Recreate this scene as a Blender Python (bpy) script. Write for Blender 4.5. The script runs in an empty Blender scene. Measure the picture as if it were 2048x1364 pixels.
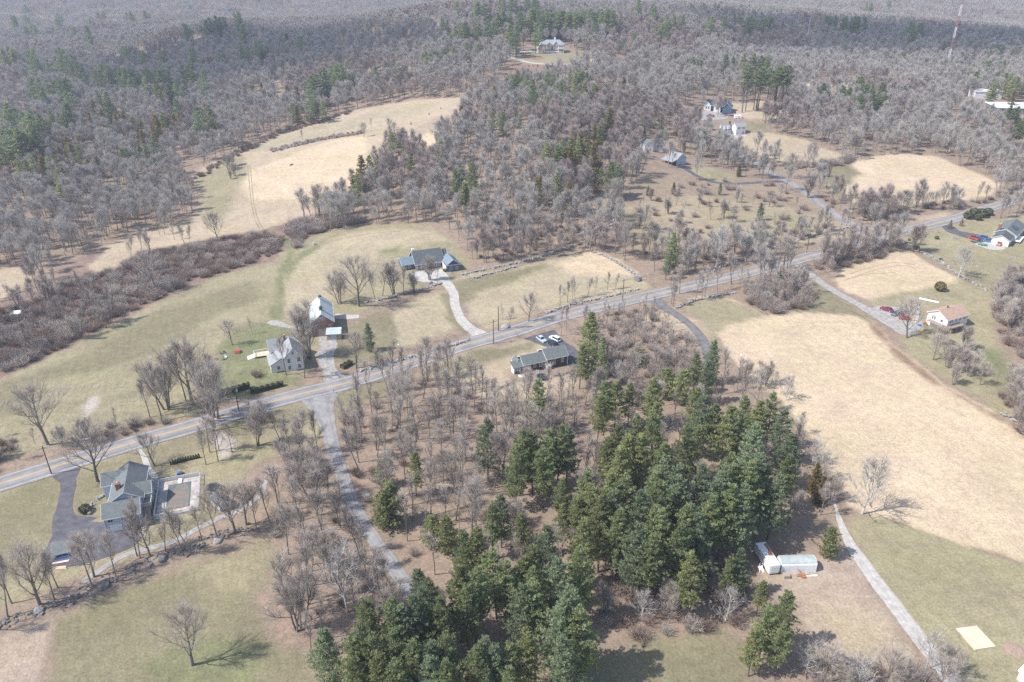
import bpy, math, random
import numpy as np
from mathutils import Vector, Matrix
R = math.radians
random.seed(11)
rng = np.random.default_rng(11)
scene = bpy.context.scene
col = scene.collection

# ------------------------------------------------------------------ camera, sky, sun, exposure
H, PITCH, F = 118.0, R(27.5), 1550.0 / 2048.0
cam_d = bpy.data.cameras.new('camera'); cam = bpy.data.objects.new('camera', cam_d); col.objects.link(cam)
cam.location = (0, 0, H); cam.rotation_euler = (R(90) - PITCH, 0, 0)
cam_d.sensor_width = 36; cam_d.lens = 36 * F; cam_d.clip_start = 1; cam_d.clip_end = 20000
scene.camera = cam
SUN_EL, SUN_AZ = 50.0, 16.0      # light travels towards +x, turned 16 degrees towards +y
world = bpy.data.worlds.new('World'); scene.world = world; world.use_nodes = True
wn = world.node_tree.nodes; wl = world.node_tree.links
sky = wn.new('ShaderNodeTexSky'); sky.sky_type = 'NISHITA'; sky.sun_disc = False
sky.sun_elevation = R(SUN_EL); sky.air_density = 1.0; sky.dust_density = 1.0
sdir = Vector((-math.cos(R(SUN_AZ)) * math.cos(R(SUN_EL)), -math.sin(R(SUN_AZ)) * math.cos(R(SUN_EL)), math.sin(R(SUN_EL))))
sky.sun_rotation = math.atan2(sdir.x, sdir.y)
wl.new(sky.outputs[0], wn['Background'].inputs[0]); wn['Background'].inputs[1].default_value = 0.13
sun_d = bpy.data.lights.new('sun', 'SUN'); sun_d.energy = 4.3; sun_d.angle = R(0.6); sun_d.color = (1.0, 0.955, 0.90)
sun = bpy.data.objects.new('sun', sun_d); col.objects.link(sun)
sun.rotation_euler = sdir.to_track_quat('Z', 'Y').to_euler()
vs = scene.view_settings; vs.view_transform = 'Standard'; vs.look = 'None'; vs.gamma = 1.0; vs.use_curve_mapping = False
vs.exposure = 0.74
cy = scene.cycles
cy.max_bounces = 4; cy.diffuse_bounces = 2; cy.glossy_bounces = 2; cy.transmission_bounces = 2; cy.volume_bounces = 0
cy.transparent_max_bounces = 4; cy.use_denoising = False; cy.use_adaptive_sampling = False
cy.sample_clamp_indirect = 3.0

# ------------------------------------------------------------------ terrain
SP, CP = math.sin(PITCH), math.cos(PITCH)
def ray(px, py):
    u = (np.asarray(px, float) - 1024) / 2048 / F; v = (682 - np.asarray(py, float)) / 2048 / F
    d = np.stack([u, CP + v * SP, -SP + v * CP], -1)
    return d / np.linalg.norm(d, axis=-1, keepdims=True)
CTRL = [  # photo x, photo y, height
 (0,1364,0),(1000,1364,0),(2048,1364,0),(0,1000,0),(700,1000,0),(1400,1000,0),(2048,1000,0),
 (0,700,-2),(400,700,0),(1024,700,0),(1500,700,0),(2048,700,0),(100,560,-5),(300,560,-5),(560,480,-3),
 (700,560,0),(900,520,1),(1200,540,0),(1500,540,0),(1800,460,1),(2040,400,2),(1000,430,4),(1300,420,4),(1600,440,1),
 (430,500,-4),(200,530,-5),(0,470,-6),(0,400,-6),(250,400,-6),(100,330,-4),(370,355,-4),(500,290,2),(550,380,-1),
 (700,380,2),(700,215,8),(850,250,14),(950,200,20),(820,330,10),(900,350,8),(1100,350,10),(1100,250,20),(1000,300,14),
 (1250,300,10),(1350,325,6),(1300,290,8),(1475,268,7),(1435,222,12),(1520,240,12),(1600,300,6),(1700,350,3),(1850,360,2),
 (2000,370,2),(1900,260,7),(2030,215,12),(1700,180,14),(1400,150,20),(1250,180,24),
 (1100,110,31),(1020,112,30),(1180,116,30),(1100,128,29.5),(1060,160,25),(960,180,22),(1100,97,31),(1250,110,28),
 (900,95,33),(750,85,31),(600,100,24),(450,140,10),(1000,50,42),(750,60,37),(1250,60,38),(550,75,24),(0,250,0),(100,250,0),(250,250,0),(400,230,2),
 (0,150,4),(150,150,4),(300,130,6),(0,60,6),(300,50,8),(1500,90,20),(1750,70,26),(1900,80,22),(2048,100,14),(1892,140,12),
]
WCTRL = [ # world x, y, height (beyond the ridges)
 (0,60,0),(-120,40,0),(120,40,0),(0,10,0),(0,-40,0),(-60,930,44),(230,930,40),(-300,860,34),(0,1180,8),(-350,1180,2),(-600,1000,0),(300,1250,6),(700,1250,6),(450,1300,8),
 (-700,1500,10),(0,1600,18),(600,1700,22),(1200,1600,22),(-1000,2200,52),(0,2300,60),(1000,2300,58),(2200,2300,60),(-2200,2000,48),
 (-2500,3200,120),(0,3400,130),(2500,3200,125),(-4500,4500,190),(0,5500,230),(4500,4500,190),(-700,600,0),(-1200,900,6),(900,500,6),(1300,900,14),
 (-400,200,-4),(400,200,0),(-900,300,-4),(900,250,2),
]
def _uv(x, y):
    r = np.sqrt(x * x + y * y) + 40.0
    return np.stack([np.arctan2(x, y + 40.0) * 2.6, np.log(r) * 2.2], -1)
_c = []
for px, py, z in CTRL:
    d = ray(px, py); t = (z - H) / d[2]; _c.append((d[0] * t, d[1] * t, z))
_c += WCTRL
_c = np.array(_c, float); _cu = _uv(_c[:, 0], _c[:, 1])
def _phi(r2): return 0.5 * r2 * np.log(r2 + 1e-9)
_n = len(_c)
_A = np.zeros((_n + 3, _n + 3)); _A[:_n, :_n] = _phi(((_cu[:, None] - _cu[None]) ** 2).sum(-1)) + np.eye(_n) * 0.004
_A[:_n, _n] = 1; _A[:_n, _n + 1:] = _cu; _A[_n:, :_n] = _A[:_n, _n:].T
_w = np.linalg.solve(_A, np.r_[_c[:, 2], 0, 0, 0])
def terr(x, y):
    x = np.atleast_1d(np.asarray(x, float)); y = np.atleast_1d(np.asarray(y, float))
    shp = x.shape; x = x.ravel(); y = y.ravel(); out = np.empty(len(x))
    for i in range(0, len(x), 40000):
        xs, ys = x[i:i + 40000], y[i:i + 40000]; u = _uv(xs, ys)
        p = _phi(((u[:, None] - _cu[None]) ** 2).sum(-1))
        z = p @ _w[:_n] + _w[_n] + u @ _w[_n + 1:]
        r = np.hypot(xs, ys)
        z += 0.22 * np.sin(xs / 17 + 1.3 * np.sin(ys / 31)) * np.sin(ys / 23 + 0.7) * np.clip((r - 80) / 150, 0, 1)
        z += 3.5 * np.sin(xs / 90 + 1.1) * np.sin(ys / 110 + 0.4) * np.clip((r - 650) / 300, 0, 1)
        z += 13 * np.sin(xs / 210 + np.sin(ys / 300)) * np.sin(ys / 260 + 2) * np.clip((r - 1300) / 600, 0, 1)
        out[i:i + 40000] = z
    return out.reshape(shp)
def ground_z(x, y): return float(terr(x, y)[0])
_ts = np.geomspace(60, 9000, 420)
def pts(pp, h=0.0):
    """photo pixels -> points on the ground (or h metres above it)"""
    pp = np.asarray(pp, float).reshape(-1, 2); d = ray(pp[:, 0], pp[:, 1])
    X = d[:, None, 0] * _ts; Y = d[:, None, 1] * _ts; Z = H + d[:, None, 2] * _ts
    hh = np.broadcast_to(np.asarray(h, float), (len(pp),))[:, None]
    G = Z - terr(X, Y) - hh
    k = np.argmax(G < 0, axis=1); k = np.where((G < 0).any(1), np.maximum(k, 1), len(_ts) - 1)
    ii = np.arange(len(pp)); g0, g1 = G[ii, k - 1], G[ii, k]
    f = np.clip(g0 / (g0 - g1 + 1e-9), 0, 1); t = _ts[k - 1] + f * (_ts[k] - _ts[k - 1])
    x = d[:, 0] * t; y = d[:, 1] * t
    return np.stack([x, y, terr(x, y)], -1)
def P(px, py, h=0.0): return Vector(pts([(px, py)], h)[0])
def proj(x, y, z):
    dz = z - H; dep = y * CP - dz * SP; up = y * SP + dz * CP
    dep = np.where(np.abs(dep) < 1e-3, 1e-3, dep)
    return 1024 + 2048 * F * x / dep, 682 - 2048 * F * up / dep, dep
def densify(pp, step=40, closed=True):
    o = []
    n = len(pp)
    for i in range(n if closed else n - 1):
        a, b = np.array(pp[i], float), np.array(pp[(i + 1) % n], float)
        k = max(1, int(np.linalg.norm(b - a) / step))
        for j in range(k): o.append(a + (b - a) * j / k)
    if not closed: o.append(np.array(pp[-1], float))
    return np.array(o)
def wpoly(pp): return pts(densify(pp, 30))[:, :2]
def sdist(poly, x, y):
    """signed distance to a polygon, positive inside; only exact near the polygon"""
    out = np.full(x.shape, -1e3)
    mn, mx = poly.min(0) - 12, poly.max(0) + 12
    m = (x > mn[0]) & (x < mx[0]) & (y > mn[1]) & (y < mx[1])
    xs, ys = x[m], y[m]
    d2 = np.full(xs.shape, 1e12); ins = np.zeros(xs.shape, bool)
    for i in range(len(poly)):
        a, b = poly[i], poly[(i + 1) % len(poly)]
        e = b - a; L = max(e @ e, 1e-9)
        t = np.clip(((xs - a[0]) * e[0] + (ys - a[1]) * e[1]) / L, 0, 1)
        d2 = np.minimum(d2, (xs - a[0] - t * e[0]) ** 2 + (ys - a[1] - t * e[1]) ** 2)
        c = (a[1] > ys) != (b[1] > ys)
        ins ^= c & (xs < (b[0] - a[0]) * (ys - a[1]) / (b[1] - a[1] + 1e-12) + a[0])
    out[m] = np.where(ins, 1, -1) * np.sqrt(d2)
    return out
def vnoise(x, y, s, seed=0):
    """value noise, smooth, 0..1"""
    x = x / s + 1000.0 + seed * 17.3; y = y / s + 1000.0 + seed * 9.1
    xi, yi = np.floor(x).astype(np.int64), np.floor(y).astype(np.int64); fx, fy = x - xi, y - yi
    fx = fx * fx * (3 - 2 * fx); fy = fy * fy * (3 - 2 * fy)
    def hsh(a, b):
        h = (a * 374761393 + b * 668265263 + seed * 1442695041) & 0xffffffff
        h = ((h ^ (h >> 13)) * 1274126177) & 0xffffffff
        return ((h ^ (h >> 16)) & 0xffff) / 65535.0
    return (hsh(xi, yi) * (1 - fx) + hsh(xi + 1, yi) * fx) * (1 - fy) + (hsh(xi, yi + 1) * (1 - fx) + hsh(xi + 1, yi + 1) * fx) * fy

# ------------------------------------------------------------------ objects and materials
def tag(o, label=None, cat=None, group=None, kind=None):
    if label: o['label'] = label
    if cat: o['category'] = cat
    if group: o['group'] = group
    if kind: o['kind'] = kind
    return o
def empty(name, loc=(0, 0, 0), rz=0.0):
    o = bpy.data.objects.new(name, None); col.objects.link(o); o.location = loc; o.rotation_euler = (0, 0, rz)
    o.empty_display_size = 0.5
    return o
def kids(o): return [c for c in list(o.children)]
def copy_tree(o, parent=None):
    c = o.copy(); col.objects.link(c); c.parent = parent
    for ch in kids(o): copy_tree(ch, c)
    return c
def mesh_np(name, V, Fc, mats=(), mi=None, smooth=False):
    """V (n,3), Fc list of faces (all quads or tris arrays allowed)"""
    me = bpy.data.meshes.new(name)
    V = np.asarray(V, np.float32)
    if isinstance(Fc, np.ndarray):
        k = Fc.shape[1]; n = len(Fc)
        me.vertices.add(len(V)); me.vertices.foreach_set('co', V.ravel())
        me.loops.add(n * k); me.loops.foreach_set('vertex_index', Fc.astype(np.int32).ravel())
        me.polygons.add(n); me.polygons.foreach_set('loop_start', np.arange(0, n * k, k, dtype=np.int32))
        try: me.polygons.foreach_set('loop_total', np.full(n, k, np.int32))
        except Exception: pass
        me.update(calc_edges=True)
    else:
        me.from_pydata([tuple(map(float, v)) for v in V], [], [tuple(f) for f in Fc])
    for m in mats: me.materials.append(m)
    if mi is not None: me.polygons.foreach_set('material_index', np.asarray(mi, np.int32))
    if smooth: me.polygons.foreach_set('use_smooth', np.ones(len(me.polygons), bool))
    me.update()
    return me
class MB:
    def __init__(s): s.v, s.f = [], []
    def add(s, vs, fs):
        b = len(s.v); s.v += [tuple(v) for v in vs]; s.f += [tuple(b + i for i in f) for f in fs]; return s
    def box(s, x0, x1, y0, y1, z0, z1):
        return s.add([(x0,y0,z0),(x1,y0,z0),(x1,y1,z0),(x0,y1,z0),(x0,y0,z1),(x1,y0,z1),(x1,y1,z1),(x0,y1,z1)],
              [(0,3,2,1),(4,5,6,7),(0,1,5,4),(1,2,6,5),(2,3,7,6),(3,0,4,7)])
    def bar(s, a, b, w, h=None):
        a, b = Vector(a), Vector(b); h = h or w; d = (b - a).normalized()
        u = d.cross(Vector((0, 0, 1))); u = Vector((1, 0, 0)) if u.length < 1e-3 else u.normalized(); n = u.cross(d)
        vs = [p + u * sx * w / 2 + n * sy * h / 2 for p in (a, b) for sx, sy in ((-1,-1),(1,-1),(1,1),(-1,1))]
        return s.add(vs, [(0,1,2,3),(7,6,5,4),(0,4,5,1),(1,5,6,2),(2,6,7,3),(3,7,4,0)])
    def tube(s, path, rad, n=6, cap=True):
        path = [Vector(p) for p in path]; rad = list(rad) if hasattr(rad, '__len__') else [rad] * len(path)
        b = len(s.v)
        for i, p in enumerate(path):
            d = (path[min(i + 1, len(path) - 1)] - path[max(i - 1, 0)]).normalized()
            u = d.cross(Vector((0.31, 0.95, 0.02))); u = d.cross(Vector((1, 0, 0))) if u.length < 1e-2 else u; u.normalize(); w = u.cross(d)
            for k in range(n):
                a = 2 * math.pi * k / n; s.v.append(tuple(p + (u * math.cos(a) + w * math.sin(a)) * rad[i]))
        for i in range(len(path) - 1):
            for k in range(n):
                k2 = (k + 1) % n; s.f.append((b + i*n + k, b + i*n + k2, b + (i+1)*n + k2, b + (i+1)*n + k))
        if cap: s.f.append(tuple(b + k for k in range(n))[::-1]); s.f.append(tuple(b + (len(path)-1)*n + k for k in range(n)))
        return s
    def lathe(s, prof, n=16, cx=0, cy=0):
        return s.tube([(cx, cy, z) for r, z in prof], [max(r, 0.001) for r, z in prof], n)
    def prism(s, poly, axis, a0, a1):
        """poly of 2D points swept along an axis: 'x' -> poly is (y,z); 'y' -> (x,z); 'z' -> (x,y)"""
        n = len(poly)
        def mk(p, a): return {'x': (a, p[0], p[1]), 'y': (p[0], a, p[1]), 'z': (p[0], p[1], a)}[axis]
        vs = [mk(p, a0) for p in poly] + [mk(p, a1) for p in poly]
        fs = [tuple(range(n))[::-1], tuple(range(n, 2 * n))] + [(i, (i+1) % n, n + (i+1) % n, n + i) for i in range(n)]
        return s.add(vs, fs)
    def build(s, name, mat, parent=None, smooth=False, loc=None, rz=None, fix=True):
        me = bpy.data.meshes.new(name); me.from_pydata(s.v, [], s.f); me.materials.append(mat)
        if fix:
            import bmesh
            bm = bmesh.new(); bm.from_mesh(me); bmesh.ops.recalc_face_normals(bm, faces=bm.faces); bm.to_mesh(me); bm.free()
        if smooth: me.polygons.foreach_set('use_smooth', [True] * len(me.polygons))
        o = bpy.data.objects.new(name, me); col.objects.link(o)
        if parent: o.parent = parent
        if loc is not None: o.location = loc
        if rz is not None: o.rotation_euler = (0, 0, rz)
        return o
def mat(name, rgb, rough=0.8, var=0.12, scale=1.5, rgb2=None, metallic=0.0, bump=0.0, bscale=20, stripes=None, objvar=0.0, spec=0.3, stretch=None, across=None, thin=0.0):
    m = bpy.data.materials.new(name); m.use_nodes = True; n = m.node_tree.nodes; l = m.node_tree.links
    b = n['Principled BSDF']; b.inputs['Roughness'].default_value = rough; b.inputs['Metallic'].default_value = metallic
    b.inputs['Specular IOR Level'].default_value = spec
    tc = n.new('ShaderNodeTexCoord'); src = tc.outputs['Object']
    if stretch:
        mp = n.new('ShaderNodeMapping'); mp.inputs['Scale'].default_value = stretch; l.new(src, mp.inputs[0]); src = mp.outputs[0]
    ns = n.new('ShaderNodeTexNoise'); ns.inputs['Scale'].default_value = scale; ns.inputs['Detail'].default_value = 6; ns.inputs['Roughness'].default_value = 0.65
    l.new(src, ns.inputs['Vector'])
    rp = n.new('ShaderNodeValToRGB'); l.new(ns.outputs[0], rp.inputs[0])
    c2 = rgb2 or tuple(min(1, c * (1 + var)) for c in rgb); c1 = rgb if rgb2 else tuple(c * (1 - var) for c in rgb)
    rp.color_ramp.elements[0].position = 0.36; rp.color_ramp.elements[1].position = 0.64
    rp.color_ramp.elements[0].color = (*c1, 1); rp.color_ramp.elements[1].color = (*c2, 1)
    out = rp.outputs[0]
    if stripes:   # clapboards, shingle courses or boards: (axis, period, depth)
        ax, per, dk = stripes
        sx = n.new('ShaderNodeSeparateXYZ'); l.new(tc.outputs['Object'], sx.inputs[0])
        md = n.new('ShaderNodeMath'); md.operation = 'PINGPONG'; l.new(sx.outputs['XYZ'.index(ax)], md.inputs[0]); md.inputs[1].default_value = per / 2
        dv = n.new('ShaderNodeMath'); dv.operation = 'LESS_THAN'; l.new(md.outputs[0], dv.inputs[0]); dv.inputs[1].default_value = per * 0.09
        mx = n.new('ShaderNodeMixRGB'); mx.blend_type = 'MULTIPLY'; l.new(dv.outputs[0], mx.inputs[0]); l.new(out, mx.inputs[1])
        mx.inputs[2].default_value = (1 - dk, 1 - dk, 1 - dk, 1); out = mx.outputs[0]
    if objvar:
        oi = n.new('ShaderNodeObjectInfo'); mr = n.new('ShaderNodeMapRange'); l.new(oi.outputs['Random'], mr.inputs[0])
        mr.inputs[3].default_value = 1 - objvar; mr.inputs[4].default_value = 1 + objvar
        mx = n.new('ShaderNodeVectorMath'); mx.operation = 'SCALE'; l.new(out, mx.inputs[0]); l.new(mr.outputs[0], mx.inputs['Scale']); out = mx.outputs[0]
    if across:    # wheel paths and dusty ragged edges along a road ribbon
        at = n.new('ShaderNodeAttribute'); at.attribute_name = 'across'; cr = n.new('ShaderNodeValToRGB'); nz = n.new('ShaderNodeTexNoise'); nz.inputs['Scale'].default_value = 0.7; nz.inputs['Detail'].default_value = 5
        l.new(tc.outputs['Object'], nz.inputs['Vector']); ad = n.new('ShaderNodeMath'); ad.operation = 'MULTIPLY_ADD'; l.new(nz.outputs[0], ad.inputs[0]); ad.inputs[1].default_value = 0.16; l.new(at.outputs['Fac'], ad.inputs[2]); l.new(ad.outputs[0], cr.inputs[0])
        e = cr.color_ramp.elements; e[0].position = 0.08; e[0].color = (*across[0], 1); e[1].position = 1.0; e[1].color = (*across[0], 1)
        for ps, v in ((0.16, across[1]), (0.30, across[2]), (0.42, across[1]), (0.58, across[3]), (0.72, across[1]), (0.84, across[2]), (0.94, across[1])): q = e.new(ps); q.color = (*v, 1)
        mx = n.new('ShaderNodeMixRGB'); mx.blend_type = 'MULTIPLY'; mx.inputs[0].default_value = 1; l.new(out, mx.inputs[1]); l.new(cr.outputs[0], mx.inputs[2]); out = mx.outputs[0]
    l.new(out, b.inputs['Base Color'])
    if thin:
        tr = n.new('ShaderNodeBsdfTranslucent'); l.new(out, tr.inputs[0]); ms = n.new('ShaderNodeMixShader'); ms.inputs[0].default_value = thin; l.new(b.outputs[0], ms.inputs[1]); l.new(tr.outputs[0], ms.inputs[2]); l.new(ms.outputs[0], n['Material Output'].inputs[0])
    if bump:
        n2 = n.new('ShaderNodeTexNoise'); n2.inputs['Scale'].default_value = bscale; n2.inputs['Detail'].default_value = 4; l.new(src, n2.inputs['Vector'])
        bp = n.new('ShaderNodeBump'); bp.inputs['Strength'].default_value = bump; bp.inputs['Distance'].default_value = 0.05
        l.new(n2.outputs[0], bp.inputs['Height']); l.new(bp.outputs[0], b.inputs['Normal'])
    return m
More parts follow.
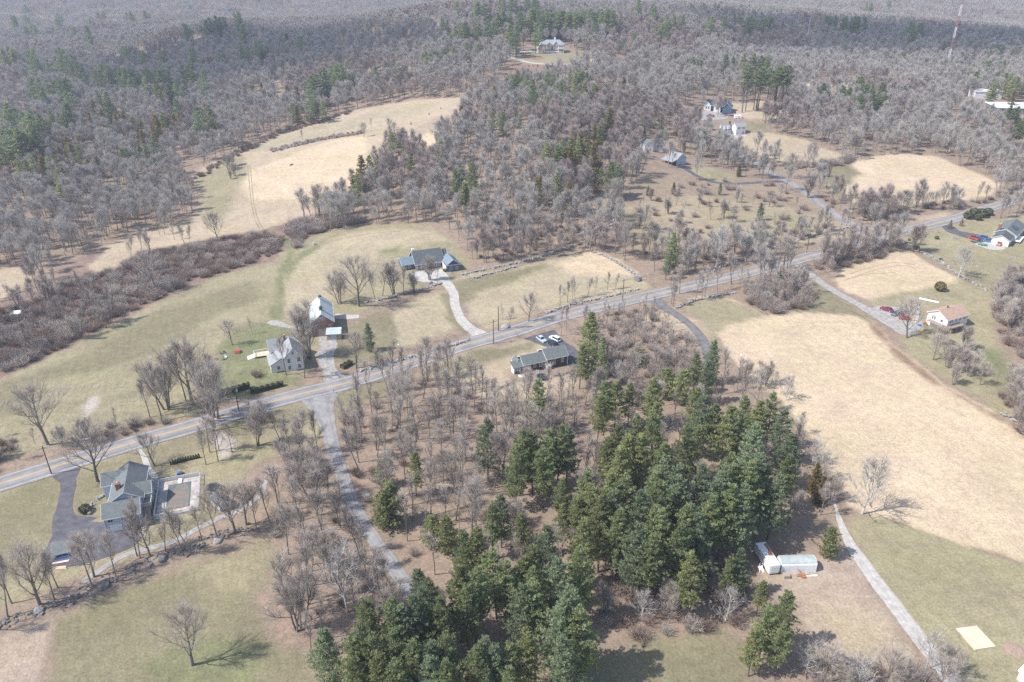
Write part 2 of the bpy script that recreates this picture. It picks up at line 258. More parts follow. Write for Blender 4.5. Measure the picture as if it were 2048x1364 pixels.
# ------------------------------------------------------------------ ground: zones of real ground cover
LITTER = (0.272, 0.211, 0.165)
STRAW = (0.52, 0.410, 0.292); STRAW2 = (0.41, 0.330, 0.240); OLIVE = (0.225, 0.197, 0.126); GREEN = (0.195, 0.195, 0.108); LAWN = (0.305, 0.266, 0.170)
MIX = (0.292, 0.252, 0.165); BROWN = (0.25, 0.170, 0.125); DIRT = (0.37, 0.292, 0.232); SLOPE2 = (0.335, 0.275, 0.19); SLOPE = (0.285, 0.225, 0.165); SCRUB = (0.23, 0.165, 0.135); PALE = (0.375, 0.316, 0.220)
WORN = (0.40, 0.35, 0.31)
ZONES = [  # colour, edge softness, polygon in photo coordinates (laid on the ground)
 # thicket ground along the brook
 (SCRUB, 2, [(-300,560),(60,590),(150,520),(240,480),(420,455),(520,455),(620,440),(650,455),(560,520),(460,545),(330,600),(200,660),(60,735),(-300,900)]),
 (BROWN, 2, [(330,500),(430,470),(540,462),(565,480),(560,505),(470,540),(350,560)]),
 # fields of the left
 (MIX, 1.2, [(-400,900),(0,758),(51,737),(137,693),(205,659),(308,607),(396,566),(454,546),(547,522),(560,500),(620,475),(700,453),(780,447),(860,450),(905,482),(940,520),(930,545),(890,560),(760,600),(690,650),(680,700),(640,720),(600,770),(480,800),(380,835),(250,850),(120,890),(-400,1050)]),
 (OLIVE, 6, [(140,720),(330,620),(500,560),(540,600),(520,660),(400,760),(250,800),(60,830),(-100,850),(-50,790)]),
 (MIX, 3, [(60,770),(280,720),(420,640),(540,590),(545,640),(470,650),(420,740),(230,790),(60,820)]),
 (PALE, 3, [(600,500),(700,465),(800,455),(870,462),(890,480),(800,500),(760,515),(690,550),(660,620),(570,630),(570,560)]),
 (GREEN, 2.5, [(465,660),(540,640),(600,650),(640,690),(560,690),(600,770),(480,790),(430,770),(425,720),(440,690)]),
 (GREEN, 1.2, [(540,640),(552,600),(553,545),(575,515),(572,488),(520,458),(530,455),(585,482),(590,510),(568,550),(566,600),(562,640)]),
 (GREEN, 2.5, [(600,505),(660,475),(640,490),(590,530),(575,560),(566,545)]),
 (GREEN, 4, [(760,500),(800,493),(800,503),(760,510)]),
 (OLIVE, 3, [(880,575),(960,545),(1080,520),(1095,535),(1000,560),(960,580),(930,580)]),
 # far left fields
 (STRAW2, 2, [(180,535),(215,490),(300,460),(380,440),(400,410),(385,355),(372,348),(480,300),(560,262),(700,222),(800,203),(880,196),(955,196),(960,204),(900,235),(850,280),(790,290),(745,320),(715,360),(705,385),(640,405),(620,430),(560,450),(520,462),(470,466),(400,482),(340,492),(270,505),(230,535),(190,545)]),
 (STRAW, 4, [(560,320),(660,280),(740,270),(730,330),(700,375),(600,400),(500,400),(470,350)]),
 (MIX, 4, [(390,360),(480,310),(500,330),(470,400),(450,440),(400,440)]),
 (LITTER, 1, [(540,299),(640,277),(725,263),(725,267),(640,281),(545,304)]),
 (PALE, 3, [(480,296),(600,262),(760,225),(880,205),(860,220),(740,250),(600,285),(500,305)]),
 (STRAW2, 2, [(-300,560),(0,540),(52,530),(65,555),(50,580),(0,600),(-300,640)]),
 (DIRT, 1.5, [(820,262),(880,232),(950,198),(956,204),(890,238),(840,272)]),
 (STRAW, 2, [(830,285),(880,250),(940,215),(935,235),(880,285),(850,300)]),
 # fields in the middle
 (PALE, 1.5, [(925,600),(905,560),(945,548),(1000,540),(1080,522),(1180,503),(1235,518),(1290,556),(1300,575),(1180,602),(1090,622),(1010,650),(972,658),(940,635)]),
 (OLIVE, 3, [(910,565),(1000,545),(1080,528),(1100,532),(1040,560),(960,575),(920,620),(905,600)]),
 (STRAW, 4, [(1110,525),(1180,505),(1235,520),(1280,555),(1200,550),(1130,545)]),
 (PALE, 3, [(780,640),(800,610),(880,580),(900,600),(925,640),(900,660),(830,690),(800,690)]),
 (OLIVE, 2, [(640,690),(720,640),(780,618),(790,690),(780,715),(700,740),(660,725)]),
 (OLIVE, 1.5, [(880,585),(895,590),(935,650),(950,668),(930,672),(895,640)]),
 (STRAW2, 3, [(850,735),(900,712),(960,695),(1060,680),(1110,700),(1060,715),(1020,740),(1020,770),(1150,745),(1160,775),(1060,800),(960,800),(900,780)]),
 (OLIVE, 4, [(860,740),(950,700),(1080,683),(1060,700),(960,725),(900,755)]),
 # verges, lawns south of the road
 (OLIVE, 2, [(655,785),(720,772),(800,750),(760,790),(700,830),(672,850)]),
 (MIX, 2.5, [(-300,1100),(0,985),(60,965),(115,950),(200,915),(300,880),(440,845),(560,808),(632,812),(650,850),(650,900),(600,890),(520,930),(480,980),(420,1040),(300,1105),(180,1140),(60,1190),(-200,1300)]),
 (OLIVE, 2.5, [(-100,1040),(0,1000),(70,965),(118,955),(118,1000),(108,1060),(60,1130),(-50,1180)]),
 (OLIVE, 3, [(140,960),(190,930),(280,905),(350,880),(420,850),(500,830),(590,815),(630,830),(560,850),(440,870),(400,900),(330,960),(250,925),(200,1000),(160,1040),(140,1020)]),
 (OLIVE, 2, [(285,1110),(290,1075),(320,1060),(400,1030),(480,980),(420,1050),(330,1090)]),
 (MIX, 1.5, [(300,930),(380,930),(440,960),(400,965),(330,965)]),
 # lawn below the stone wall
 (OLIVE, 3, [(-300,1500),(85,1364),(105,1250),(200,1200),(330,1150),(440,1105),(530,1085),(550,1130),(500,1190),(520,1270),(600,1320),(660,1400),(700,1600),(-300,1700)]),
 (MIX, 6, [(360,1130),(450,1100),(525,1090),(540,1130),(500,1180),(420,1180)]),
 (GREEN, 3.5, [(300,1330),(400,1270),(480,1290),(520,1330),(470,1370),(340,1400)]),
 (DIRT, 1, [(-300,1330),(0,1275),(50,1255),(105,1240),(98,1290),(80,1364),(40,1450),(-300,1500)]),
 # fields of the right
 (STRAW, 1.2, [(1345,605),(1400,592),(1470,600),(1530,632),(1600,622),(1690,608),(1740,640),(1790,690),(1830,722),(1900,772),(1990,822),(2048,860),(2300,990),(2300,1200),(2048,1125),(1930,1090),(1850,1065),(1790,1040),(1730,1030),(1690,1010),(1650,930),(1600,850),(1560,800),(1490,750),(1455,715),(1430,660),(1395,628)]),
 (MIX, 3, [(1350,606),(1420,592),(1480,605),(1530,634),(1470,645),(1430,665),(1445,700),(1425,690),(1400,640)]),
 (OLIVE, 1.5, [(1385,640),(1400,640),(1425,690),(1415,690)]),
 (BROWN, 2.5, [(1740,645),(1790,692),(1830,727),(1900,776),(1990,826),(2060,868),(2060,873),(1985,834),(1895,784),(1822,735),(1782,700)]),
 (OLIVE, 2.5, [(1590,540),(1620,560),(1700,610),(1740,642),(1700,628),(1640,625),(1590,625),(1560,600)]),
 (STRAW, 1.5, [(1660,560),(1720,515),(1790,490),(1850,520),(1920,560),(1905,575),(1840,590),(1745,600),(1700,585)]),
 (LAWN, 2, [(1800,480),(1900,448),(2048,428),(2200,420),(2200,600),(2048,640),(1990,600),(1950,563),(1880,522),(1840,500)]),
 (MIX, 5, [(1850,520),(1950,510),(2060,530),(2060,620),(1990,595),(1940,555)]),
 (LAWN, 2.5, [(1745,602),(1850,575),(1930,562),(1985,600),(1990,680),(2040,760),(2100,860),(2100,895),(1990,820),(1900,770),(1815,700),(1795,660)]),
 (GREEN, 5, [(1960,700),(2000,700),(2040,760),(2060,800),(2000,780)]),
 (LAWN, 1.2, [(1690,1060),(1700,1035),(1735,1030),(1790,1042),(1850,1067),(1930,1092),(2048,1127),(2300,1200),(2300,1700),(1950,1700),(1890,1364),(1800,1210)]),
 (MIX, 5, [(1850,1130),(1980,1150),(2060,1200),(2060,1260),(1960,1240),(1880,1200)]),
 (DIRT, 3, [(1530,1145),(1640,1110),(1690,1090),(1730,1150),(1800,1250),(1850,1330),(1720,1345),(1620,1280),(1580,1200),(1540,1170)]),
 (STRAW2, 4, [(1600,1190),(1700,1180),(1760,1230),(1800,1300),(1700,1300),(1640,1250)]),
 (OLIVE, 4, [(1080,1400),(1150,1330),(1330,1270),(1440,1250),(1500,1290),(1510,1364),(1550,1500),(1050,1500)]),
 (WORN, 1.2, [(428,868),(450,868),(466,885),(468,905),(455,918),(438,912),(436,895)]),
 (WORN, 1.5, [(180,795),(189,796),(186,815),(178,840),(174,862),(168,886),(150,884),(155,860),(163,835),(172,812)]),
 # hill and upper right
 (MIX, 1, [(1020,106),(1060,98),(1120,101),(1160,108),(1188,122),(1165,128),(1120,130),(1060,125),(1030,118)]),
 (BROWN, 0.8, [(1040,108),(1065,107),(1090,116),(1075,120),(1045,116)]),
 (BROWN, 2, [(1018,122),(1060,129),(1160,132),(1140,150),(1080,165),(1000,185),(930,190),(960,175),(1000,150)]),
 (STRAW2, 2, [(1450,207),(1530,200),(1565,212),(1555,240),(1500,238),(1465,232)]),
 (OLIVE, 1.5, [(1478,240),(1530,248),(1545,270),(1500,272),(1478,262)]),
 (STRAW2, 2, [(1455,272),(1520,265),(1600,275),(1690,312),(1650,325),(1590,330),(1520,312),(1480,292)]),
 (STRAW, 2, [(1680,328),(1740,315),(1800,305),(1870,313),(1950,343),(2010,368),(1995,385),(1940,400),(1800,412),(1700,405),(1655,372),(1630,345)]),
 (OLIVE, 3, [(1640,330),(1700,322),(1720,350),(1680,390),(1630,350)]),
 (STRAW, 3, [(1590,166),(1700,164),(1785,176),(1740,186),(1600,180)]),
 (LAWN, 2, [(1380,335),(1420,334),(1480,352),(1470,366),(1420,364),(1385,350)]),
 (SLOPE, 2.5, [(1240,380),(1360,345),(1400,370),(1540,372),(1620,400),(1700,450),(1720,470),(1500,500),(1400,510),(1350,480),(1250,440),(1180,450),(1190,410)]),
 (SLOPE2, 5, [(1200,430),(1290,400),(1400,390),(1600,420),(1700,455),(1500,480),(1400,475),(1280,500),(1250,450)]),
 (LAWN, 3, [(1290,470),(1350,455),(1370,480),(1300,500)]),
 (LAWN, 4, [(1500,420),(1600,425),(1640,450),(1540,470)]),
 (STRAW2, 3, [(1500,490),(1640,462),(1760,455),(1800,440),(1900,425),(1900,432),(1800,450),(1700,480)]),
 (STRAW2, 3, [(1255,640),(1340,615),(1400,640),(1420,680),(1370,690),(1290,670)]),
]
NR, NA = 760, 470
rr = np.concatenate([[2, 20, 45], np.geomspace(62, 7500, NR - 3)]); aa = np.linspace(R(-64), R(64), NA)
# finer columns in view
AA, RR = np.meshgrid(aa, rr); GX = RR * np.sin(AA); GY = RR * np.cos(AA) - 0.0
GZ = terr(GX, GY)
gx, gy = GX.ravel(), GY.ravel()
wob = (vnoise(gx, gy, 9, 1) - 0.5) * 3.4 + (vnoise(gx, gy, 2.6, 2) - 0.5) * 2.0
colr = np.empty((len(gx), 3)); colr[:] = LITTER
litter = np.ones(len(gx))
SOFT = {}
for zi, (c, soft, pp) in enumerate(ZONES):
    sd = sdist(wpoly(pp), gx, gy)
    s = np.clip((sd + wob * min(1.0, 0.35 + soft * 0.25)) / soft + 0.5, 0, 1)[:, None]
    colr = colr * (1 - s) + np.array(c) * s
    g = 0.25 if c in (SCRUB, BROWN, LITTER, SLOPE) else 0.0
    litter = litter * (1 - s[:, 0]) + g * 3 * s[:, 0]
idx = np.arange(NR * NA).reshape(NR, NA)
quads = np.stack([idx[:-1, :-1], idx[:-1, 1:], idx[1:, 1:], idx[1:, :-1]], -1).reshape(-1, 4)[:, ::-1]
gm = bpy.data.materials.new('ground_cover'); gm.use_nodes = True
def ground_material(m):
    n = m.node_tree.nodes; l = m.node_tree.links; b = n['Principled BSDF']; b.inputs['Roughness'].default_value = 0.95; b.inputs['Specular IOR Level'].default_value = 0.1
    at = n.new('ShaderNodeAttribute'); at.attribute_name = 'cover'
    al = n.new('ShaderNodeAttribute'); al.attribute_name = 'litter'
    tc = n.new('ShaderNodeTexCoord')
    def noise(sc, det=4, ro=0.6, stretch=None):
        x = n.new('ShaderNodeTexNoise'); x.inputs['Scale'].default_value = sc; x.inputs['Detail'].default_value = det; x.inputs['Roughness'].default_value = ro
        if stretch:
            mp = n.new('ShaderNodeMapping'); mp.vector_type = 'TEXTURE'; mp.inputs['Scale'].default_value = tuple(1 / q for q in stretch); mp.inputs['Rotation'].default_value = (0, 0, R(112)); l.new(tc.outputs['Object'], mp.inputs[0]); l.new(mp.outputs[0], x.inputs['Vector'])
        else: l.new(tc.outputs['Object'], x.inputs['Vector'])
        return x.outputs[0]
    def rng_(v, a, b_, c, d):
        x = n.new('ShaderNodeMapRange'); l.new(v, x.inputs[0]); x.inputs[1].default_value = a; x.inputs[2].default_value = b_; x.inputs[3].default_value = c; x.inputs[4].default_value = d; return x.outputs[0]
    def scale(c, f):
        x = n.new('ShaderNodeVectorMath'); x.operation = 'SCALE'; l.new(c, x.inputs[0]); l.new(f, x.inputs['Scale']); return x.outputs[0]
    c = at.outputs['Color']
    # broad patches of greener and of drier growth
    mix = n.new('ShaderNodeMixRGB'); mix.blend_type = 'MULTIPLY'; l.new(rng_(noise(0.045, 5, 0.62), 0.42, 0.64, 0.0, 0.75), mix.inputs[0]); l.new(c, mix.inputs[1]); mix.inputs[2].default_value = (0.83, 0.86, 0.78, 1)
    c = mix.outputs[0]
    c = scale(c, rng_(noise(0.09, 3, 0.55), 0.3, 0.7, 0.86, 1.12))
    c = scale(c, rng_(noise(0.42, 7, 0.75), 0.3, 0.7, 0.80, 1.20))
    c = scale(c, rng_(noise(0.55, 3, 0.6, (0.12, 2.2, 1)), 0.3, 0.7, 0.94, 1.06))
    c = scale(c, rng_(noise(1.9, 4, 0.8), 0.3, 0.7, 0.70, 1.30))
    # leaf litter: russet flecks and dark twigs
    fl = n.new('ShaderNodeMixRGB'); fl.blend_type = 'MIX'
    mu = n.new('ShaderNodeMath'); mu.operation = 'MULTIPLY'; l.new(rng_(noise(0.35, 6, 0.75), 0.5, 0.62, 0, 0.75), mu.inputs[0]); l.new(al.outputs['Fac'], mu.inputs[1])
    l.new(mu.outputs[0], fl.inputs[0]); l.new(c, fl.inputs[1]); fl.inputs[2].default_value = (0.365, 0.255, 0.19, 1); c = fl.outputs[0]
    dk = n.new('ShaderNodeMixRGB'); mu2 = n.new('ShaderNodeMath'); mu2.operation = 'MULTIPLY'; l.new(rng_(noise(1.1, 5, 0.8), 0.55, 0.66, 0, 0.55), mu2.inputs[0]); l.new(al.outputs['Fac'], mu2.inputs[1])
    l.new(mu2.outputs[0], dk.inputs[0]); l.new(c, dk.inputs[1]); dk.inputs[2].default_value = (0.105, 0.085, 0.075, 1); c = dk.outputs[0]
    l.new(c, b.inputs['Base Color'])
    bp = n.new('ShaderNodeBump'); bp.inputs['Strength'].default_value = 0.55; bp.inputs['Distance'].default_value = 0.25; l.new(noise(1.6, 6, 0.75), bp.inputs['Height']); l.new(bp.outputs[0], b.inputs['Normal'])
ground_material(gm)
gme = mesh_np('ground', np.stack([gx, gy, GZ.ravel()], -1), quads, [gm], smooth=True)
a = gme.attributes.new('cover', 'FLOAT_COLOR', 'POINT'); a.data.foreach_set('color', np.c_[colr, np.ones(len(gx))].astype(np.float32).ravel())
a = gme.attributes.new('litter', 'FLOAT', 'POINT'); a.data.foreach_set('value', litter.astype(np.float32))
ground = bpy.data.objects.new('ground', gme); col.objects.link(ground); tag(ground, kind='structure')

# ------------------------------------------------------------------ roads and paths
AC = ((.95,.88,.8), (1.04,1.04,1.04), (.86,.86,.88), (1.02,1.02,1.0)); GC = ((.88,.82,.72), (1.04,1.04,1.04), (.95,.95,.96), (.94,.92,.86))
ASPH = mat('road_asphalt', (0.255, 0.245, 0.245), 0.85, 0.16, 0.25, bump=0.2, bscale=12, across=AC)
ASPH_OLD = mat('worn_asphalt', (0.27, 0.262, 0.26), 0.9, 0.2, 0.4, bump=0.2, across=AC)
ASPH_MID = mat('mid_asphalt', (0.165, 0.16, 0.16), 0.9, 0.2, 0.4, bump=0.2, across=AC)
ASPH_DARK = mat('dark_asphalt', (0.105, 0.10, 0.115), 0.85, 0.22, 0.5, bump=0.2)
GRAVEL = mat('gravel', (0.33, 0.315, 0.30), 0.95, 0.22, 0.8, bump=0.5, bscale=8, across=GC)
GRAVEL_PALE = mat('pale_gravel', (0.43, 0.41, 0.385), 0.95, 0.18, 0.8, bump=0.5, bscale=8, across=GC)
CONC = mat('concrete', (0.42, 0.40, 0.375), 0.85, 0.1, 1.5)
PAINT_Y = mat('yellow_line_paint', (0.62, 0.42, 0.13), 0.7, 0.15, 3)
PAINT_W = mat('white_line_paint', (0.62, 0.62, 0.60), 0.7, 0.15, 3)
def smooth_path(w, step=2.5):
    w = np.asarray(w, float)[:, :2]
    p = np.vstack([2 * w[0] - w[1], w, 2 * w[-1] - w[-2]]); o = []
    for i in range(1, len(p) - 2):
        k = max(2, int(np.linalg.norm(p[i + 1] - p[i]) / step)); t = np.arange(k)[:, None] / k
        o.append(0.5 * ((2 * p[i]) + (-p[i-1] + p[i+1]) * t + (2*p[i-1] - 5*p[i] + 4*p[i+1] - p[i+2]) * t**2 + (-p[i-1] + 3*p[i] - 3*p[i+1] + p[i+2]) * t**3))
    o.append(w[-1:]); return np.vstack(o)
def ribbon(path, off0, off1, lift, cols=4, jit=0.0, seed=1):
    n = len(path); tg = np.gradient(path, axis=0); tg /= np.linalg.norm(tg, axis=1, keepdims=True) + 1e-9
    nm = np.stack([-tg[:, 1], tg[:, 0]], -1); o0 = np.broadcast_to(off0, (n,)).copy(); o1 = np.broadcast_to(off1, (n,)).copy()
    if jit:
        o0 += (vnoise(path[:, 0], path[:, 1], 3.0, seed) - 0.5) * jit; o1 += (vnoise(path[:, 0], path[:, 1], 3.0, seed + 5) - 0.5) * jit
    V = []
    for c in range(cols + 1):
        of = (o0 + (o1 - o0) * c / cols)[:, None]; q = path + nm * of
        V.append(np.c_[q, terr(q[:, 0], q[:, 1]) + lift])
    V = np.stack(V, 1).reshape(-1, 3); ix = np.arange(n * (cols + 1)).reshape(n, cols + 1)
    Q = np.stack([ix[:-1, :-1], ix[1:, :-1], ix[1:, 1:], ix[:-1, 1:]], -1).reshape(-1, 4)
    return V, Q
def across_attr(me, n, c):
    a = me.attributes.new('across', 'FLOAT', 'POINT'); a.data.foreach_set('value', np.tile(np.linspace(0, 1, c + 1), n).astype(np.float32))
def strip(name, px, width, m, lift, jit=0.25, kind='structure', step=2.5, cols=4):
    path = smooth_path(pts(px), step); wd = np.interp(np.linspace(0, 1, len(path)), np.linspace(0, 1, len(np.atleast_1d(width))), np.atleast_1d(width)) if np.ndim(width) else width
    V, Q = ribbon(path, -np.asarray(wd) / 2, np.asarray(wd) / 2, lift, cols, jit)
    o = bpy.data.objects.new(name, mesh_np(name, V, Q, [m], smooth=True)); across_attr(o.data, len(path), cols); col.objects.link(o); tag(o, kind=kind); return o
MAIN = [(-420,1075),(-200,1022),(-80,990),(0,968),(102,936),(219,900),(300,876),(386,852),(526,809),(615,785),(697,765),(783,737),(919,693),(1022,664),(1124,632),(1261,600),(1380,573),(1519,539),(1655,503),(1802,464),(1914,436),(2000,410),(2080,388),(2300,330)]
mainp = smooth_path(pts(MAIN), 2.5)
for nm, a0, a1, lf, m, j, c in (('road', -3.8, 3.8, 0.08, ASPH, 0.3, 8),):
    V, Q = ribbon(mainp, a0, a1, lf, c, j); o = bpy.data.objects.new(nm, mesh_np(nm, V, Q, [m], smooth=True)); across_attr(o.data, len(mainp), 8); col.objects.link(o); tag(o, kind='structure')
Vs, Qs, mi = [], [], []
for k, (a0, a1, s) in enumerate(((-0.27, -0.10, 0), (0.10, 0.27, 0), (-3.06, -2.94, 1), (2.94, 3.06, 1))):
    V, Q = ribbon(mainp, a0, a1, 0.092, 1); Qs.append(Q + sum(len(v) for v in Vs)); Vs.append(V); mi += [s] * len(Q)
o = bpy.data.objects.new('road_markings', mesh_np('road_markings', np.vstack(Vs), np.vstack(Qs), [PAINT_Y, PAINT_W], mi)); col.objects.link(o); tag(o, kind='structure')
strip('side_road', [(640,783),(640,800),(645,820),(655,850),(668,900),(686,955),(705,1005),(735,1060),(775,1115),(815,1175),(850,1225),(880,1290),(900,1400)], [13,6.5,4.3,3.5,3.3,3.2,3.2,3.2,3.2,3.2,3.2,3.2], ASPH_OLD, 0.068)
strip('upper_road', [(1380,262),(1440,278),(1475,300),(1510,325),(1540,345),(1580,365),(1620,392),(1665,425),(1705,450),(1745,470)], [4,4.2,4.4,4.4,4.6,4.8,5,8], ASPH_OLD, 0.06)
strip('house_driveway', [(132,942),(134,952),(136,975),(130,1010),(128,1040),(150,1060)], [7,3.6,3.1,3.3,5,10], ASPH_DARK, 0.05, step=1.2)
def pad(name, px, m, lift=0.04, kind='structure', soft=0.3):
    """a flat-lying patch with any outline, cut into small triangles that follow the ground"""
    from mathutils.geometry import delaunay_2d_cdt
    w = pts(densify(smooth_closed(px), 6))[:, :2]; mn, mx = w.min(0), w.max(0); s = max(0.8, (mx - mn).max() / 30)
    X, Y = np.meshgrid(np.arange(mn[0], mx[0], s), np.arange(mn[1], mx[1], s)); X, Y = X.ravel(), Y.ravel(); k = sdist(w, X, Y) > s * 0.4
    P2 = [Vector(q) for q in w] + [Vector((a, b)) for a, b in zip(X[k], Y[k])]; n = len(w)
    V2, _, F2, _, _, _ = delaunay_2d_cdt(P2, [], [list(range(n))], 1, 1e-4)
    V = np.array([(v.x, v.y) for v in V2]); V = np.c_[V, terr(V[:, 0], V[:, 1]) + lift]
    F2 = [f if (V[f[1]][0]-V[f[0]][0])*(V[f[2]][1]-V[f[0]][1]) - (V[f[1]][1]-V[f[0]][1])*(V[f[2]][0]-V[f[0]][0]) > 0 else f[::-1] for f in F2]
    o = bpy.data.objects.new(name, mesh_np(name, V, F2, [m])); across_attr(o.data, len(V), 0); o.data.attributes['across'].data.foreach_set('value', np.full(len(V), 0.12, np.float32)); col.objects.link(o); tag(o, kind=kind); return o
def smooth_closed(px):
    p = np.array(px, float); o = []
    for i in range(len(p)): a, b, c, d = p[i-1], p[i], p[(i+1) % len(p)], p[(i+2) % len(p)]; [o.append(0.5*((2*b)+(-a+c)*t+(2*a-5*b+4*c-d)*t*t+(-a+3*b-3*c+d)*t**3)) for t in (0, .33, .66)]
    return o
pad('parking_area', [(118,1020),(145,1035),(160,1042),(215,1046),(280,1055),(276,1085),(240,1105),(160,1130),(110,1133),(88,1120),(95,1090),(110,1060)], ASPH_DARK, 0.062)
strip('lower_path', [(165,1165),(200,1140),(240,1115),(280,1100),(340,1085),(400,1055),(440,1035),(480,1020),(520,990),(530,960)], [1.6,1.5], GRAVEL, 0.045, step=1.5)
strip('concrete_path', [(275,893),(287,912),(297,938),(309,952),(311,972),(306,980)], [0.9,1.3,1.6,1.6], CONC, 0.05, step=0.8)
strip('farm_driveway', [(672,762),(660,745),(653,725),(650,705),(658,690),(650,675),(640,668)], [7,4.6,4.6,6,6,5,4], GRAVEL, 0.045, jit=0.8)
strip('barn_ramp', [(667,632),(690,634),(718,633)], [4,4,3], GRAVEL_PALE, 0.05, jit=0.6)
strip('barn_yard', [(536,644),(548,645),(565,650),(585,655),(610,660)], [3,3.5,3,2,2], GRAVEL, 0.03, jit=0.8)
strip('curved_driveway', [(968,682),(958,668),(938,655),(920,635),(910,610),(908,590),(898,572),(885,560),(868,550)], [9.5,4.6,3.8,3.5,3.5,3.5,3.8,5,8], GRAVEL_PALE, 0.055, step=1.5)
pad('turning_area', [(818,548),(850,541),(880,538),(893,548),(900,562),(880,566),(835,562)], GRAVEL_PALE, 0.045)
strip('dark_driveway', [(1078,668),(1092,677),(1110,688),(1130,700),(1150,718),(1152,735)], [13,9,7,7,6,4], ASPH_DARK, 0.055, step=1.2)
strip('gravel_lane', [(1308,598),(1325,612),(1350,628),(1375,645),(1395,665),(1410,690),(1418,720),(1420,760)], [6,3.6,3.4,3.4,3.4,3.4,3.4], ASPH_MID, 0.05)
strip('long_lane', [(1600,530),(1625,552),(1665,580),(1710,605),(1760,632),(1800,655),(1820,670)], [5,3.6,3.4,3.4,4,7,4], GRAVEL, 0.05, jit=0.5)
pad('junkyard_gravel', [(1745,618),(1770,612),(1820,620),(1845,640),(1838,660),(1800,668),(1770,642)], GRAVEL, 0.04)
strip('corner_lane', [(1668,1000),(1680,1040),(1698,1085),(1730,1130),(1765,1180),(1800,1225),(1840,1280),(1880,1330),(1915,1380),(1960,1450)], [0.5,1.4,2.8,3.2,3.4,3.4,3.5,3.5,3.5], GRAVEL_PALE, 0.05, jit=0.5)
strip('neighbour_driveway', [(1893,450),(1905,462),(1925,468),(1950,474),(1975,482)], [5,6,6,8,10], ASPH_DARK, 0.06, step=1.5)
pad('equipment_pad', [(1950,487),(1972,480),(2000,488),(2010,498),(1985,500),(1960,493)], CONC, 0.05)
strip('barn_driveway', [(1350,328),(1372,338),(1392,351),(1418,362),(1450,367),(1500,366),(1548,363),(1580,366)], [5,3.2,3,3,3,3,4], ASPH_DARK, 0.05)
strip('hill_driveway', [(1075,104),(1045,104),(1022,107),(1018,112),(1035,119),(1065,126),(1100,128.5),(1140,128.5),(1165,126),(1185,119)], [9,6,4.5,4,4,4,4,4,3.5], GRAVEL_PALE, 0.07, step=1.5)
pad('house_apron', [(1440,268),(1465,262),(1492,270),(1478,276),(1445,278)], CONC, 0.05)
pad('mound_gravel', [(1455,232),(1440,225),(1405,222),(1380,232),(1400,240),(1450,238)], GRAVEL, 0.04)

# faint wheel tracks and mown lines in the grass
TRACK = mat('flattened_grass', (0.25, 0.215, 0.125), .95, .15, .8); TRACK2 = mat('worn_soil_track', (0.33, 0.25, 0.18), .95, .15, .8)
for k, (px, m_, w_) in enumerate((([(495,330),(498,360),(502,400),(510,440),(520,458)], TRACK, .35), ([(500,330),(503,360),(507,400),(516,440),(527,458)], TRACK, .35),
    ([(1700,548),(1740,535),(1790,525),(1830,530)], TRACK2, .4), ([(1710,553),(1750,540),(1800,531),(1840,536)], TRACK2, .4), ([(1690,560),(1730,549),(1790,545)], TRACK2, .4),
    ([(1500,760),(1580,880),(1650,990)], TRACK, .4), ([(150,880),(100,830),(60,800),(0,780)], TRACK, .4), ([(590,520),(640,490),(720,470),(800,462)], TRACK, .35))):
    strip('wheel_track', px, w_, m_, 0.03, jit=0.3, cols=1)
# ------------------------------------------------------------------ trees
BARK = mat('grey_bark', (0.20, 0.175, 0.155), 0.95, 0.2, 3, objvar=0.25)
BARK_PALE = mat('pale_bark', (0.52, 0.50, 0.47), 0.9, 0.15, 3)
BARK_PINE = mat('pine_bark', (0.13, 0.105, 0.09), 0.95, 0.2, 3)
TWIG_FAR = mat('far_bare_twigs', (0.41, 0.378, 0.345), 0.95, 0.12, 0.3, rgb2=(0.51, 0.47, 0.43), objvar=0.12)
TWIG = mat('bare_twigs', (0.39, 0.340, 0.300), 0.95, 0.12, 0.3, rgb2=(0.48, 0.42, 0.37), objvar=0.22)
TWIG_RED = mat('russet_twigs', (0.36, 0.295, 0.265), 0.95, 0.12, 0.4, rgb2=(0.44, 0.365, 0.33), objvar=0.2)
TWIG_PALE = mat('pale_twigs', (0.42, 0.39, 0.36), 0.95, 0.12, 0.4, objvar=0.15)
def leafmat(name, c1, c2, ov=0.22):
    m = mat(name, c1, 0.75, 0.1, 0.5, rgb2=c2, objvar=ov, spec=0.25, thin=0.45)
    return m
NEEDLE = leafmat('pine_needles', (0.205, 0.245, 0.112), (0.370, 0.415, 0.205))
NEEDLE_OLIVE = leafmat('olive_needles', (0.230, 0.255, 0.110), (0.41, 0.435, 0.205))
NEEDLE_BLUE = leafmat('blue_green_needles', (0.190, 0.240, 0.140), (0.350, 0.410, 0.245))
NEEDLE_GOLD = leafmat('bronzed_cedar_foliage', (0.19, 0.15, 0.06), (0.29, 0.22, 0.09))

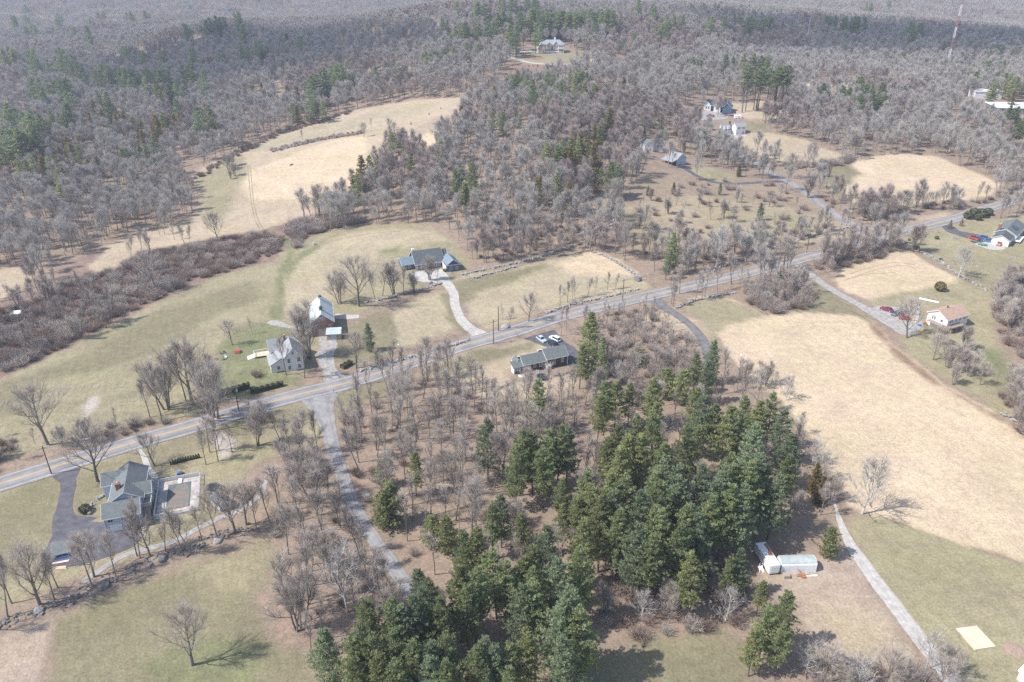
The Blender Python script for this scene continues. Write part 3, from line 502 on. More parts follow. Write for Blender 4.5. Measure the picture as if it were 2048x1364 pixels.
def strips(A, B, w, g):
    """flat twigs from A to B, width w, random roll -> verts, quads (taper to the tip)"""
    d = B - A; L = np.linalg.norm(d, axis=1, keepdims=True) + 1e-9; d = d / L
    r = g.normal(size=d.shape); s = np.cross(d, r); s /= np.linalg.norm(s, axis=1, keepdims=True) + 1e-9
    w = np.broadcast_to(np.asarray(w, float).reshape(-1, 1), (len(A), 1))
    V = np.stack([A - s * w / 2, A + s * w / 2, B + s * w * 0.2, B - s * w * 0.2], 1).reshape(-1, 3)
    return V, np.arange(len(V)).reshape(-1, 4)
def limb(mb, a, d, L, r0, r1, g, n=4, seg=4, bend=0.16, lift=0.0):
    p = Vector(a); d = Vector(d).normalized(); path = [p.copy()]; rad = [r0]
    for i in range(seg):
        d = (d + Vector(g.normal(0, bend, 3)) + Vector((0, 0, lift))).normalized(); p = p + d * (L / seg)
        path.append(p.copy()); rad.append(r0 + (r1 - r0) * (i + 1) / seg)
    mb.tube(path, rad, n, cap=False); return path, d
def bare_tree(seed, h=16, base=0.35, spread=0.5, trunks=1, npri=9, nsec=6, nter=5, ntw=6, tw=0.035, rt=0.25, up=(30, 52), fork=True, lean=0.0, tl=1.0):
    """returns trunk mesh builder and twig arrays; limbs taper at every fork"""
    g = np.random.default_rng(seed); mb = MB(); A = []; B = []; W = []
    for t in range(trunks):
        off = Vector((g.normal(0, 0.35), g.normal(0, 0.35), 0)) if trunks > 1 else Vector((0, 0, 0))
        d0 = Vector((g.normal(0, 0.07 + lean) + off.x * 0.35, g.normal(0, 0.07) + off.y * 0.35, 1)).normalized()
        rtt = rt * (0.75 if trunks > 1 else 1); hh = h * g.uniform(0.85, 1.0) if t else h
        tp, td = limb(mb, off - Vector((0, 0, 0.5)), d0, hh * 0.86, rtt * 1.15, rtt * 0.16, g, 6, 8, 0.05, 0.03)
        def on(path, f):
            x = f * (len(path) - 1); i = min(int(x), len(path) - 2); return path[i].lerp(path[i+1], x - i), (path[i+1] - path[i]).normalized()
        for i in range(npri):
            f = base + (1 - base) * (i + g.uniform(0, 0.8)) / npri; f = min(f, 0.98)
            p, dd = on(tp, f); az = i * 2.4 + g.uniform(-0.4, 0.4); el = R(g.uniform(*up)) + (f - base) * 0.3
            dv = Vector((math.cos(az) * math.cos(el), math.sin(az) * math.cos(el), math.sin(el)))
            L = hh * spread * (1.05 - 0.75 * (f - base) / (1 - base)) * g.uniform(0.8, 1.15)
            pp, _ = limb(mb, p, dv, L, rtt * 0.42 * (1.1 - f * 0.6), 0.03, g, 4, 5, 0.09, 0.08)
            for j in range(nsec):
                q, qd = on(pp, min(0.99, 0.28 + 0.72 * (j + g.uniform(0, 0.9)) / nsec))
                sd = (qd + Vector(g.normal(0, 0.42, 3)) + Vector((0, 0, 0.25))).normalized(); SL = L * g.uniform(0.34, 0.62)
                sp, _ = limb(mb, q, sd, SL, 0.05, 0.02, g, 3, 3, 0.16, 0.07)
                for k in range(nter):
                    q2, d2 = on(sp, min(0.99, 0.15 + 0.85 * (k + g.uniform(0, 1)) / nter))
                    t2 = (d2 + Vector(g.normal(0, 0.45, 3)) + Vector((0, 0, 0.2))).normalized(); TL = max(0.7, SL * g.uniform(0.35, 0.6))
                    e2 = q2 + t2 * TL; A.append(q2); B.append(e2); W.append(tw * 1.3)
                    for m_ in range(ntw):
                        q3 = q2.lerp(e2, g.uniform(0.15, 1)); t3 = (t2 + Vector(g.normal(0, 0.42, 3)) + Vector((0, 0, 0.28))).normalized()
                        A.append(q3); B.append(q3 + t3 * g.uniform(0.7, 1.7) * tl); W.append(tw)
    V, Q = strips(np.array(A, float), np.array(B, float), np.array(W), g)
    return mb, V, Q
def quadify(mb):
    V = np.array(mb.v, float); Q = np.array([f if len(f) == 4 else (f + (f[-1],))[:4] for f in mb.f]); return V, Q
def pine_tree(seed, h=22, base=0.3, rad=4.6, whorls=15, per=6, tuft=7, size=0.62, cone=0.75, gaps=0.12, blades=5):
    g = np.random.default_rng(seed); mb = MB()
    tp, _ = limb(mb, (0, 0, -0.5), (g.normal(0, 0.02), g.normal(0, 0.02), 1), h * 0.98 + 0.5, 0.30, 0.04, g, 6, 9, 0.012, 0.02)
    Pc = []; Dc = []
    for k in range(int(26 * base)):   # dead stubs below the living crown
        f = base * g.uniform(0.4, 1.15); x = f * (len(tp) - 1); i = min(int(x), len(tp) - 2); q = tp[i].lerp(tp[i+1], x - i); a = g.uniform(0, 6.28)
        limb(mb, q, (math.cos(a), math.sin(a), g.uniform(-.15, .25)), g.uniform(0.8, 2.6), 0.045, 0.015, g, 3, 2, 0.1)
    def on(f):
        x = f * (len(tp) - 1); i = min(int(x), len(tp) - 2); return tp[i].lerp(tp[i+1], x - i)
    for w in range(whorls):
        u = (w + 0.2) / whorls; f = base + (1 - base) * u
        prof = (1 - u ** 1.6) ** 0.70 * (0.62 + 0.38 * min(1, u / 0.25)) * (1 + 0.16 * math.sin(w * 2.1 + seed)) if cone < 1 else (1 - u) ** 0.85 * (0.7 + 0.3 * min(1, u / 0.1))
        L0 = rad * max(0.13, prof) * g.uniform(0.82, 1.12)
        for i in range(per):
            if g.random() < gaps: continue
            az = w * 1.1 + 2 * math.pi * i / per + g.uniform(-0.35, 0.35); L = L0 * g.uniform(0.72, 1.2)
            el = R(-8 + 42 * u + g.uniform(-8, 8)); p = on(min(0.995, f + g.uniform(-0.012, 0.012)))
            dv = Vector((math.cos(az) * math.cos(el), math.sin(az) * math.cos(el), math.sin(el)))
            pp, _ = limb(mb, p, dv, L, 0.07, 0.02, g, 3, 4, 0.05, 0.045)
            sub = max(2, int(tuft * (0.45 + 0.75 * L / rad)))
            for k in range(sub):
                t = 0.22 + 0.78 * (k + g.uniform(0, 1)) / sub; x = t * (len(pp) - 1); ii = min(int(x), len(pp) - 2); q = pp[ii].lerp(pp[ii+1], x - ii)
                side = Vector((-dv.y, dv.x, 0)); lat = g.normal(0, 0.30) * L * (1.1 - t * 0.75)
                q = q + side * lat + Vector((0, 0, g.normal(0.05, 0.13) * (1 + 0.4 * abs(lat))))
                Pc.append(q); Dc.append((dv * 0.8 + side * np.sign(lat) * 0.5 + Vector((0, 0, 0.45))).normalized())
    for k in range(4): Pc.append(on(0.985) + Vector(g.normal(0, 0.15, 3))); Dc.append(Vector((g.normal(0, 0.4), g.normal(0, 0.4), 1)).normalized())
    Pc = np.array(Pc, float); Dc = np.array(Dc, float); n = len(Pc)
    Pr = np.repeat(Pc, blades, 0) + g.normal(0, size * 0.30, (n * blades, 3)) * [1, 1, 0.55]
    D = np.repeat(Dc, blades, 0) + g.normal(0, 0.62, (n * blades, 3)); D /= np.linalg.norm(D, axis=1, keepdims=True)
    r = g.normal(size=D.shape) * [0.6, 0.6, 0.35]; S = np.cross(D, r); S /= np.linalg.norm(S, axis=1, keepdims=True) + 1e-9
    sz = size * g.uniform(0.7, 1.25, (n * blades, 1)); wd = sz * 0.26
    V = np.stack([Pr - D * sz * 0.4 - S * wd * 0.3, Pr + S * wd * 0.8, Pr + D * sz * 0.62, Pr - S * wd * 0.8], 1).reshape(-1, 3)
    return mb, V, np.arange(len(V)).reshape(-1, 4)
def shrub(seed, h=2.0, r=1.6, n=260, tw=0.04):
    g = np.random.default_rng(seed); A = []; B = []; W = []
    for i in range(n):
        a = g.uniform(0, 6.28); b = g.uniform(0, 1) ** 0.7; p0 = np.array([math.cos(a) * b * r * 0.35, math.sin(a) * b * r * 0.35, -0.1])
        d = np.array([math.cos(a) * b * 0.9, math.sin(a) * b * 0.9, 1.0]) + g.normal(0, 0.18, 3); L = h * g.uniform(0.35, 1.25) / np.linalg.norm(d) * 1.25
        e = p0 + d * L; m = p0 + (e - p0) * 0.55 + g.normal(0, 0.08, 3)
        A += [p0, m]; B += [m, e]; W += [tw * 1.2, tw]
        for k in range(3):
            q = p0 + (e - p0) * g.uniform(0.35, 0.95); A.append(q); B.append(q + (d * 0.3 + g.normal(0, 0.5, 3)) * L * 0.3); W.append(tw)
    return strips(np.array(A), np.array(B), np.array(W), g)
def merge(parts, name, mats):
    """parts: (V, Q, material index) -> one mesh"""
    Vs, Qs, mi, b = [], [], [], 0
    for V, Q, m in parts: Vs.append(V); Qs.append(Q + b); mi += [m] * len(Q); b += len(V)
    return mesh_np(name, np.vstack(Vs), np.vstack(Qs), mats, mi)
class Kind:
    def __init__(s, name, trunk, crown, bark, leaf, height, crown_name='crown'):
        s.name, s.h = name, height; V, Q = quadify(trunk)
        s.trunk = mesh_np(name + '_trunk', V, Q, [bark]); s.crown = mesh_np(name + '_crown', crown[0], crown[1], [leaf])
        me = merge([(V, Q, 0), (crown[0], crown[1], 1)], name + '_whole', [bark, leaf])
        s.proto = bpy.data.objects.new(name + '_whole', me)   # only used as the source of the far woods; not linked to the scene
        s.cn = crown_name
        s.xf = None
K = {}
def mk_bare(key, name, leaf=TWIG, bark=BARK, **kw):
    mb, V, Q = bare_tree(**kw); K[key] = Kind(name, mb, (V, Q), bark, leaf, kw['h'])
def mk_pine(key, name, leaf=NEEDLE, bark=BARK_PINE, **kw):
    mb, V, Q = pine_tree(**kw); K[key] = Kind(name, mb, (V, Q), bark, leaf, kw['h'])
# field trees: broad, low forks
for i in range(3): mk_bare(f'wide{i}', 'bare_tree', seed=20 + i, h=16, base=0.22, spread=0.52, npri=13, nsec=8, nter=7, ntw=8, tw=0.018, rt=0.36)
for i in range(2): mk_bare(f'multi{i}', 'bare_tree', seed=30 + i, h=14, base=0.18, spread=0.34, up=(42, 66), trunks=4, npri=7, nsec=7, nter=6, ntw=7, tw=0.018, rt=0.26)
# wood-edge and forest trees: tall stem, small crown
for i in range(4): mk_bare(f'tall{i}', 'bare_tree', seed=40 + i, h=17, base=0.32, spread=0.29, up=(52, 74), npri=10, nsec=6, nter=6, ntw=7, tw=0.020, tl=.85, rt=0.19, lean=0.03)
for i in range(3): mk_bare(f'thin{i}', 'bare_tree', seed=50 + i, h=12, base=0.34, spread=0.24, up=(52, 74), npri=7, nsec=4, nter=4, ntw=6, tw=0.022, tl=.7, rt=0.10, lean=0.05)
for i in range(3): mk_bare(f'mid{i}', 'bare_tree', leaf=TWIG_FAR, seed=60 + i, h=16, base=0.28, spread=0.36, up=(47, 72), npri=9, nsec=6, nter=6, ntw=11, tw=0.021, tl=1.15, rt=0.2)
for i in range(2): mk_bare(f'red{i}', 'bare_tree', leaf=TWIG_RED, seed=65 + i, h=13, base=0.26, spread=0.29, up=(48, 72), npri=8, nsec=6, nter=6, ntw=10, tw=0.021, tl=1.1, rt=0.15)
mk_bare('birch0', 'bare_birch', leaf=TWIG_PALE, bark=BARK_PALE, seed=70, h=15, base=0.4, spread=0.22, trunks=2, npri=6, nsec=4, nter=4, ntw=3, tw=0.04, rt=0.2)
mk_bare('pale0', 'bare_tree', leaf=TWIG_PALE, bark=BARK_PALE, seed=71, h=14, base=0.2, spread=0.42, trunks=2, npri=9, nsec=6, nter=4, ntw=3, tw=0.038, rt=0.24)
# pines
for i in range(4): mk_pine(f'pine{i}', 'white_pine', leaf=(NEEDLE, NEEDLE, NEEDLE_OLIVE, NEEDLE_BLUE)[i], seed=80 + i, h=22, base=(0.28, 0.36, 0.3, 0.25)[i], rad=(4.7, 4.1, 4.4, 4.9)[i], whorls=14, per=6, tuft=15, size=0.52, blades=10, gaps=0.24)
mk_pine('pinetall', 'white_pine', leaf=NEEDLE, seed=90, h=24, base=0.58, rad=3.8, whorls=9, per=5, tuft=12, size=0.52, gaps=0.28, blades=10)
mk_pine('pinefull', 'white_pine', leaf=NEEDLE_BLUE, seed=91, h=20, base=0.08, rad=5.2, whorls=16, per=7, tuft=15, size=0.52, blades=9, gaps=.18)
mk_pine('cedar', 'red_cedar', leaf=NEEDLE_GOLD, seed=92, h=9, base=0.06, rad=2.4, whorls=14, per=7, tuft=7, size=0.5, cone=1, gaps=0.03)
mk_pine('youngpine', 'young_pine', leaf=NEEDLE_OLIVE, seed=93, h=10, base=0.15, rad=3.4, whorls=11, per=6, tuft=10, size=0.5, gaps=0.1, blades=7)
mk_pine('spruce', 'spruce_tree', leaf=NEEDLE, seed=94, h=16, base=0.08, rad=3.0, whorls=18, per=7, tuft=6, size=0.55, cone=1, gaps=0.04)
for i in range(3): mk_pine(f'farpine{i}', 'white_pine', leaf=(NEEDLE, NEEDLE_BLUE, NEEDLE_OLIVE)[i], seed=96 + i, h=21, base=(0.3, 0.2, 0.25)[i], rad=(4.6, 4.4, 3.8)[i], whorls=10, per=5, tuft=6, size=1.0, blades=6)
mk_pine('farcedar', 'red_cedar', leaf=NEEDLE_GOLD, seed=99, h=11, base=0.1, rad=3.0, whorls=8, per=6, tuft=5, size=0.9, cone=1, blades=4)
# far clumps for the distant woods (several crowns in one light mesh)
def bare_clump(seed, n=10, r=15, tw=0.09, leaf=TWIG):
    g = np.random.default_rng(seed); A = []; B = []; W = []; mb = MB()
    for i in range(n):
        a = g.uniform(0, 6.28); q = math.sqrt(g.uniform(0, 1)) * r; cx, cyy = q * math.cos(a), q * math.sin(a); h = g.uniform(12, 17); cr = g.uniform(2.6, 4.4)
        mb.tube([(cx, cyy, -1), (cx + g.normal(0, .4), cyy + g.normal(0, .4), h * 0.8)], [0.22, 0.08], 3, cap=False)
        for k in range(120):
            v = g.normal(size=3); v /= np.linalg.norm(v); v[2] = abs(v[2]) * 1.0 - 0.25
            c = np.array([cx, cyy, h * 0.52]); e = c + v * [cr, cr, h * 0.48] * g.uniform(0.75, 1.05); s = c + (e - c) * g.uniform(0.35, 0.6)
            A.append(s); B.append(e); W.append(tw)
            for _ in range(2): s2 = s + (e - s) * g.uniform(0.3, 0.8); A.append(s2); B.append(s2 + (e - c) * 0.28 + g.normal(0, 0.6, 3)); W.append(tw * 0.8)
    V, Q = strips(np.array(A), np.array(B), np.array(W), g); Vt, Qt = quadify(mb)
    o = bpy.data.objects.new('far_bare_trees', merge([(Vt, Qt, 0), (V, Q, 1)], 'far_bare_trees', [BARK, leaf])); return o
CLUMPS = [bare_clump(200, leaf=TWIG_FAR), bare_clump(201, leaf=TWIG_FAR), bare_clump(202, leaf=TWIG_RED), bare_clump(203, leaf=TWIG_PALE)]
BRUSHM = mat('red_brown_brush', (0.245, 0.180, 0.150), 0.95, 0.12, 0.4, rgb2=(0.325, 0.245, 0.205), objvar=0.25)
BUSH = []
for i in range(4):
    V, Q = shrub(300 + i, h=(1.8, 2.6, 2.2, 3.2)[i], r=(1.6, 2.0, 1.3, 1.8)[i], tw=0.05)
    BUSH.append(mesh_np('bush_twigs', V, Q, [(BRUSHM, TWIG, BRUSHM, TWIG_RED)[i]]))
BUSHP = [bpy.data.objects.new('bush_source', m) for m in BUSH]

# ---- placing
TREES = []   # dict(key, x, y, z, s, rz, label, group, cat)
def put(key, px, py, h=None, top=False, label=None, group=None, rz=None, sx=1.0):
    k = K[key]; s = (h / k.h) if h else 1.0
    w = pts([(px, py)], k.h * s * 0.97 if top else 0.0)[0]
    TREES.append(dict(key=key, x=w[0], y=w[1], z=w[2], s=s, sx=sx, rz=random.uniform(0, 6.28) if rz is None else rz, label=label, group=group)); return TREES[-1]
# ------------------------------------------------------------------ where the trees stand
ROADS = []
for pth, wd in (([(-420,1075),(0,968),(102,936),(219,900),(386,852),(526,809),(697,765),(919,693),(1124,632),(1380,573),(1519,539),(1655,503),(1802,464),(1914,436),(2080,388),(2300,330)], 5.5),
    ([(640,783),(645,820),(668,900),(705,1005),(775,1115),(850,1225)], 3.2), ([(1440,278),(1510,325),(1580,365),(1665,425),(1745,470)], 3.5),
    ([(132,942),(136,975),(128,1040)], 3), ([(968,682),(920,635),(908,590),(868,550)], 3.5), ([(1308,598),(1375,645),(1410,690),(1420,760)], 2.5),
    ([(1600,530),(1665,580),(1760,632),(1820,670)], 3), ([(1688,1050),(1730,1130),(1800,1225),(1880,1330),(1960,1450)], 2.8), ([(1350,328),(1392,351),(1450,367),(1580,366)], 2.2),
    ([(1075,104),(1020,108),(1060,126),(1140,129),(1185,119)], 3), ([(1078,668),(1110,688),(1150,730)], 5)):
    ROADS.append((smooth_path(pts(pth), 3), wd))
CLEAR = [(1080,722,13),(1050,740,9),(1110,715,9),(860,520,17),(900,528,10),(640,650,16),(575,715,14),(240,1000,16),(350,990,16),(1895,632,13),(2015,480,16),(1800,635,13),
         (1100,100,20),(1433,214,14),(1475,262,9),(1455,250,9),(1308,292,9),(1352,318,12),(1597,1128,10),(1540,1128,7),(2020,215,34),(1385,228,16),(1470,236,5),(33,628,5),(1380,345,10),(1335,345,9),(1345,360,8),(1145,735,8),(1300,312,9),(1290,325,8),(1310,330,7),(1455,285,11),(1430,265,9),(1420,245,14),(1400,240,10),(1450,275,9),(1490,285,8),(1030,135,8),(1065,140,9),(1100,142,9),(1140,140,9),(1175,132,7),(1205,118,8),(1300,338,10),(1318,352,8),(1520,345,6),(1560,345,8),(1600,350,8),(1640,345,7),(1620,365,7),(1700,415,7),(1850,425,5),(1950,395,5),(2000,242,14),(2040,242,16),(1965,225,10),(200,520,12),(240,500,12),(300,480,12),(350,468,12),(400,458,12),(450,455,12)]
CW = [(pts([(a, b)])[0][:2], r) for a, b, r in CLEAR]
def blocked(x, y, extra=0.0):
    m = np.zeros(x.shape, bool)
    for pth, wd in ROADS:
        mn, mx = pth.min(0) - 12, pth.max(0) + 12; k = np.where((x > mn[0]) & (x < mx[0]) & (y > mn[1]) & (y < mx[1]))[0]
        if len(k) == 0: continue
        for i in range(0, len(k), 4000):
            kk = k[i:i+4000]; d = np.hypot(x[kk, None] - pth[None, :, 0], y[kk, None] - pth[None, :, 1]).min(1); m[kk] |= d < wd + extra
    for c, r in CW: m |= np.hypot(x - c[0], y - c[1]) < r
    return m
from mathutils.kdtree import KDTree
_ok = np.where((AA.ravel() > -9))[0]
def litter_at(x, y):
    """look the ground cover up in the terrain grid"""
    r = np.hypot(x, y); a = np.arctan2(x, y)
    i = np.clip(np.searchsorted(rr, r), 0, NR - 1); j = np.clip(((a - aa[0]) / (aa[1] - aa[0]) + 0.5).astype(int), 0, NA - 1)
    return litter[i * NA + j]
def scatter(xs, ys, keys, wts, hs, lab=None, grp=None, squeeze=None):
    zs = terr(xs, ys); kk = rng.choice(len(keys), len(xs), p=np.array(wts) / sum(wts))
    for x, y, z, k in zip(xs, ys, zs, kk):
        key = keys[k]; TREES.append(dict(key=key, x=x, y=y, z=z, s=rng.uniform(*hs) / K[key].h, sx=rng.uniform(0.8, 1.2), rz=rng.uniform(0, 6.28), label=lab, group=grp))
def region(pp, spacing, keys, wts, hs, lab=None, grp=None, extra=0.0, edge=0.0):
    w = wpoly(pp); mn, mx = w.min(0), w.max(0)
    gx_, gy_ = np.meshgrid(np.arange(mn[0], mx[0], spacing), np.arange(mn[1], mx[1], spacing)); xs = gx_.ravel() + rng.uniform(-.5, .5, gx_.size) * spacing; ys = gy_.ravel() + rng.uniform(-.5, .5, gx_.size) * spacing
    m = sdist(w, xs, ys) > edge; xs, ys = xs[m], ys[m]; m = ~blocked(xs, ys, extra); scatter(xs[m], ys[m], keys, wts, hs, lab, grp)
TALL = ['tall0', 'tall1', 'tall2', 'tall3']; THIN = ['thin0', 'thin1', 'thin2']
# -- trees that stand out, by the foot of the trunk
HERO = [
 ('wide0',97,890,18.5,'broad bare tree leaning out of the roadside brush beside the gravel field track'),
 ('wide1',195,962,17,'large forked bare tree on the lawn between dark driveway and blue-grey house'),
 ('wide2',310,932,9.5,'low gnarled bare tree beside the concrete path above the grey-roofed house'),
 ('wide1',718,612,20,'big spreading bare tree between the red barn and the curved driveway'),
 ('multi0',680,607,14,'smaller bare tree just behind the barn beside the big spreading one'),
 ('wide2',1057,643,10,'gnarled old bare tree on the field edge just across the road from the parked cars'),
 ('multi1',624,716,20,'huge many-stemmed bare tree between the white farmhouse and the red barn'),
 ('tall1',609,756,15,'tall slim bare tree in front of the right corner of the white farmhouse'),
 ('tall2',573,750,14,'slim bare tree in front of the white farmhouse porch'),
 ('wide0',713,736,12,'round-headed bare tree behind the utility pole by the farm driveway'),
 ('wide2',316,583,17,'gnarled pale-trunked bare tree rising alone from the reddish brush'),
 ('wide0',465,690,9,'small bare tree with a dark trunk on the farmhouse lawn'),
 ('thin1',505,668,7,'very small thin bare tree on the far side of the farmhouse lawn'),
 ('wide0',384,1330,13.5,'lone upright fan-shaped bare tree on the bottom lawn with a leaf ring'),
 ('pale0',1722,1027,17,'lone pale-barked bare tree at the corner of the big straw field'),
 ('wide1',1814,676,14,'bare tree with a thick straight trunk at the end of the gravel drive'),
 ('wide0',1228,438,18,'broad-crowned bare tree leaning over a fallen log on the slope'),
 ('birch0',1178,502,13,'white-stemmed birch at the corner of the field stone wall'),
 ('pale0',1431,533,17,'big bare tree with pale crooked limbs behind the roadside wall'),
 ('pale0',1504,492,14,'pale many-branched bare tree beside the dark pine above the road'),
 ('wide2',1565,541,15,'bare tree leaning over the main road at the gravel lane'),
 ('tall0',1463,569,15,'straight dark-trunked bare tree on the south edge of the main road'),
 ('multi1',1613,395,14,'many-stemmed bare tree where the small drive meets the upper road'),
 ('wide2',1582,357,14,'bare tree standing alone at the corner between the two upper fields'),
 ('wide1',438,482,13,'black crooked bare tree at the top edge of the reddish brush'),
 ('multi0',598,1258,16,'wide leaning bare tree in the wood beside the bottom lawn'),
 ('pale0',694,1226,17,'pale-barked bare tree left of the asphalt side road near the pines'),
 ('tall3',606,286,9,'lone thin bare tree on the upper left field'),
 ('wide0',640,425,14,'crooked dark bare tree at the lower edge of the straw field'),
 ('multi1',515,893,13,'gnarled many-stemmed bare tree south of the road behind the gravel spur'),
 ('wide2',1285,462,12,'dark bare tree beside the boulders on the open slope'),
]
for k, x, y, h, lab in HERO: put(k, x, y, h, label=lab)
def row(keys, lst, grp, lab):
    for i, (x, y, h) in enumerate(lst): put(keys[i % len(keys)], x, y, h, group=grp, label=lab)
row(['tall0','tall2','wide0','tall1'], [(15,1235,15),(24,1207,14),(80,1209,15),(109,1199,12),(116,1175,12),(183,1171,15),(188,1154,11),(232,1154,12),(280,1117,15),(274,1112,13),(301,1113,10),(367,1110,13),(383,1106,15),(436,1079,15),(472,1065,13),(513,1058,12),(331,1103,10),(403,1079,10),(492,1050,11),(540,1045,13),(-30,1260,15)],
    'bare trees along the tumbled stone wall', 'slender bare tree growing out of the tumbled stone wall below the house lawn')
row(['tall1','multi0','wide1','tall3'], [(325,843,19),(335,818,18),(385,812,20),(372,802,19),(410,802,19),(430,838,20),(425,862,14),(300,835,13),(445,800,16)],
    'bare trees between farm field and road', 'tall bare tree in the clump between the farm field and the road')
row(['tall2','thin0','tall0'], [(420,905,12),(438,900,12),(412,930,11),(436,923,11),(500,862,11),(560,880,11),(575,905,10),(600,880,9),(530,845,9),(465,905,10)],
    'bare trees around the gravel spur', 'slim bare tree on the rough grass beside the pale gravel spur')
row(['tall0','multi1','tall3'], [(765,592,14),(790,590,14),(808,588,12),(750,597,13),(857,560,11),(862,562,9),(873,560,8),(830,585,9)],
    'bare trees on the wall near the ranch house', 'bare tree on the stone wall below the long grey ranch house')
row(['multi0','multi1','wide0'], [(1895,735,10),(1920,747,11),(1865,720,9),(1938,752,10),(1905,770,8),(1960,770,8),(1880,690,8),(1925,700,9)],
    'bare trees below the tan-roofed house', 'low bushy bare tree on the grass below the tan-roofed white house')
row(['tall1','tall2','thin1'], [(1390,602,13),(1409,593,13),(1404,597,12),(1359,587,13),(1342,608,12),(1434,585,14),(1346,612,10),(1519,560,12),(1480,575,11),(1580,545,12),(1648,511,13),(1665,507,13),(1690,500,12),(1700,497,12),(1640,515,12),(1720,492,12),(1745,485,11)],
    'bare trees on the south side of the road', 'slim bare tree on the verge south of the main road beside the low wall')
row(['tall0','tall3','thin2'], [(1630,474,14),(1645,466,14),(1600,478,12),(1560,487,12),(1680,462,12),(1700,452,13),(1540,500,12),(1350,470,9),(1397,415,12),(1422,440,10),(1330,430,9),(1457,425,8)],
    'bare trees on the rough slope north of the road', 'bare tree on the rough grass slope north of the main road')
row(['tall2','tall0','wide2'], [(1540,358,12),(1491,326,9),(1460,310,8),(1515,300,6),(1582,340,7),(1755,425,10),(1770,428,10),(1785,425,9),(1800,428,9),(1770,440,11),(1840,420,9),(1850,418,9),(1830,424,8),(1875,410,8),(1735,432,8),(1890,408,7)],
    'bare trees round the upper fields', 'thin bare tree on the edge of the upper right field')
row(['multi0','multi1'], [(458,340,11),(465,333,10),(470,352,9),(463,358,6)], 'bare trees in the clump standing on the straw field', 'bushy bare tree of the small clump standing alone in the straw field')
row(['wide0','thin0','wide2'], [(728,275,9),(742,263,10),(782,262,8),(790,268,7)], 'bare trees where the upper field narrows', 'small bare tree beside the farm track on the upper left field')
row(['tall0','thin0','tall1'], [(262,522,13),(300,508,14),(305,516,13),(283,500,12),(350,480,10),(370,490,11),(380,487,10),(320,470,12),(330,468,12),(250,640,9),(135,650,9),(102,645,9),(75,700,9),(60,672,8),(20,700,10)],
    'bare trees scattered through the brush', 'bare tree standing in the reddish brush by the brook')
row(['pale0','multi0','tall2'], [(1640,960,9),(1652,985,10),(1640,1030,10),(1625,930,9),(1662,1000,8),(1600,870,8),(1570,800,9),(1530,770,9),(1545,790,9),(1515,780,8),(1490,765,9)],
    'bare trees between the pines and the straw field', 'bare tree at the edge of the pine grove beside the straw field')
row(['wide1','multi0','pale0'], [(1640,1370,9),(1680,1380,9),(1710,1390,10),(1760,1385,10),(1800,1390,9),(1850,1340,10),(1875,1380,9),(1890,1350,8),(1610,1350,8)],
    'bare trees at the foot of the gravel lane', 'low bare tree at the near end of the pale gravel lane')
row(['multi1','tall0','pale0'], [(1330,1230,9),(1360,1210,10),(1280,1240,8),(1400,1170,8),(1430,1215,8),(1450,1240,9),(1210,1230,9),(1245,1170,12),(1220,1180,12),(1180,1000,10),(1150,1010,9),(1110,980,9),(1165,1030,8),(1215,740,9),(1235,770,9),(1190,790,10),(1170,810,9)],
    'bare trees among the pines', 'bare grey tree standing among the tall pines')
row(['tall0','thin1','tall3'], [(1016,657,9),(1006,640,7),(1120,611,9),(1145,600,9),(1150,596,10),(1135,604,9),(1175,592,8),(1190,587,8),(1215,580,8),(1230,578,7),(1122,672,11),(1132,660,10),(1168,650,9)],
    'bare trees on the roadside by the middle field', 'thin bare tree on the roadside strip by the middle field')
# -- woods by area
region([(672,830),(760,775),(860,745),(905,740),(960,795),(1050,810),(1150,790),(1140,860),(1100,900),(1000,1000),(980,1080),(900,1150),(830,1170),(770,1090),(722,990),(690,900)], 5.4, TALL + THIN + ['wide1'], [3,3,3,3,3,3,3,0.6], (11.5, 17.5), grp='bare trees in the wood east of the side road', lab='slender bare tree in the brown wood between side road and pine grove', extra=1)
region([(570,900),(640,880),(668,930),(690,1000),(730,1080),(800,1180),(830,1300),(700,1260),(650,1350),(600,1300),(550,1200),(570,1100),(530,1020),(560,960)], 4.7, TALL + THIN + ['multi0'], [3,3,3,3,2,2,2,1], (11, 16.5), grp='bare trees in the wood west of the side road', lab='slender bare tree in the brown wood left of the asphalt side road', extra=1)
region([(1165,660),(1220,625),(1300,615),(1350,660),(1395,700),(1400,750),(1300,790),(1230,775),(1200,720)], 4.2, ['thin0','thin1','thin2','tall1'], [3,3,3,1], (5, 9.5), grp='bare trees in the purple thicket', lab='thin bare sapling in the purple-grey thicket behind the dark house')
region([(1490,575),(1560,552),(1612,562),(1640,602),(1600,620),(1540,627),(1495,605)], 4.5, ['thin0','thin1','tall3','multi1'], [2,2,2,1], (7, 11), grp='bare trees on the island of brush', lab='bare sapling on the brushy island between road and straw field')
region([(1630,535),(1700,498),(1780,475),(1800,490),(1765,512),(1680,535)], 5, ['thin0','tall1','multi1'], [2,3,1], (9, 13), grp='bare trees on the brushy bank', lab='bare tree on the brushy bank south of the bend in the road', extra=0)
region([(1985,595),(2048,560),(2200,560),(2200,700),(2048,700),(1995,665)], 5.5, ['multi0','multi1','tall2','red0'], [2,2,1,1], (8, 13), grp='bare trees right of the tan-roofed house', lab='bare tree in the wood beyond the lawn of the tan-roofed house')
region([(2005,790),(2048,750),(2200,800),(2200,1000),(2048,880)], 5, ['multi0','tall2','red0'], [2,1,1], (8, 12), grp='bare trees on the lower right field edge', lab='bare tree in the thicket along the lower field edge')
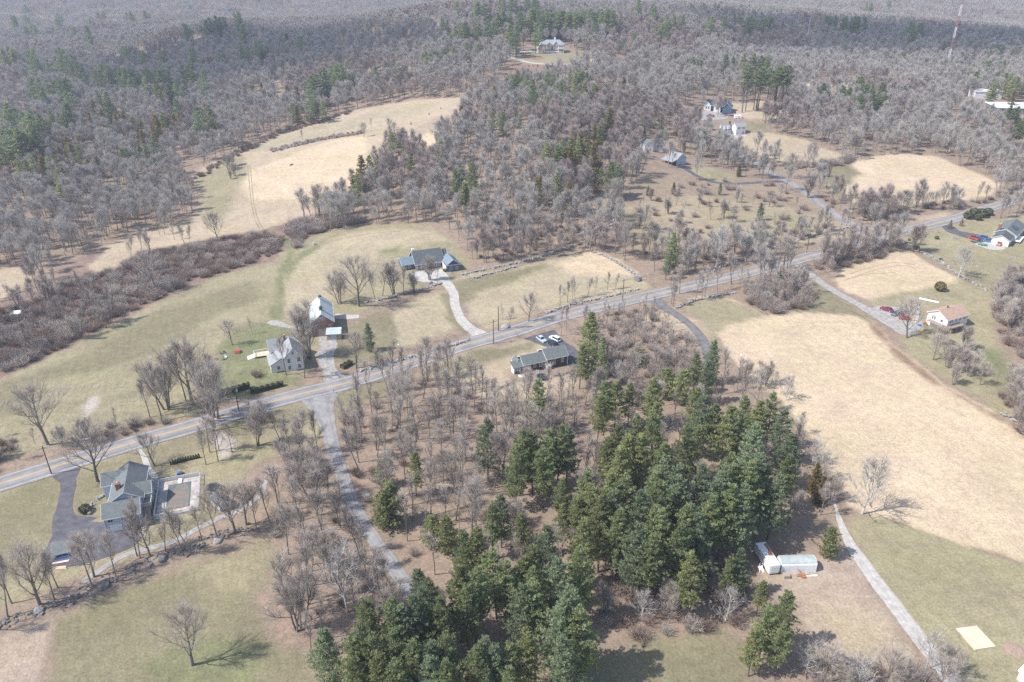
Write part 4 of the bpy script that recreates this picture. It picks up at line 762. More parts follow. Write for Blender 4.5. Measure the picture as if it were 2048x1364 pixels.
region([(-200,640),(100,560),(200,600),(260,630),(150,690),(0,740),(-200,820)], 8.5, ['tall0','tall3','red0','multi0'], [2,2,1,1], (8, 12), grp='bare trees over the brook thicket', lab='bare tree rising from the purple thicket left of the farm field')
region([(1360,552),(1500,518),(1640,475),(1740,452),(1700,440),(1600,455),(1480,480),(1400,515),(1340,530)], 7.5, TALL + ['thin1','pale0'], [2,2,2,2,2,1], (8, 13), grp='bare trees behind the roadside wall', lab='bare tree in the rough wood just north of the roadside wall')
region([(1240,400),(1400,385),(1560,385),(1660,430),(1500,480),(1300,500),(1220,470)], 13, ['wide0','tall1','thin1','multi1'], [1,2,2,1], (6, 10), grp='bare trees on the open slope below the barn', lab='small bare tree scattered on the open slope below the grey barn')
region([(0,870),(120,880),(200,850),(330,845),(300,865),(150,905),(0,950),(-200,1000),(-200,930)], 7, ['thin0','tall2','multi0'], [2,1,1], (5, 9), grp='bare trees on the north verge', lab='small bare tree in the roadside brush at the bottom of the farm field', extra=1)
region([(1230,1150),(1450,1130),(1520,1160),(1500,1250),(1330,1270),(1220,1290),(1180,1200)], 7.5, ['thin0','thin1','tall1','multi0'], [2,2,1,1], (6, 10), grp='bare trees in the shade below the grove', lab='thin bare tree in the shade below the pine grove')
region([(1150,800),(1250,765),(1440,745),(1600,900),(1570,1080),(1300,1150),(1000,1300),(830,1210),(900,1150),(1050,950)], 7, TALL + THIN + ['multi0'], [2,2,2,2,2,2,2,1], (8, 15), grp='bare trees in gaps of the grove', lab='bare tree in a gap of the pine grove')
# -- the big woods: everywhere the ground is leaf litter
def fan(r0, r1, spacing, amax=58):
    n = int((R(2 * amax) * (r1 * r1 - r0 * r0) / 2) / spacing ** 2); r = np.sqrt(rng.uniform(r0 * r0, r1 * r1, n)); a = rng.uniform(-R(amax), R(amax), n); return r * np.sin(a), r * np.cos(a)
x, y = fan(292, 640, 5.3); m = (litter_at(x, y) > 0.93) & ~blocked(x, y, 1.5); x, y = x[m], y[m]
red = vnoise(x, y, 45, 7) > 0.60; pale = vnoise(x, y, 35, 8) > 0.74
m1 = ~red & ~pale; hv = (8.5, 16)
scatter(x[m1], y[m1], ['mid0','mid1','mid2','tall1'], [3,3,3,2], hv); scatter(x[red], y[red], ['red0','red1','mid0'], [3,3,1], hv); m2 = pale & ~red; scatter(x[m2], y[m2], ['mid2','birch0','pale0'], [4,1,1], hv)
x, y = fan(640, 1250, 6.6, 48); m = (litter_at(x, y) > 0.93) & ~blocked(x, y, 2); x, y = x[m], y[m]
red = vnoise(x, y, 70, 7) > 0.66; scatter(x[~red], y[~red], ['mid0','mid1','mid2'], [1,1,1], (11, 16)); scatter(x[red], y[red], ['red0','red1'], [1,1], (11, 16))
FARC = []
x, y = fan(1230, 4600, 21, 46); m = (litter_at(x, y) > 0.9); x, y = x[m], y[m]; zz = terr(x, y); kk = rng.choice(4, len(x), p=[0.42, 0.38, 0.12, 0.08])
FARC = [(a, b, c, int(k), rng.uniform(0, 6.28), rng.uniform(0.9, 1.25)) for a, b, c, k in zip(x, y, zz, kk)]
# -- evergreens, in groups: (zoomed x, zoomed y, how many, kind)
def ev(ox, oy, sc, lst, deff='f'):
    for t in lst:
        zx, zy, n = t[:3]; kd = t[3] if len(t) > 3 else deff; px, py = ox + zx / sc, oy + zy / sc
        n = math.ceil(n * (1.5 if ox == 0 else 1.0)) if kd in 'fob' else n
        for i in range(n):
            if kd == 'f': key = ('farpine0','farpine1','farpine2')[i % 3 if n > 1 else int(px) % 3]; h = random.uniform(18, 26) if py < 75 or ox == 0 else random.uniform(13, 18)
            elif kd == 'o': key = ('farpine2','farcedar','farpine2')[i % 3]; h = random.uniform(12, 18)
            elif kd == 'b': key = 'farcedar'; h = random.uniform(10, 15)
            elif kd == 't': key = 'pinetall'; h = random.uniform(25, 30)
            elif kd == 'p': key = ('pine0','pine1','pine3')[i % 3]; h = random.uniform(15, 19)
            elif kd == 's': key = 'spruce'; h = random.uniform(12, 15)
            w = pts([(px, py)], h * 0.62)[0]; rad = 3.6 * math.sqrt(max(0, n - 1)) * (1 if i else 0.2); a = random.uniform(0, 6.28); q = rad * math.sqrt(random.random())
            xx, yy = w[0] + q * math.cos(a) * 1.25, w[1] + q * math.sin(a)
            TREES.append(dict(key=key, x=xx, y=yy, z=ground_z(xx, yy), s=h / K[key].h, sx=random.uniform(0.9, 1.25), rz=random.uniform(0, 6.28), label=None, group=None))
ev(0, 0, 2.926, [(165,65,1),(85,130,2),(160,125,1),(345,120,2),(350,150,1),(600,105,2),(765,105,2),(855,105,2),(530,140,2),(185,195,3),(445,200,1),(505,205,2),(520,250,1),(1390,120,2),(1300,150,3),(1205,170,2),(1090,185,1),(1420,190,2),(1675,230,2,'o'),(1745,260,1),(1505,290,1),(755,320,2),(820,350,2),(1120,345,1),(960,350,1),(110,340,6),(200,390,3),(340,330,2),(390,370,4),(350,400,3),(470,430,2),(620,430,2),(690,450,6),(770,470,6),(640,480,4),(790,510,4),(850,460,2),(930,470,4),(980,470,1),(1130,445,3),(1190,480,1),(560,460,1),(225,530,3),(390,530,5),(500,480,1),(900,540,3,'o'),(1020,545,4),(960,570,2,'o'),(1480,540,5,'b'),(1560,320,3,'o'),(1425,320,2),(1360,360,2,'b'),(1600,350,2,'b'),(1250,370,3,'b'),(1300,360,2,'o'),(1695,550,3,'b'),(1820,520,2),(1900,490,3),(1995,440,3),(1835,600,1),(1850,640,2,'o'),(1735,660,2,'o'),(245,600,1),(410,600,1),(620,610,2),(550,640,3,'o'),(400,680,2),(40,690,3),(260,730,6),(170,750,2),(700,700,4,'b'),(600,700,4,'o'),(660,760,4,'b'),(850,740,5,'o'),(930,720,4,'b'),(780,820,3,'b'),(860,830,3,'o'),(960,770,4,'b'),(1190,710,2),(1060,690,2,'b'),(1160,650,2,'b'),(1040,640,1),(480,830,4,'b'),(430,890,3,'o'),(520,900,2,'b'),(570,960,2,'b'),(90,840,7),(150,850,4),(20,930,2,'o'),(190,980,3,'o'),(310,975,2,'o'),(40,1030,2,'b'),(770,930,4,'p'),(850,900,3,'p'),(340,1040,1,'o'),(360,1130,1,'o')])
ev(680, 0, 2.926, [(685,55,1),(790,75,2),(840,80,3),(960,50,4),(1020,35,2),(1105,45,3),(1150,40,2),(625,165,2),(690,190,4),(740,190,3),(850,185,7),(920,180,3),(1000,215,4),(960,120,6),(1060,130,5),(1150,110,8),(1200,130,8),(1280,120,8),(1340,130,10),(1400,130,6),(1480,110,8),(1560,120,6),(1600,125,5),(1150,200,2),(1500,190,3),(640,230,2),(660,320,5),(560,335,4),(530,345,2),(485,350,1),(740,300,4),(820,300,2),(310,390,2),(205,440,2),(10,440,4),(80,470,2),(1660,260,2),(1720,230,2),(1860,190,6),(1740,50,2),(1830,80,2),(1910,135,1),(1950,135,1),(2000,140,2),(1010,500,4),(1080,490,3),(1130,510,1),(1240,475,5),(1410,460,6),(1455,470,3),(1320,540,4),(1420,540,3,'o'),(1670,500,5,'b'),(1510,550,3,'o'),(1160,550,3),(1150,600,2),(1210,610,2),(900,560,2,'o'),(940,720,4),(710,670,1,'b'),(170,970,2,'o'),(110,1090,2,'o'),(190,1010,2),(415,970,1,'o'),(680,1065,2),(740,1140,4,'o'),(765,1020,2),(1640,1030,3,'p'),(1560,1050,3,'o'),(1400,880,6,'o'),(1460,850,5,'b'),(1520,790,3,'o'),(1300,900,5,'o'),(1340,930,4,'b'),(1360,1130,4,'b'),(1160,1090,2,'b'),(590,885,1,'o'),(980,1000,1,'b'),(1050,700,1),(1430,690,2,'b'),(1570,700,2,'o')])
ev(1348, 0, 2.926, [(210,150,4),(290,140,2),(390,140,5),(450,140,4),(520,150,3),(570,145,3),(850,50,1),(1000,150,6),(900,140,5),(1080,150,4),(1150,50,4),(1260,40,2),(1400,190,6),(1000,300,2),(1180,340,2),(1340,340,2),(1390,330,2),(1580,280,2),(1760,290,2),(1900,300,4),(2000,330,4),(1880,340,2),(105,380,4),(160,400,2,'o'),(340,370,4,'p'),(470,400,4,'t'),(540,410,3,'t'),(500,490,5,'t'),(590,490,6,'t'),(640,480,4,'t'),(880,540,2,'p'),(1000,560,4,'p'),(1085,500,3,'p'),(1150,540,3,'p'),(1220,530,4,'p'),(1080,610,5,'p'),(1220,600,4,'p'),(1690,400,5),(1770,460,7),(1830,400,3),(1940,470,5),(1980,500,6),(1890,530,3),(1985,570,1,'b'),(1930,390,2),(1990,690,3,'p'),(2010,750,4,'p')])
# -- the pine grove and the single evergreens, by the top of the crown
def grove(ox, oy, sc, lst, grp, lab):
    for i, t in enumerate(lst):
        if grp and len(lst) > 10 and i % 7 == 5: continue
        zx, zy = t[:2]; kd = t[2] if len(t) > 2 else 'p'; h = t[3] if len(t) > 3 else random.uniform(16, 21)
        key = {'p': ('pine0','pine1','pine2','pine3')[(i * 7 + int(zx)) % 4], 'y': 'pine2', 'f': 'pinefull', 't': 'pinetall', 'c': 'cedar', 'n': 'youngpine', 's': 'spruce', 'b': ('pine3', 'pine0', 'pine3', 'pine1')[i % 4], 'd': 'pine0'}[kd]
        put(key, ox + zx / sc, oy + (zy - 12) / sc, h, top=True, group=grp, label=lab, sx=random.uniform(0.9, 1.1))
GP = 'pines in the top part of the grove'
grove(940, 600, 2.695, [(1320,230,'f',15),(1230,300,'p',14),(1290,350,'b',14),(1060,385,'n',10),(1150,395,'n',11),(960,425,'p',16),(730,455,'d',16),(800,455,'y',16),(870,465,'y',14),(1000,440,'y',16),(1230,480,'y'),(1270,530,'p',19),(1140,570,'y'),(1330,570,'p'),(1400,590,'y'),(1500,530,'b'),(1560,560,'y'),(1650,520,'d',18),(1700,600,'b',17),(860,560,'y'),(1000,570,'y'),(900,640,'d'),(1010,640,'p'),(700,530,'y',15),(1180,680,'p'),(1250,690,'y'),(1400,690,'p'),(1480,640,'b'),(1540,690,'b'),(1740,735,'f',16)], GP, 'tall pine near the top edge of the grove below the straw field')
grove(940, 600, 2.695, [(270,720,'d',19),(340,730,'d',18),(410,710,'d',18),(480,690,'d',19),(530,700,'b',17),(400,800,'d',18),(250,810,'d',18)], 'pines in the small clump left of the grove', 'dark green pine of the small dense clump left of the main grove')
grove(940, 600, 2.695, [(790,690,'y'),(740,750,'y'),(870,740,'y'),(940,740,'y'),(830,810,'y',19),(700,870,'y'),(650,930,'p'),(1060,780,'b',21),(1040,880,'b',20),(760,960,'y',19),(1130,900,'b',21),(1000,930,'b'),(960,960,'p'),(1420,840,'b',22),(1560,850,'b',21),(1500,880,'p',22),(1370,910,'b',22),(1620,910,'b'),(1670,960,'b',18),(1775,985,'f',11.5),(640,1010,'y',18),(720,1020,'y',18),(810,1010,'p',18),(600,1080,'y',16),(750,1180,'p',15),(1040,1000,'b',21),(1080,1080,'b',20),(1000,1110,'b',20),(1200,1120,'b',17),(1400,1000,'b',21),(1480,1010,'b',21),(1330,1080,'b',19)], 'pines in the thick middle of the grove', 'tall pine in the thick middle of the evergreen grove')
grove(580, 900, 2.844, [(1200,265,'b',15),(1150,330,'p',15),(1320,370,'p',13),(1050,450,'y',16),(990,480,'d',15),(1180,440,'d',14),(1170,580,'d',18),(1540,175,'b',13),(1560,330,'y',13),(1460,450,'p',18),(1400,550,'p',18),(1330,610,'y',17),(1600,530,'b',20),(1660,560,'b',20),(1520,640,'b',19),(1400,680,'p',18),(800,390,'n',9),(890,400,'n',10),(1250,650,'p',17)], 'pines in the loose part beside the side road', 'pine of the looser near part of the grove beside the side road')
grove(580, 900, 2.844, [(730,690,'b',15),(790,740,'b',16),(960,690,'p',18),(1050,710,'b',18),(1000,800,'p',17),(470,800,'d',18),(410,860,'d',17),(560,850,'p',18),(620,890,'b',17),(700,850,'p',18),(760,800,'b',17),(830,850,'d',17),(870,910,'p',16),(1320,790,'p',17),(1390,750,'p',18),(1600,810,'f',22),(1540,880,'b',20),(1660,900,'b',20),(1560,1080,'b',18),(1380,940,'p',17),(1340,1050,'y',16),(1250,1130,'d',15),(400,1020,'b',18),(340,1070,'d',17),(480,1060,'p',18),(560,1060,'d',18),(640,1080,'b',18),(720,1090,'p',18),(800,1100,'b',18),(900,1050,'b',18),(1100,1080,'b',17),(1040,1130,'p',17),(1160,1140,'b',16),(700,1180,'p',17),(800,1190,'b',17),(900,1200,'b',17),(600,1200,'d',17),(1230,1240,'d',14),(480,1180,'p',17),(380,1200,'d',16),(1000,1240,'b',15),(1100,1230,'p',14)], 'pines along the near edge of the grove', 'pine of the near bottom edge of the evergreen grove')
grove(580, 900, 2.844, [(1690,400,'p',19),(1780,290,'y',20),(1850,240,'b',20),(1900,350,'b',20),(1740,220,'y',19),(1830,420,'t',22),(1980,440,'b',20),(2048,490,'p',19),(1700,150,'y',18),(1920,150,'b',20),(2010,250,'b',21),(2090,350,'b',20)], 'pines in the open lower middle', 'tall bare-stemmed pine in the open lower middle of the grove')
grove(1348, 898, 2.926, [(250,190,'b',21),(330,110,'b',21),(460,90,'b',20),(100,340,'b',20),(150,400,'b',19),(30,560,'p',18),(120,630,'p',17),(50,470,'b',19),(180,110,'b',21),(640,290,'b',16),(710,390,'f',14),(680,470,'b',13),(620,20,'p',17),(690,60,'p',16),(30,180,'b',20),(330,640,'d',12)], 'pines on the right flank of the grove', 'pine on the right flank of the grove above the white trailers')
SINGLE = [
 ('f',(180,1020),580,900,2.844,15,'bushy dark pine at the near left corner of the grove beside the lawn'),
 ('y',(700,15),580,900,2.844,13,'bright yellow-green young pine in the brown wood'),
 ('n',(570,185),580,900,2.844,12,'olive young pine beside the asphalt side road'),
 ('n',(520,240),580,900,2.844,10,'lower olive young pine leaning to the asphalt side road'),
 ('n',(515,60),580,900,2.844,8,'pale thin young pine near the top of the side road curve'),
 ('d',(380,435),940,600,2.695,17,'dark broad pine just below the trampoline of the dark house'),
 ('b',(90,650),940,600,2.695,18,'lone blue-green pine with a bare stem in the brown wood'),
 ('y',(650,72),940,600,2.695,20,'tall slim yellow-green pine beside the dark house driveway'),
 ('y',(600,245),940,600,2.695,15,'broad yellow-green pine at the right end of the dark house'),
 ('d',(660,260),940,600,2.695,14,'lower pine under the tall slim one beside the dark house'),
 ('s',(715,200),940,600,2.695,14,'grey-green spruce next to the tall slim pine'),
 ('n',(905,240),940,600,2.695,8,'small blue-green pine alone in the purple thicket'),
 ('c',(1890,880),940,600,2.695,9,'bronze red cedar at the edge of the straw field'),
 ('c',(1915,960),940,600,2.695,8,'lower bronze red cedar behind the white trailers'),
 ('n',(1962,1235),940,600,2.695,8,'broad olive cedar where the pale gravel lane begins'),
 ('f',(400,590),1348,898,2.926,13,'pine standing immediately left of the rusty box trailer'),
 ('p',(680,850),1348,898,2.926,15,'big loose-branched pine below the trailers by the dirt clearing'),
 ('d',(560,920),1348,898,2.926,14,'lower left pine of the pair below the trailers'),
 ('y',(490,1060),1348,898,2.926,12,'short yellowish pine at the foot of the pair below the trailers'),
 ('y',(520,770),1348,898,2.926,9,'small pine between the rusty trailer and the dirt clearing'),
 ('d',(640,1030),1348,898,2.926,13,'nearest pine of the lower right group'),
 ('f',(735,648),0,0,1,10,'bushy round pine on the grass between barn and road'),
 ('d',(1946,75),680,440,2.926,18,'tall dark pine alone above the bend of the main road'),
 ('b',(1920,200),680,440,2.926,11,'lower grey-green pine leaning on the tall roadside pine'),
 ('t',(300,780),680,0,2.926,22,'tall pine with a long bare stem at the edge of the straw field'),
 ('t',(350,830),680,0,2.926,17,'second shorter pine beside the long-stemmed one at the field edge'),
 ('d',(1265,1010),680,0,2.926,15,'pale green pine in front of the central wood'),
 ('f',(1408,262),0,0,1,15,'large dense pine beside the grey-roofed barn'),
 ('f',(1442,365),0,0,1,6.5,'small round pine below the barn driveway'),
 ('c',(1480,328),0,0,1,7,'small cone-shaped evergreen on the barn lawn'),
 ('f',(1524,406),0,0,1,8.5,'dark pine on the slope below the upper road'),
 ('f',(1530,440),0,0,1,8,'darker low pine just below the slope pine'),
 ('s',(1323,233),0,0,1,13,'dark narrow spruce behind the small white house'),
 ('s',(1356,231),0,0,1,13,'second narrow spruce near the white house, nearer the lane'),
 ('s',(1290,250),0,0,1,10,'ragged grey spruce in the row behind the small white house'),
 ('f',(1345,280),0,0,1,6,'low bushy evergreen between the white house and the barn'),
 ('f',(1370,285),0,0,1,6,'round evergreen immediately right of the barn cupola'),
 ('c',(1297,372),0,0,1,5,'tiny dark cedar on the open slope left of the driveway'),
 ('c',(1350,365),0,0,1,6,'thin dark cedar standing among saplings on the slope'),
]
for kd, (a, b), ox, oy, sc, h, lab in SINGLE: grove(ox, oy, sc, [(a, b + 12, kd, h)], None, lab)
for x_, y_, h_ in ((882,218,1.6),(858,230,1.8),(822,249,2.2)): put('cedar', x_, y_, h_, group='cedars in a row by the farm track', label='small round dark cedar in the row beside the farm track')
for x_, y_, h_ in ((946,200,2.5),): put('cedar', x_, y_, h_, label='dark little cedar where the farm track enters the wood')
FORM = {'wide': 'broad', 'mult': 'many-stemmed', 'tall': 'tall slim', 'thin': 'thin', 'mid0': 'grey', 'mid1': 'grey', 'mid2': 'pale grey', 'red0': 'russet-twigged', 'red1': 'russet-twigged', 'birc': 'white-stemmed', 'pale': 'pale-barked'}
def is_ever(t): return not (t['key'][:4] in FORM)
# -- thin the duplicates that stand in each other and split individuals from the far mass
BARE = [t for t in TREES if not is_ever(t)]; EVER = [t for t in TREES if is_ever(t)]
# no bare tree right where an evergreen stands
kd = KDTree(len(EVER)); [kd.insert((t['x'], t['y'], 0), i) for i, t in enumerate(EVER)]; kd.balance()
BARE = [t for t in BARE if t['label'] and not t['group'] or kd.find((t['x'], t['y'], 0))[2] > (3.2 if t['group'] else 4.0)]
def screen(t):
    px, py, dep = proj(t['x'], t['y'], t['z'] + K[t['key']].h * t['s'] * 0.5); inside = (-60 < px < 2108) and (-60 < py < 1440)
    t['px'], t['py'] = float(px), float(py)
    return (K[t['key']].h * t['s'] / float(dep)) * (1.0 if inside else 0.02) + (5 if (t['label'] and not t['group'] and inside) else 0)
AREAS = [(150,1180,'beside the tumbled stone wall'),(600,1150,'in the wood left of the side road'),(850,950,'in the wood right of the side road'),(400,420,'at the near edge of the straw field wood'),(100,520,'in the wood beyond the brush'),(250,350,'in the left valley wood'),
         (600,330,'along the straw field'),(800,440,'in the wood behind the ranch house lawn'),(1050,460,'in the middle wood above the stone wall'),(1000,330,'in the central hillside wood'),(1250,330,'in the wood left of the grey barn'),(1400,440,'on the rough slope above the road'),
         (1620,270,'between the upper fields'),(1850,330,'in the wood above the upper right field'),(1950,220,'in the wood near the white-roofed building'),(2020,380,'beside the far end of the road'),(1100,180,'below the hilltop mansion'),(850,150,'on the ridge left of the mansion'),(1350,150,'on the ridge right of the mansion'),(300,170,'on the far left valley side'),(1550,120,'in the far right woods'),(60,700,'in the brook thicket'),(2020,700,'at the right edge below the lawn'),(1600,900,'beside the pine grove'),(1400,650,'near the gravel lane'),(560,480,'at the top of the reddish brush')]
EF = {'farpine': 'dark', 'farcedar': 'bronze-green', 'pine': 'green', 'pinetall': 'long-stemmed', 'spruce': 'narrow', 'cedar': 'bronze', 'youngpine': 'young', 'pinefull': 'bushy'}
ORD = ('first','second','third','fourth','fifth','sixth','seventh','eighth','ninth','tenth','eleventh','twelfth','thirteenth','fourteenth','fifteenth','sixteenth','seventeenth','eighteenth','nineteenth','twentieth')
def name_all(lst):
    """each tree of a group is told apart by its form and by its place in the group's rows"""
    gs = {}
    for t in lst:
        t['ever'] = is_ever(t); t['form'] = EF.get(''.join(c for c in t['key'] if not c.isdigit()), 'dark') if t['ever'] else FORM[t['key'][:4]]
        if t['key'] in ('pine2',): t['form'] = 'yellow-green'
        if t['key'] in ('pine3', 'farpine1'): t['form'] = 'blue-green'
        if t['group'] is None and t['label']: continue
        if t['group'] is None: t['area'] = min(AREAS, key=lambda a: (a[0] - t['px']) ** 2 + ((a[1] - t['py']) * 1.3) ** 2)[2]; t['group'] = ('evergreens ' if t['ever'] else 'bare trees ') + t['area']
        gs.setdefault(t['group'], []).append(t)
    for g, ts in gs.items():
        nr = max(1, round(len(ts) / 8)) if len(ts) > 12 else 1; ts.sort(key=lambda t: -t['py']); n = len(ts)
        for r in range(nr):
            row_ = sorted(ts[r * n // nr:(r + 1) * n // nr], key=lambda t: t['px'])
            for c, t in enumerate(row_):
                kind = 'evergreen' if t['ever'] else 'bare tree'; w = g.split(' ', 1)[1] if not g.startswith('bare trees') else g[11:]
                if len(row_) == 1: t['label'] = f"{t['form']} {kind} {w}"
                elif nr == 1: t['label'] = f"{t['form']} {kind}, {ORD[min(c, 19)]} from left {w}"
                else: t['label'] = f"{t['form']} {kind}, {ORD[min(c, 19)]} from left in {ORD[r]} row up, {w}"
                if len(t['label'].split()) > 16: t['label'] = f"{t['form']} {kind[-4:] if kind == 'bare tree' else kind}, {ORD[min(c, 19)]} from left, {ORD[r]} row, {w}"
def place(t):
    k = K[t['key']]; o = empty(k.name, (t['x'], t['y'], t['z']), t['rz']); s = t['s']; o.scale = (s * t['sx'], s * t['sx'], s)
    for nm, me in (('trunk', k.trunk), ('crown', k.crown)):
        c = bpy.data.objects.new(nm, me); col.objects.link(c); c.parent = o
    tag(o, t['label'], 'evergreen tree' if t['ever'] else 'bare tree', t['group']); return o
def woods(name, lst, extra, kind_label):
    """the countless rest of the woods: one object that repeats whole trees on points"""
    keys = sorted({t['key'] for t in lst}); protos = {k: K[k].proto for k in keys}
    rows = [(t['x'], t['y'], t['z'] - 0.2, keys.index(t['key']), t['rz'], t['s'] * t['sx'], t['s']) for t in lst]; srcs = [protos[k] for k in keys]
    b = len(srcs)
    for x_, y_, z_, k_, rz_, s_ in extra: rows.append((x_, y_, z_, b + k_, rz_, s_, s_))
    if extra: srcs = srcs + CLUMPS
    return points_object(name, rows, srcs)
def points_object(name, rows, srcs):
    rows = np.array(rows, float); me = bpy.data.meshes.new(name); me.vertices.add(len(rows)); me.vertices.foreach_set('co', rows[:, :3].astype(np.float32).ravel())
    a = me.attributes.new('which', 'INT', 'POINT'); a.data.foreach_set('value', rows[:, 3].astype(np.int32))
    a = me.attributes.new('turn', 'FLOAT_VECTOR', 'POINT'); a.data.foreach_set('vector', np.c_[np.zeros(len(rows)), np.zeros(len(rows)), rows[:, 4]].astype(np.float32).ravel())
    a = me.attributes.new('size', 'FLOAT_VECTOR', 'POINT'); a.data.foreach_set('vector', np.c_[rows[:, 5], rows[:, 5], rows[:, 6]].astype(np.float32).ravel())
    o = bpy.data.objects.new(name, me); col.objects.link(o); tag(o, kind='stuff')
    ng = bpy.data.node_groups.new(name, 'GeometryNodeTree'); ng.interface.new_socket('Geometry', in_out='INPUT', socket_type='NodeSocketGeometry'); ng.interface.new_socket('Geometry', in_out='OUTPUT', socket_type='NodeSocketGeometry')
    n, l = ng.nodes, ng.links; gi = n.new('NodeGroupInput'); go = n.new('NodeGroupOutput'); jn = n.new('GeometryNodeJoinGeometry')
    def attr(nm, ty):
        x = n.new('GeometryNodeInputNamedAttribute'); x.data_type = ty; x.inputs[0].default_value = nm; return x.outputs[0]
    wh, tu, sz = attr('which', 'INT'), attr('turn', 'FLOAT_VECTOR'), attr('size', 'FLOAT_VECTOR')
    for i, s in enumerate(srcs):
        if not (rows[:, 3] == i).any(): continue
        oi = n.new('GeometryNodeObjectInfo'); oi.inputs[0].default_value = s; oi.inputs['As Instance'].default_value = True
        ip = n.new('GeometryNodeInstanceOnPoints'); cmp_ = n.new('FunctionNodeCompare'); cmp_.data_type = 'INT'; cmp_.operation = 'EQUAL'; l.new(wh, cmp_.inputs[2]); cmp_.inputs[3].default_value = i
        l.new(gi.outputs[0], ip.inputs['Points']); l.new(cmp_.outputs[0], ip.inputs['Selection']); l.new(oi.outputs['Geometry'], ip.inputs['Instance']); l.new(tu, ip.inputs['Rotation']); l.new(sz, ip.inputs['Scale'])
        l.new(ip.outputs[0], jn.inputs[0])
    l.new(jn.outputs[0], go.inputs[0]); md = o.modifiers.new('repeat', 'NODES'); md.node_group = ng
    return o
TRAILER = [tuple(pts([q])[0][:2]) for q in ((1580, 1148), (1615, 1146), (1597, 1147), (1545, 1148))]
BARE.sort(key=screen, reverse=True); EVER.sort(key=screen, reverse=True)
EVER = [t for t in EVER if not any(abs(t['x'] - a) < 5.2 and -7.5 < b - t['y'] < 16 for a, b in TRAILER)]
name_all(BARE[:300] + EVER[:300])
for t in BARE[:300]: place(t)
for t in EVER[:300]: place(t)
woods('bare_woods', BARE[300:], FARC, '')
woods('evergreen_woods', EVER[300:], [], '')
print('TREES', len(BARE), len(EVER), len(FARC))
# -- brush: thicket of waist-high twigs
BR = []
def brush(pp, spacing, hs=(0.7, 1.3), which=(0, 1, 2, 3), edge=0, drop=0.0, tight=False):
    w = wpoly(pp); mn, mx = w.min(0), w.max(0); gx_, gy_ = np.meshgrid(np.arange(mn[0], mx[0], spacing), np.arange(mn[1], mx[1], spacing))
    xs = gx_.ravel() + rng.uniform(-.5, .5, gx_.size) * spacing; ys = gy_.ravel() + rng.uniform(-.5, .5, gx_.size) * spacing
    m = sdist(w, xs, ys) > edge; m &= vnoise(xs, ys, 8, 3) > drop; xs, ys = xs[m], ys[m]; m = ~blocked(xs, ys, 0); xs, ys = xs[m], ys[m]; zs = terr(xs, ys)
    for x_, y_, z_ in zip(xs, ys, zs):
        s_ = rng.uniform(*hs); BR.append((x_, y_, z_, rng.choice(which), rng.uniform(0, 6.28), s_ * rng.uniform(0.9, 1.3), s_))
brush([(-200,650),(60,612),(150,560),(190,550),(235,540),(275,512),(340,499),(400,490),(470,474),(530,468),(565,480),(555,508),(470,538),(380,565),(300,605),(200,655),(60,728),(-200,820)], 2.6, (0.45, 1.1), which=(0, 2, 1, 0, 2))
brush([(575,455),(650,440),(760,445),(700,450),(620,470),(590,500),(575,475)], 2.4, (0.6, 1.2))
brush([(0,880),(120,885),(200,855),(330,845),(420,830),(520,795),(560,790),(550,800),(430,838),(330,862),(200,895),(0,955),(-200,1010),(-200,930)], 2.6, (0.4, 0.9), drop=0.25)
brush([(1490,575),(1560,552),(1612,562),(1640,602),(1600,622),(1540,630),(1495,610)], 3.2, (0.6, 1.1))
brush([(1610,540),(1700,495),(1790,470),(1800,490),(1765,515),(1680,538)], 2.6, (0.5, 1.0))
brush([(1165,660),(1220,625),(1300,615),(1350,660),(1395,700),(1400,760),(1300,790),(1230,775),(1200,720)], 4.0, (0.4, 1.0), which=(1, 3, 0))
brush([(1640,330),(1700,318),(1700,326),(1650,340)], 2.5, (0.5, 0.9)); brush([(1560,330),(1640,328),(1700,316),(1705,322),(1640,336),(1570,338)], 2.5, (0.5, .9))
brush([(1590,385),(1700,410),(1800,416),(1990,388),(2060,372),(2060,385),(1980,405),(1850,428),(1760,446),(1700,440)], 4.6, (0.4, 0.8))
brush([(380,360),(480,300),(560,262),(700,222),(700,228),(560,270),(480,310),(395,362)], 3.2, (0.5, 1.0), which=(0, 2))
brush([(540,298),(640,276),(725,262),(725,268),(640,282),(545,305)], 2.2, (0.25, 0.5))
brush([(672,830),(860,750),(960,800),(1140,800),(1100,900),(980,1080),(850,1160),(760,1080),(700,950)], 5.5, (0.3, 0.8), drop=0.45)
brush([(570,900),(640,880),(700,1020),(800,1190),(700,1260),(600,1280),(560,1150),(540,1020)], 5.5, (0.3, 0.8), drop=0.4)
brush([(2000,790),(2048,750),(2200,800),(2200,1000),(2048,880)], 3.2, (0.5, 1.2)); brush([(1985,595),(2060,560),(2200,560),(2200,720),(2048,720),(1990,665)], 3.4, (0.5, 1.2))
brush([(1240,480),(1340,540),(1500,510),(1640,470),(1740,455),(1600,450),(1400,500)], 4.5, (0.4, 1.0), drop=0.4)
brush([(1230,1150),(1450,1130),(1520,1160),(1500,1250),(1330,1270),(1220,1290),(1180,1200)], 3.6, (0.5, 1.0), which=(0, 1, 2))
brush([(1600,1320),(1700,1340),(1850,1345),(1850,1420),(1560,1420)], 3.4, (0.5, 1.1))
brush([(930,440),(1250,420),(1230,470),(1180,490),(1080,510),(940,535)], 5.5, (0.4, 1.0), drop=0.4)
brush([(1020,130),(1165,133),(1100,165),(1000,185)], 4, (0.2, 0.5))
brush([(1380,345),(1560,372),(1660,440),(1500,490),(1250,440)], 8, (0.4, 0.9), drop=0.4)
points_object('brush', BR, BUSHP)
print('BRUSH', len(BR))
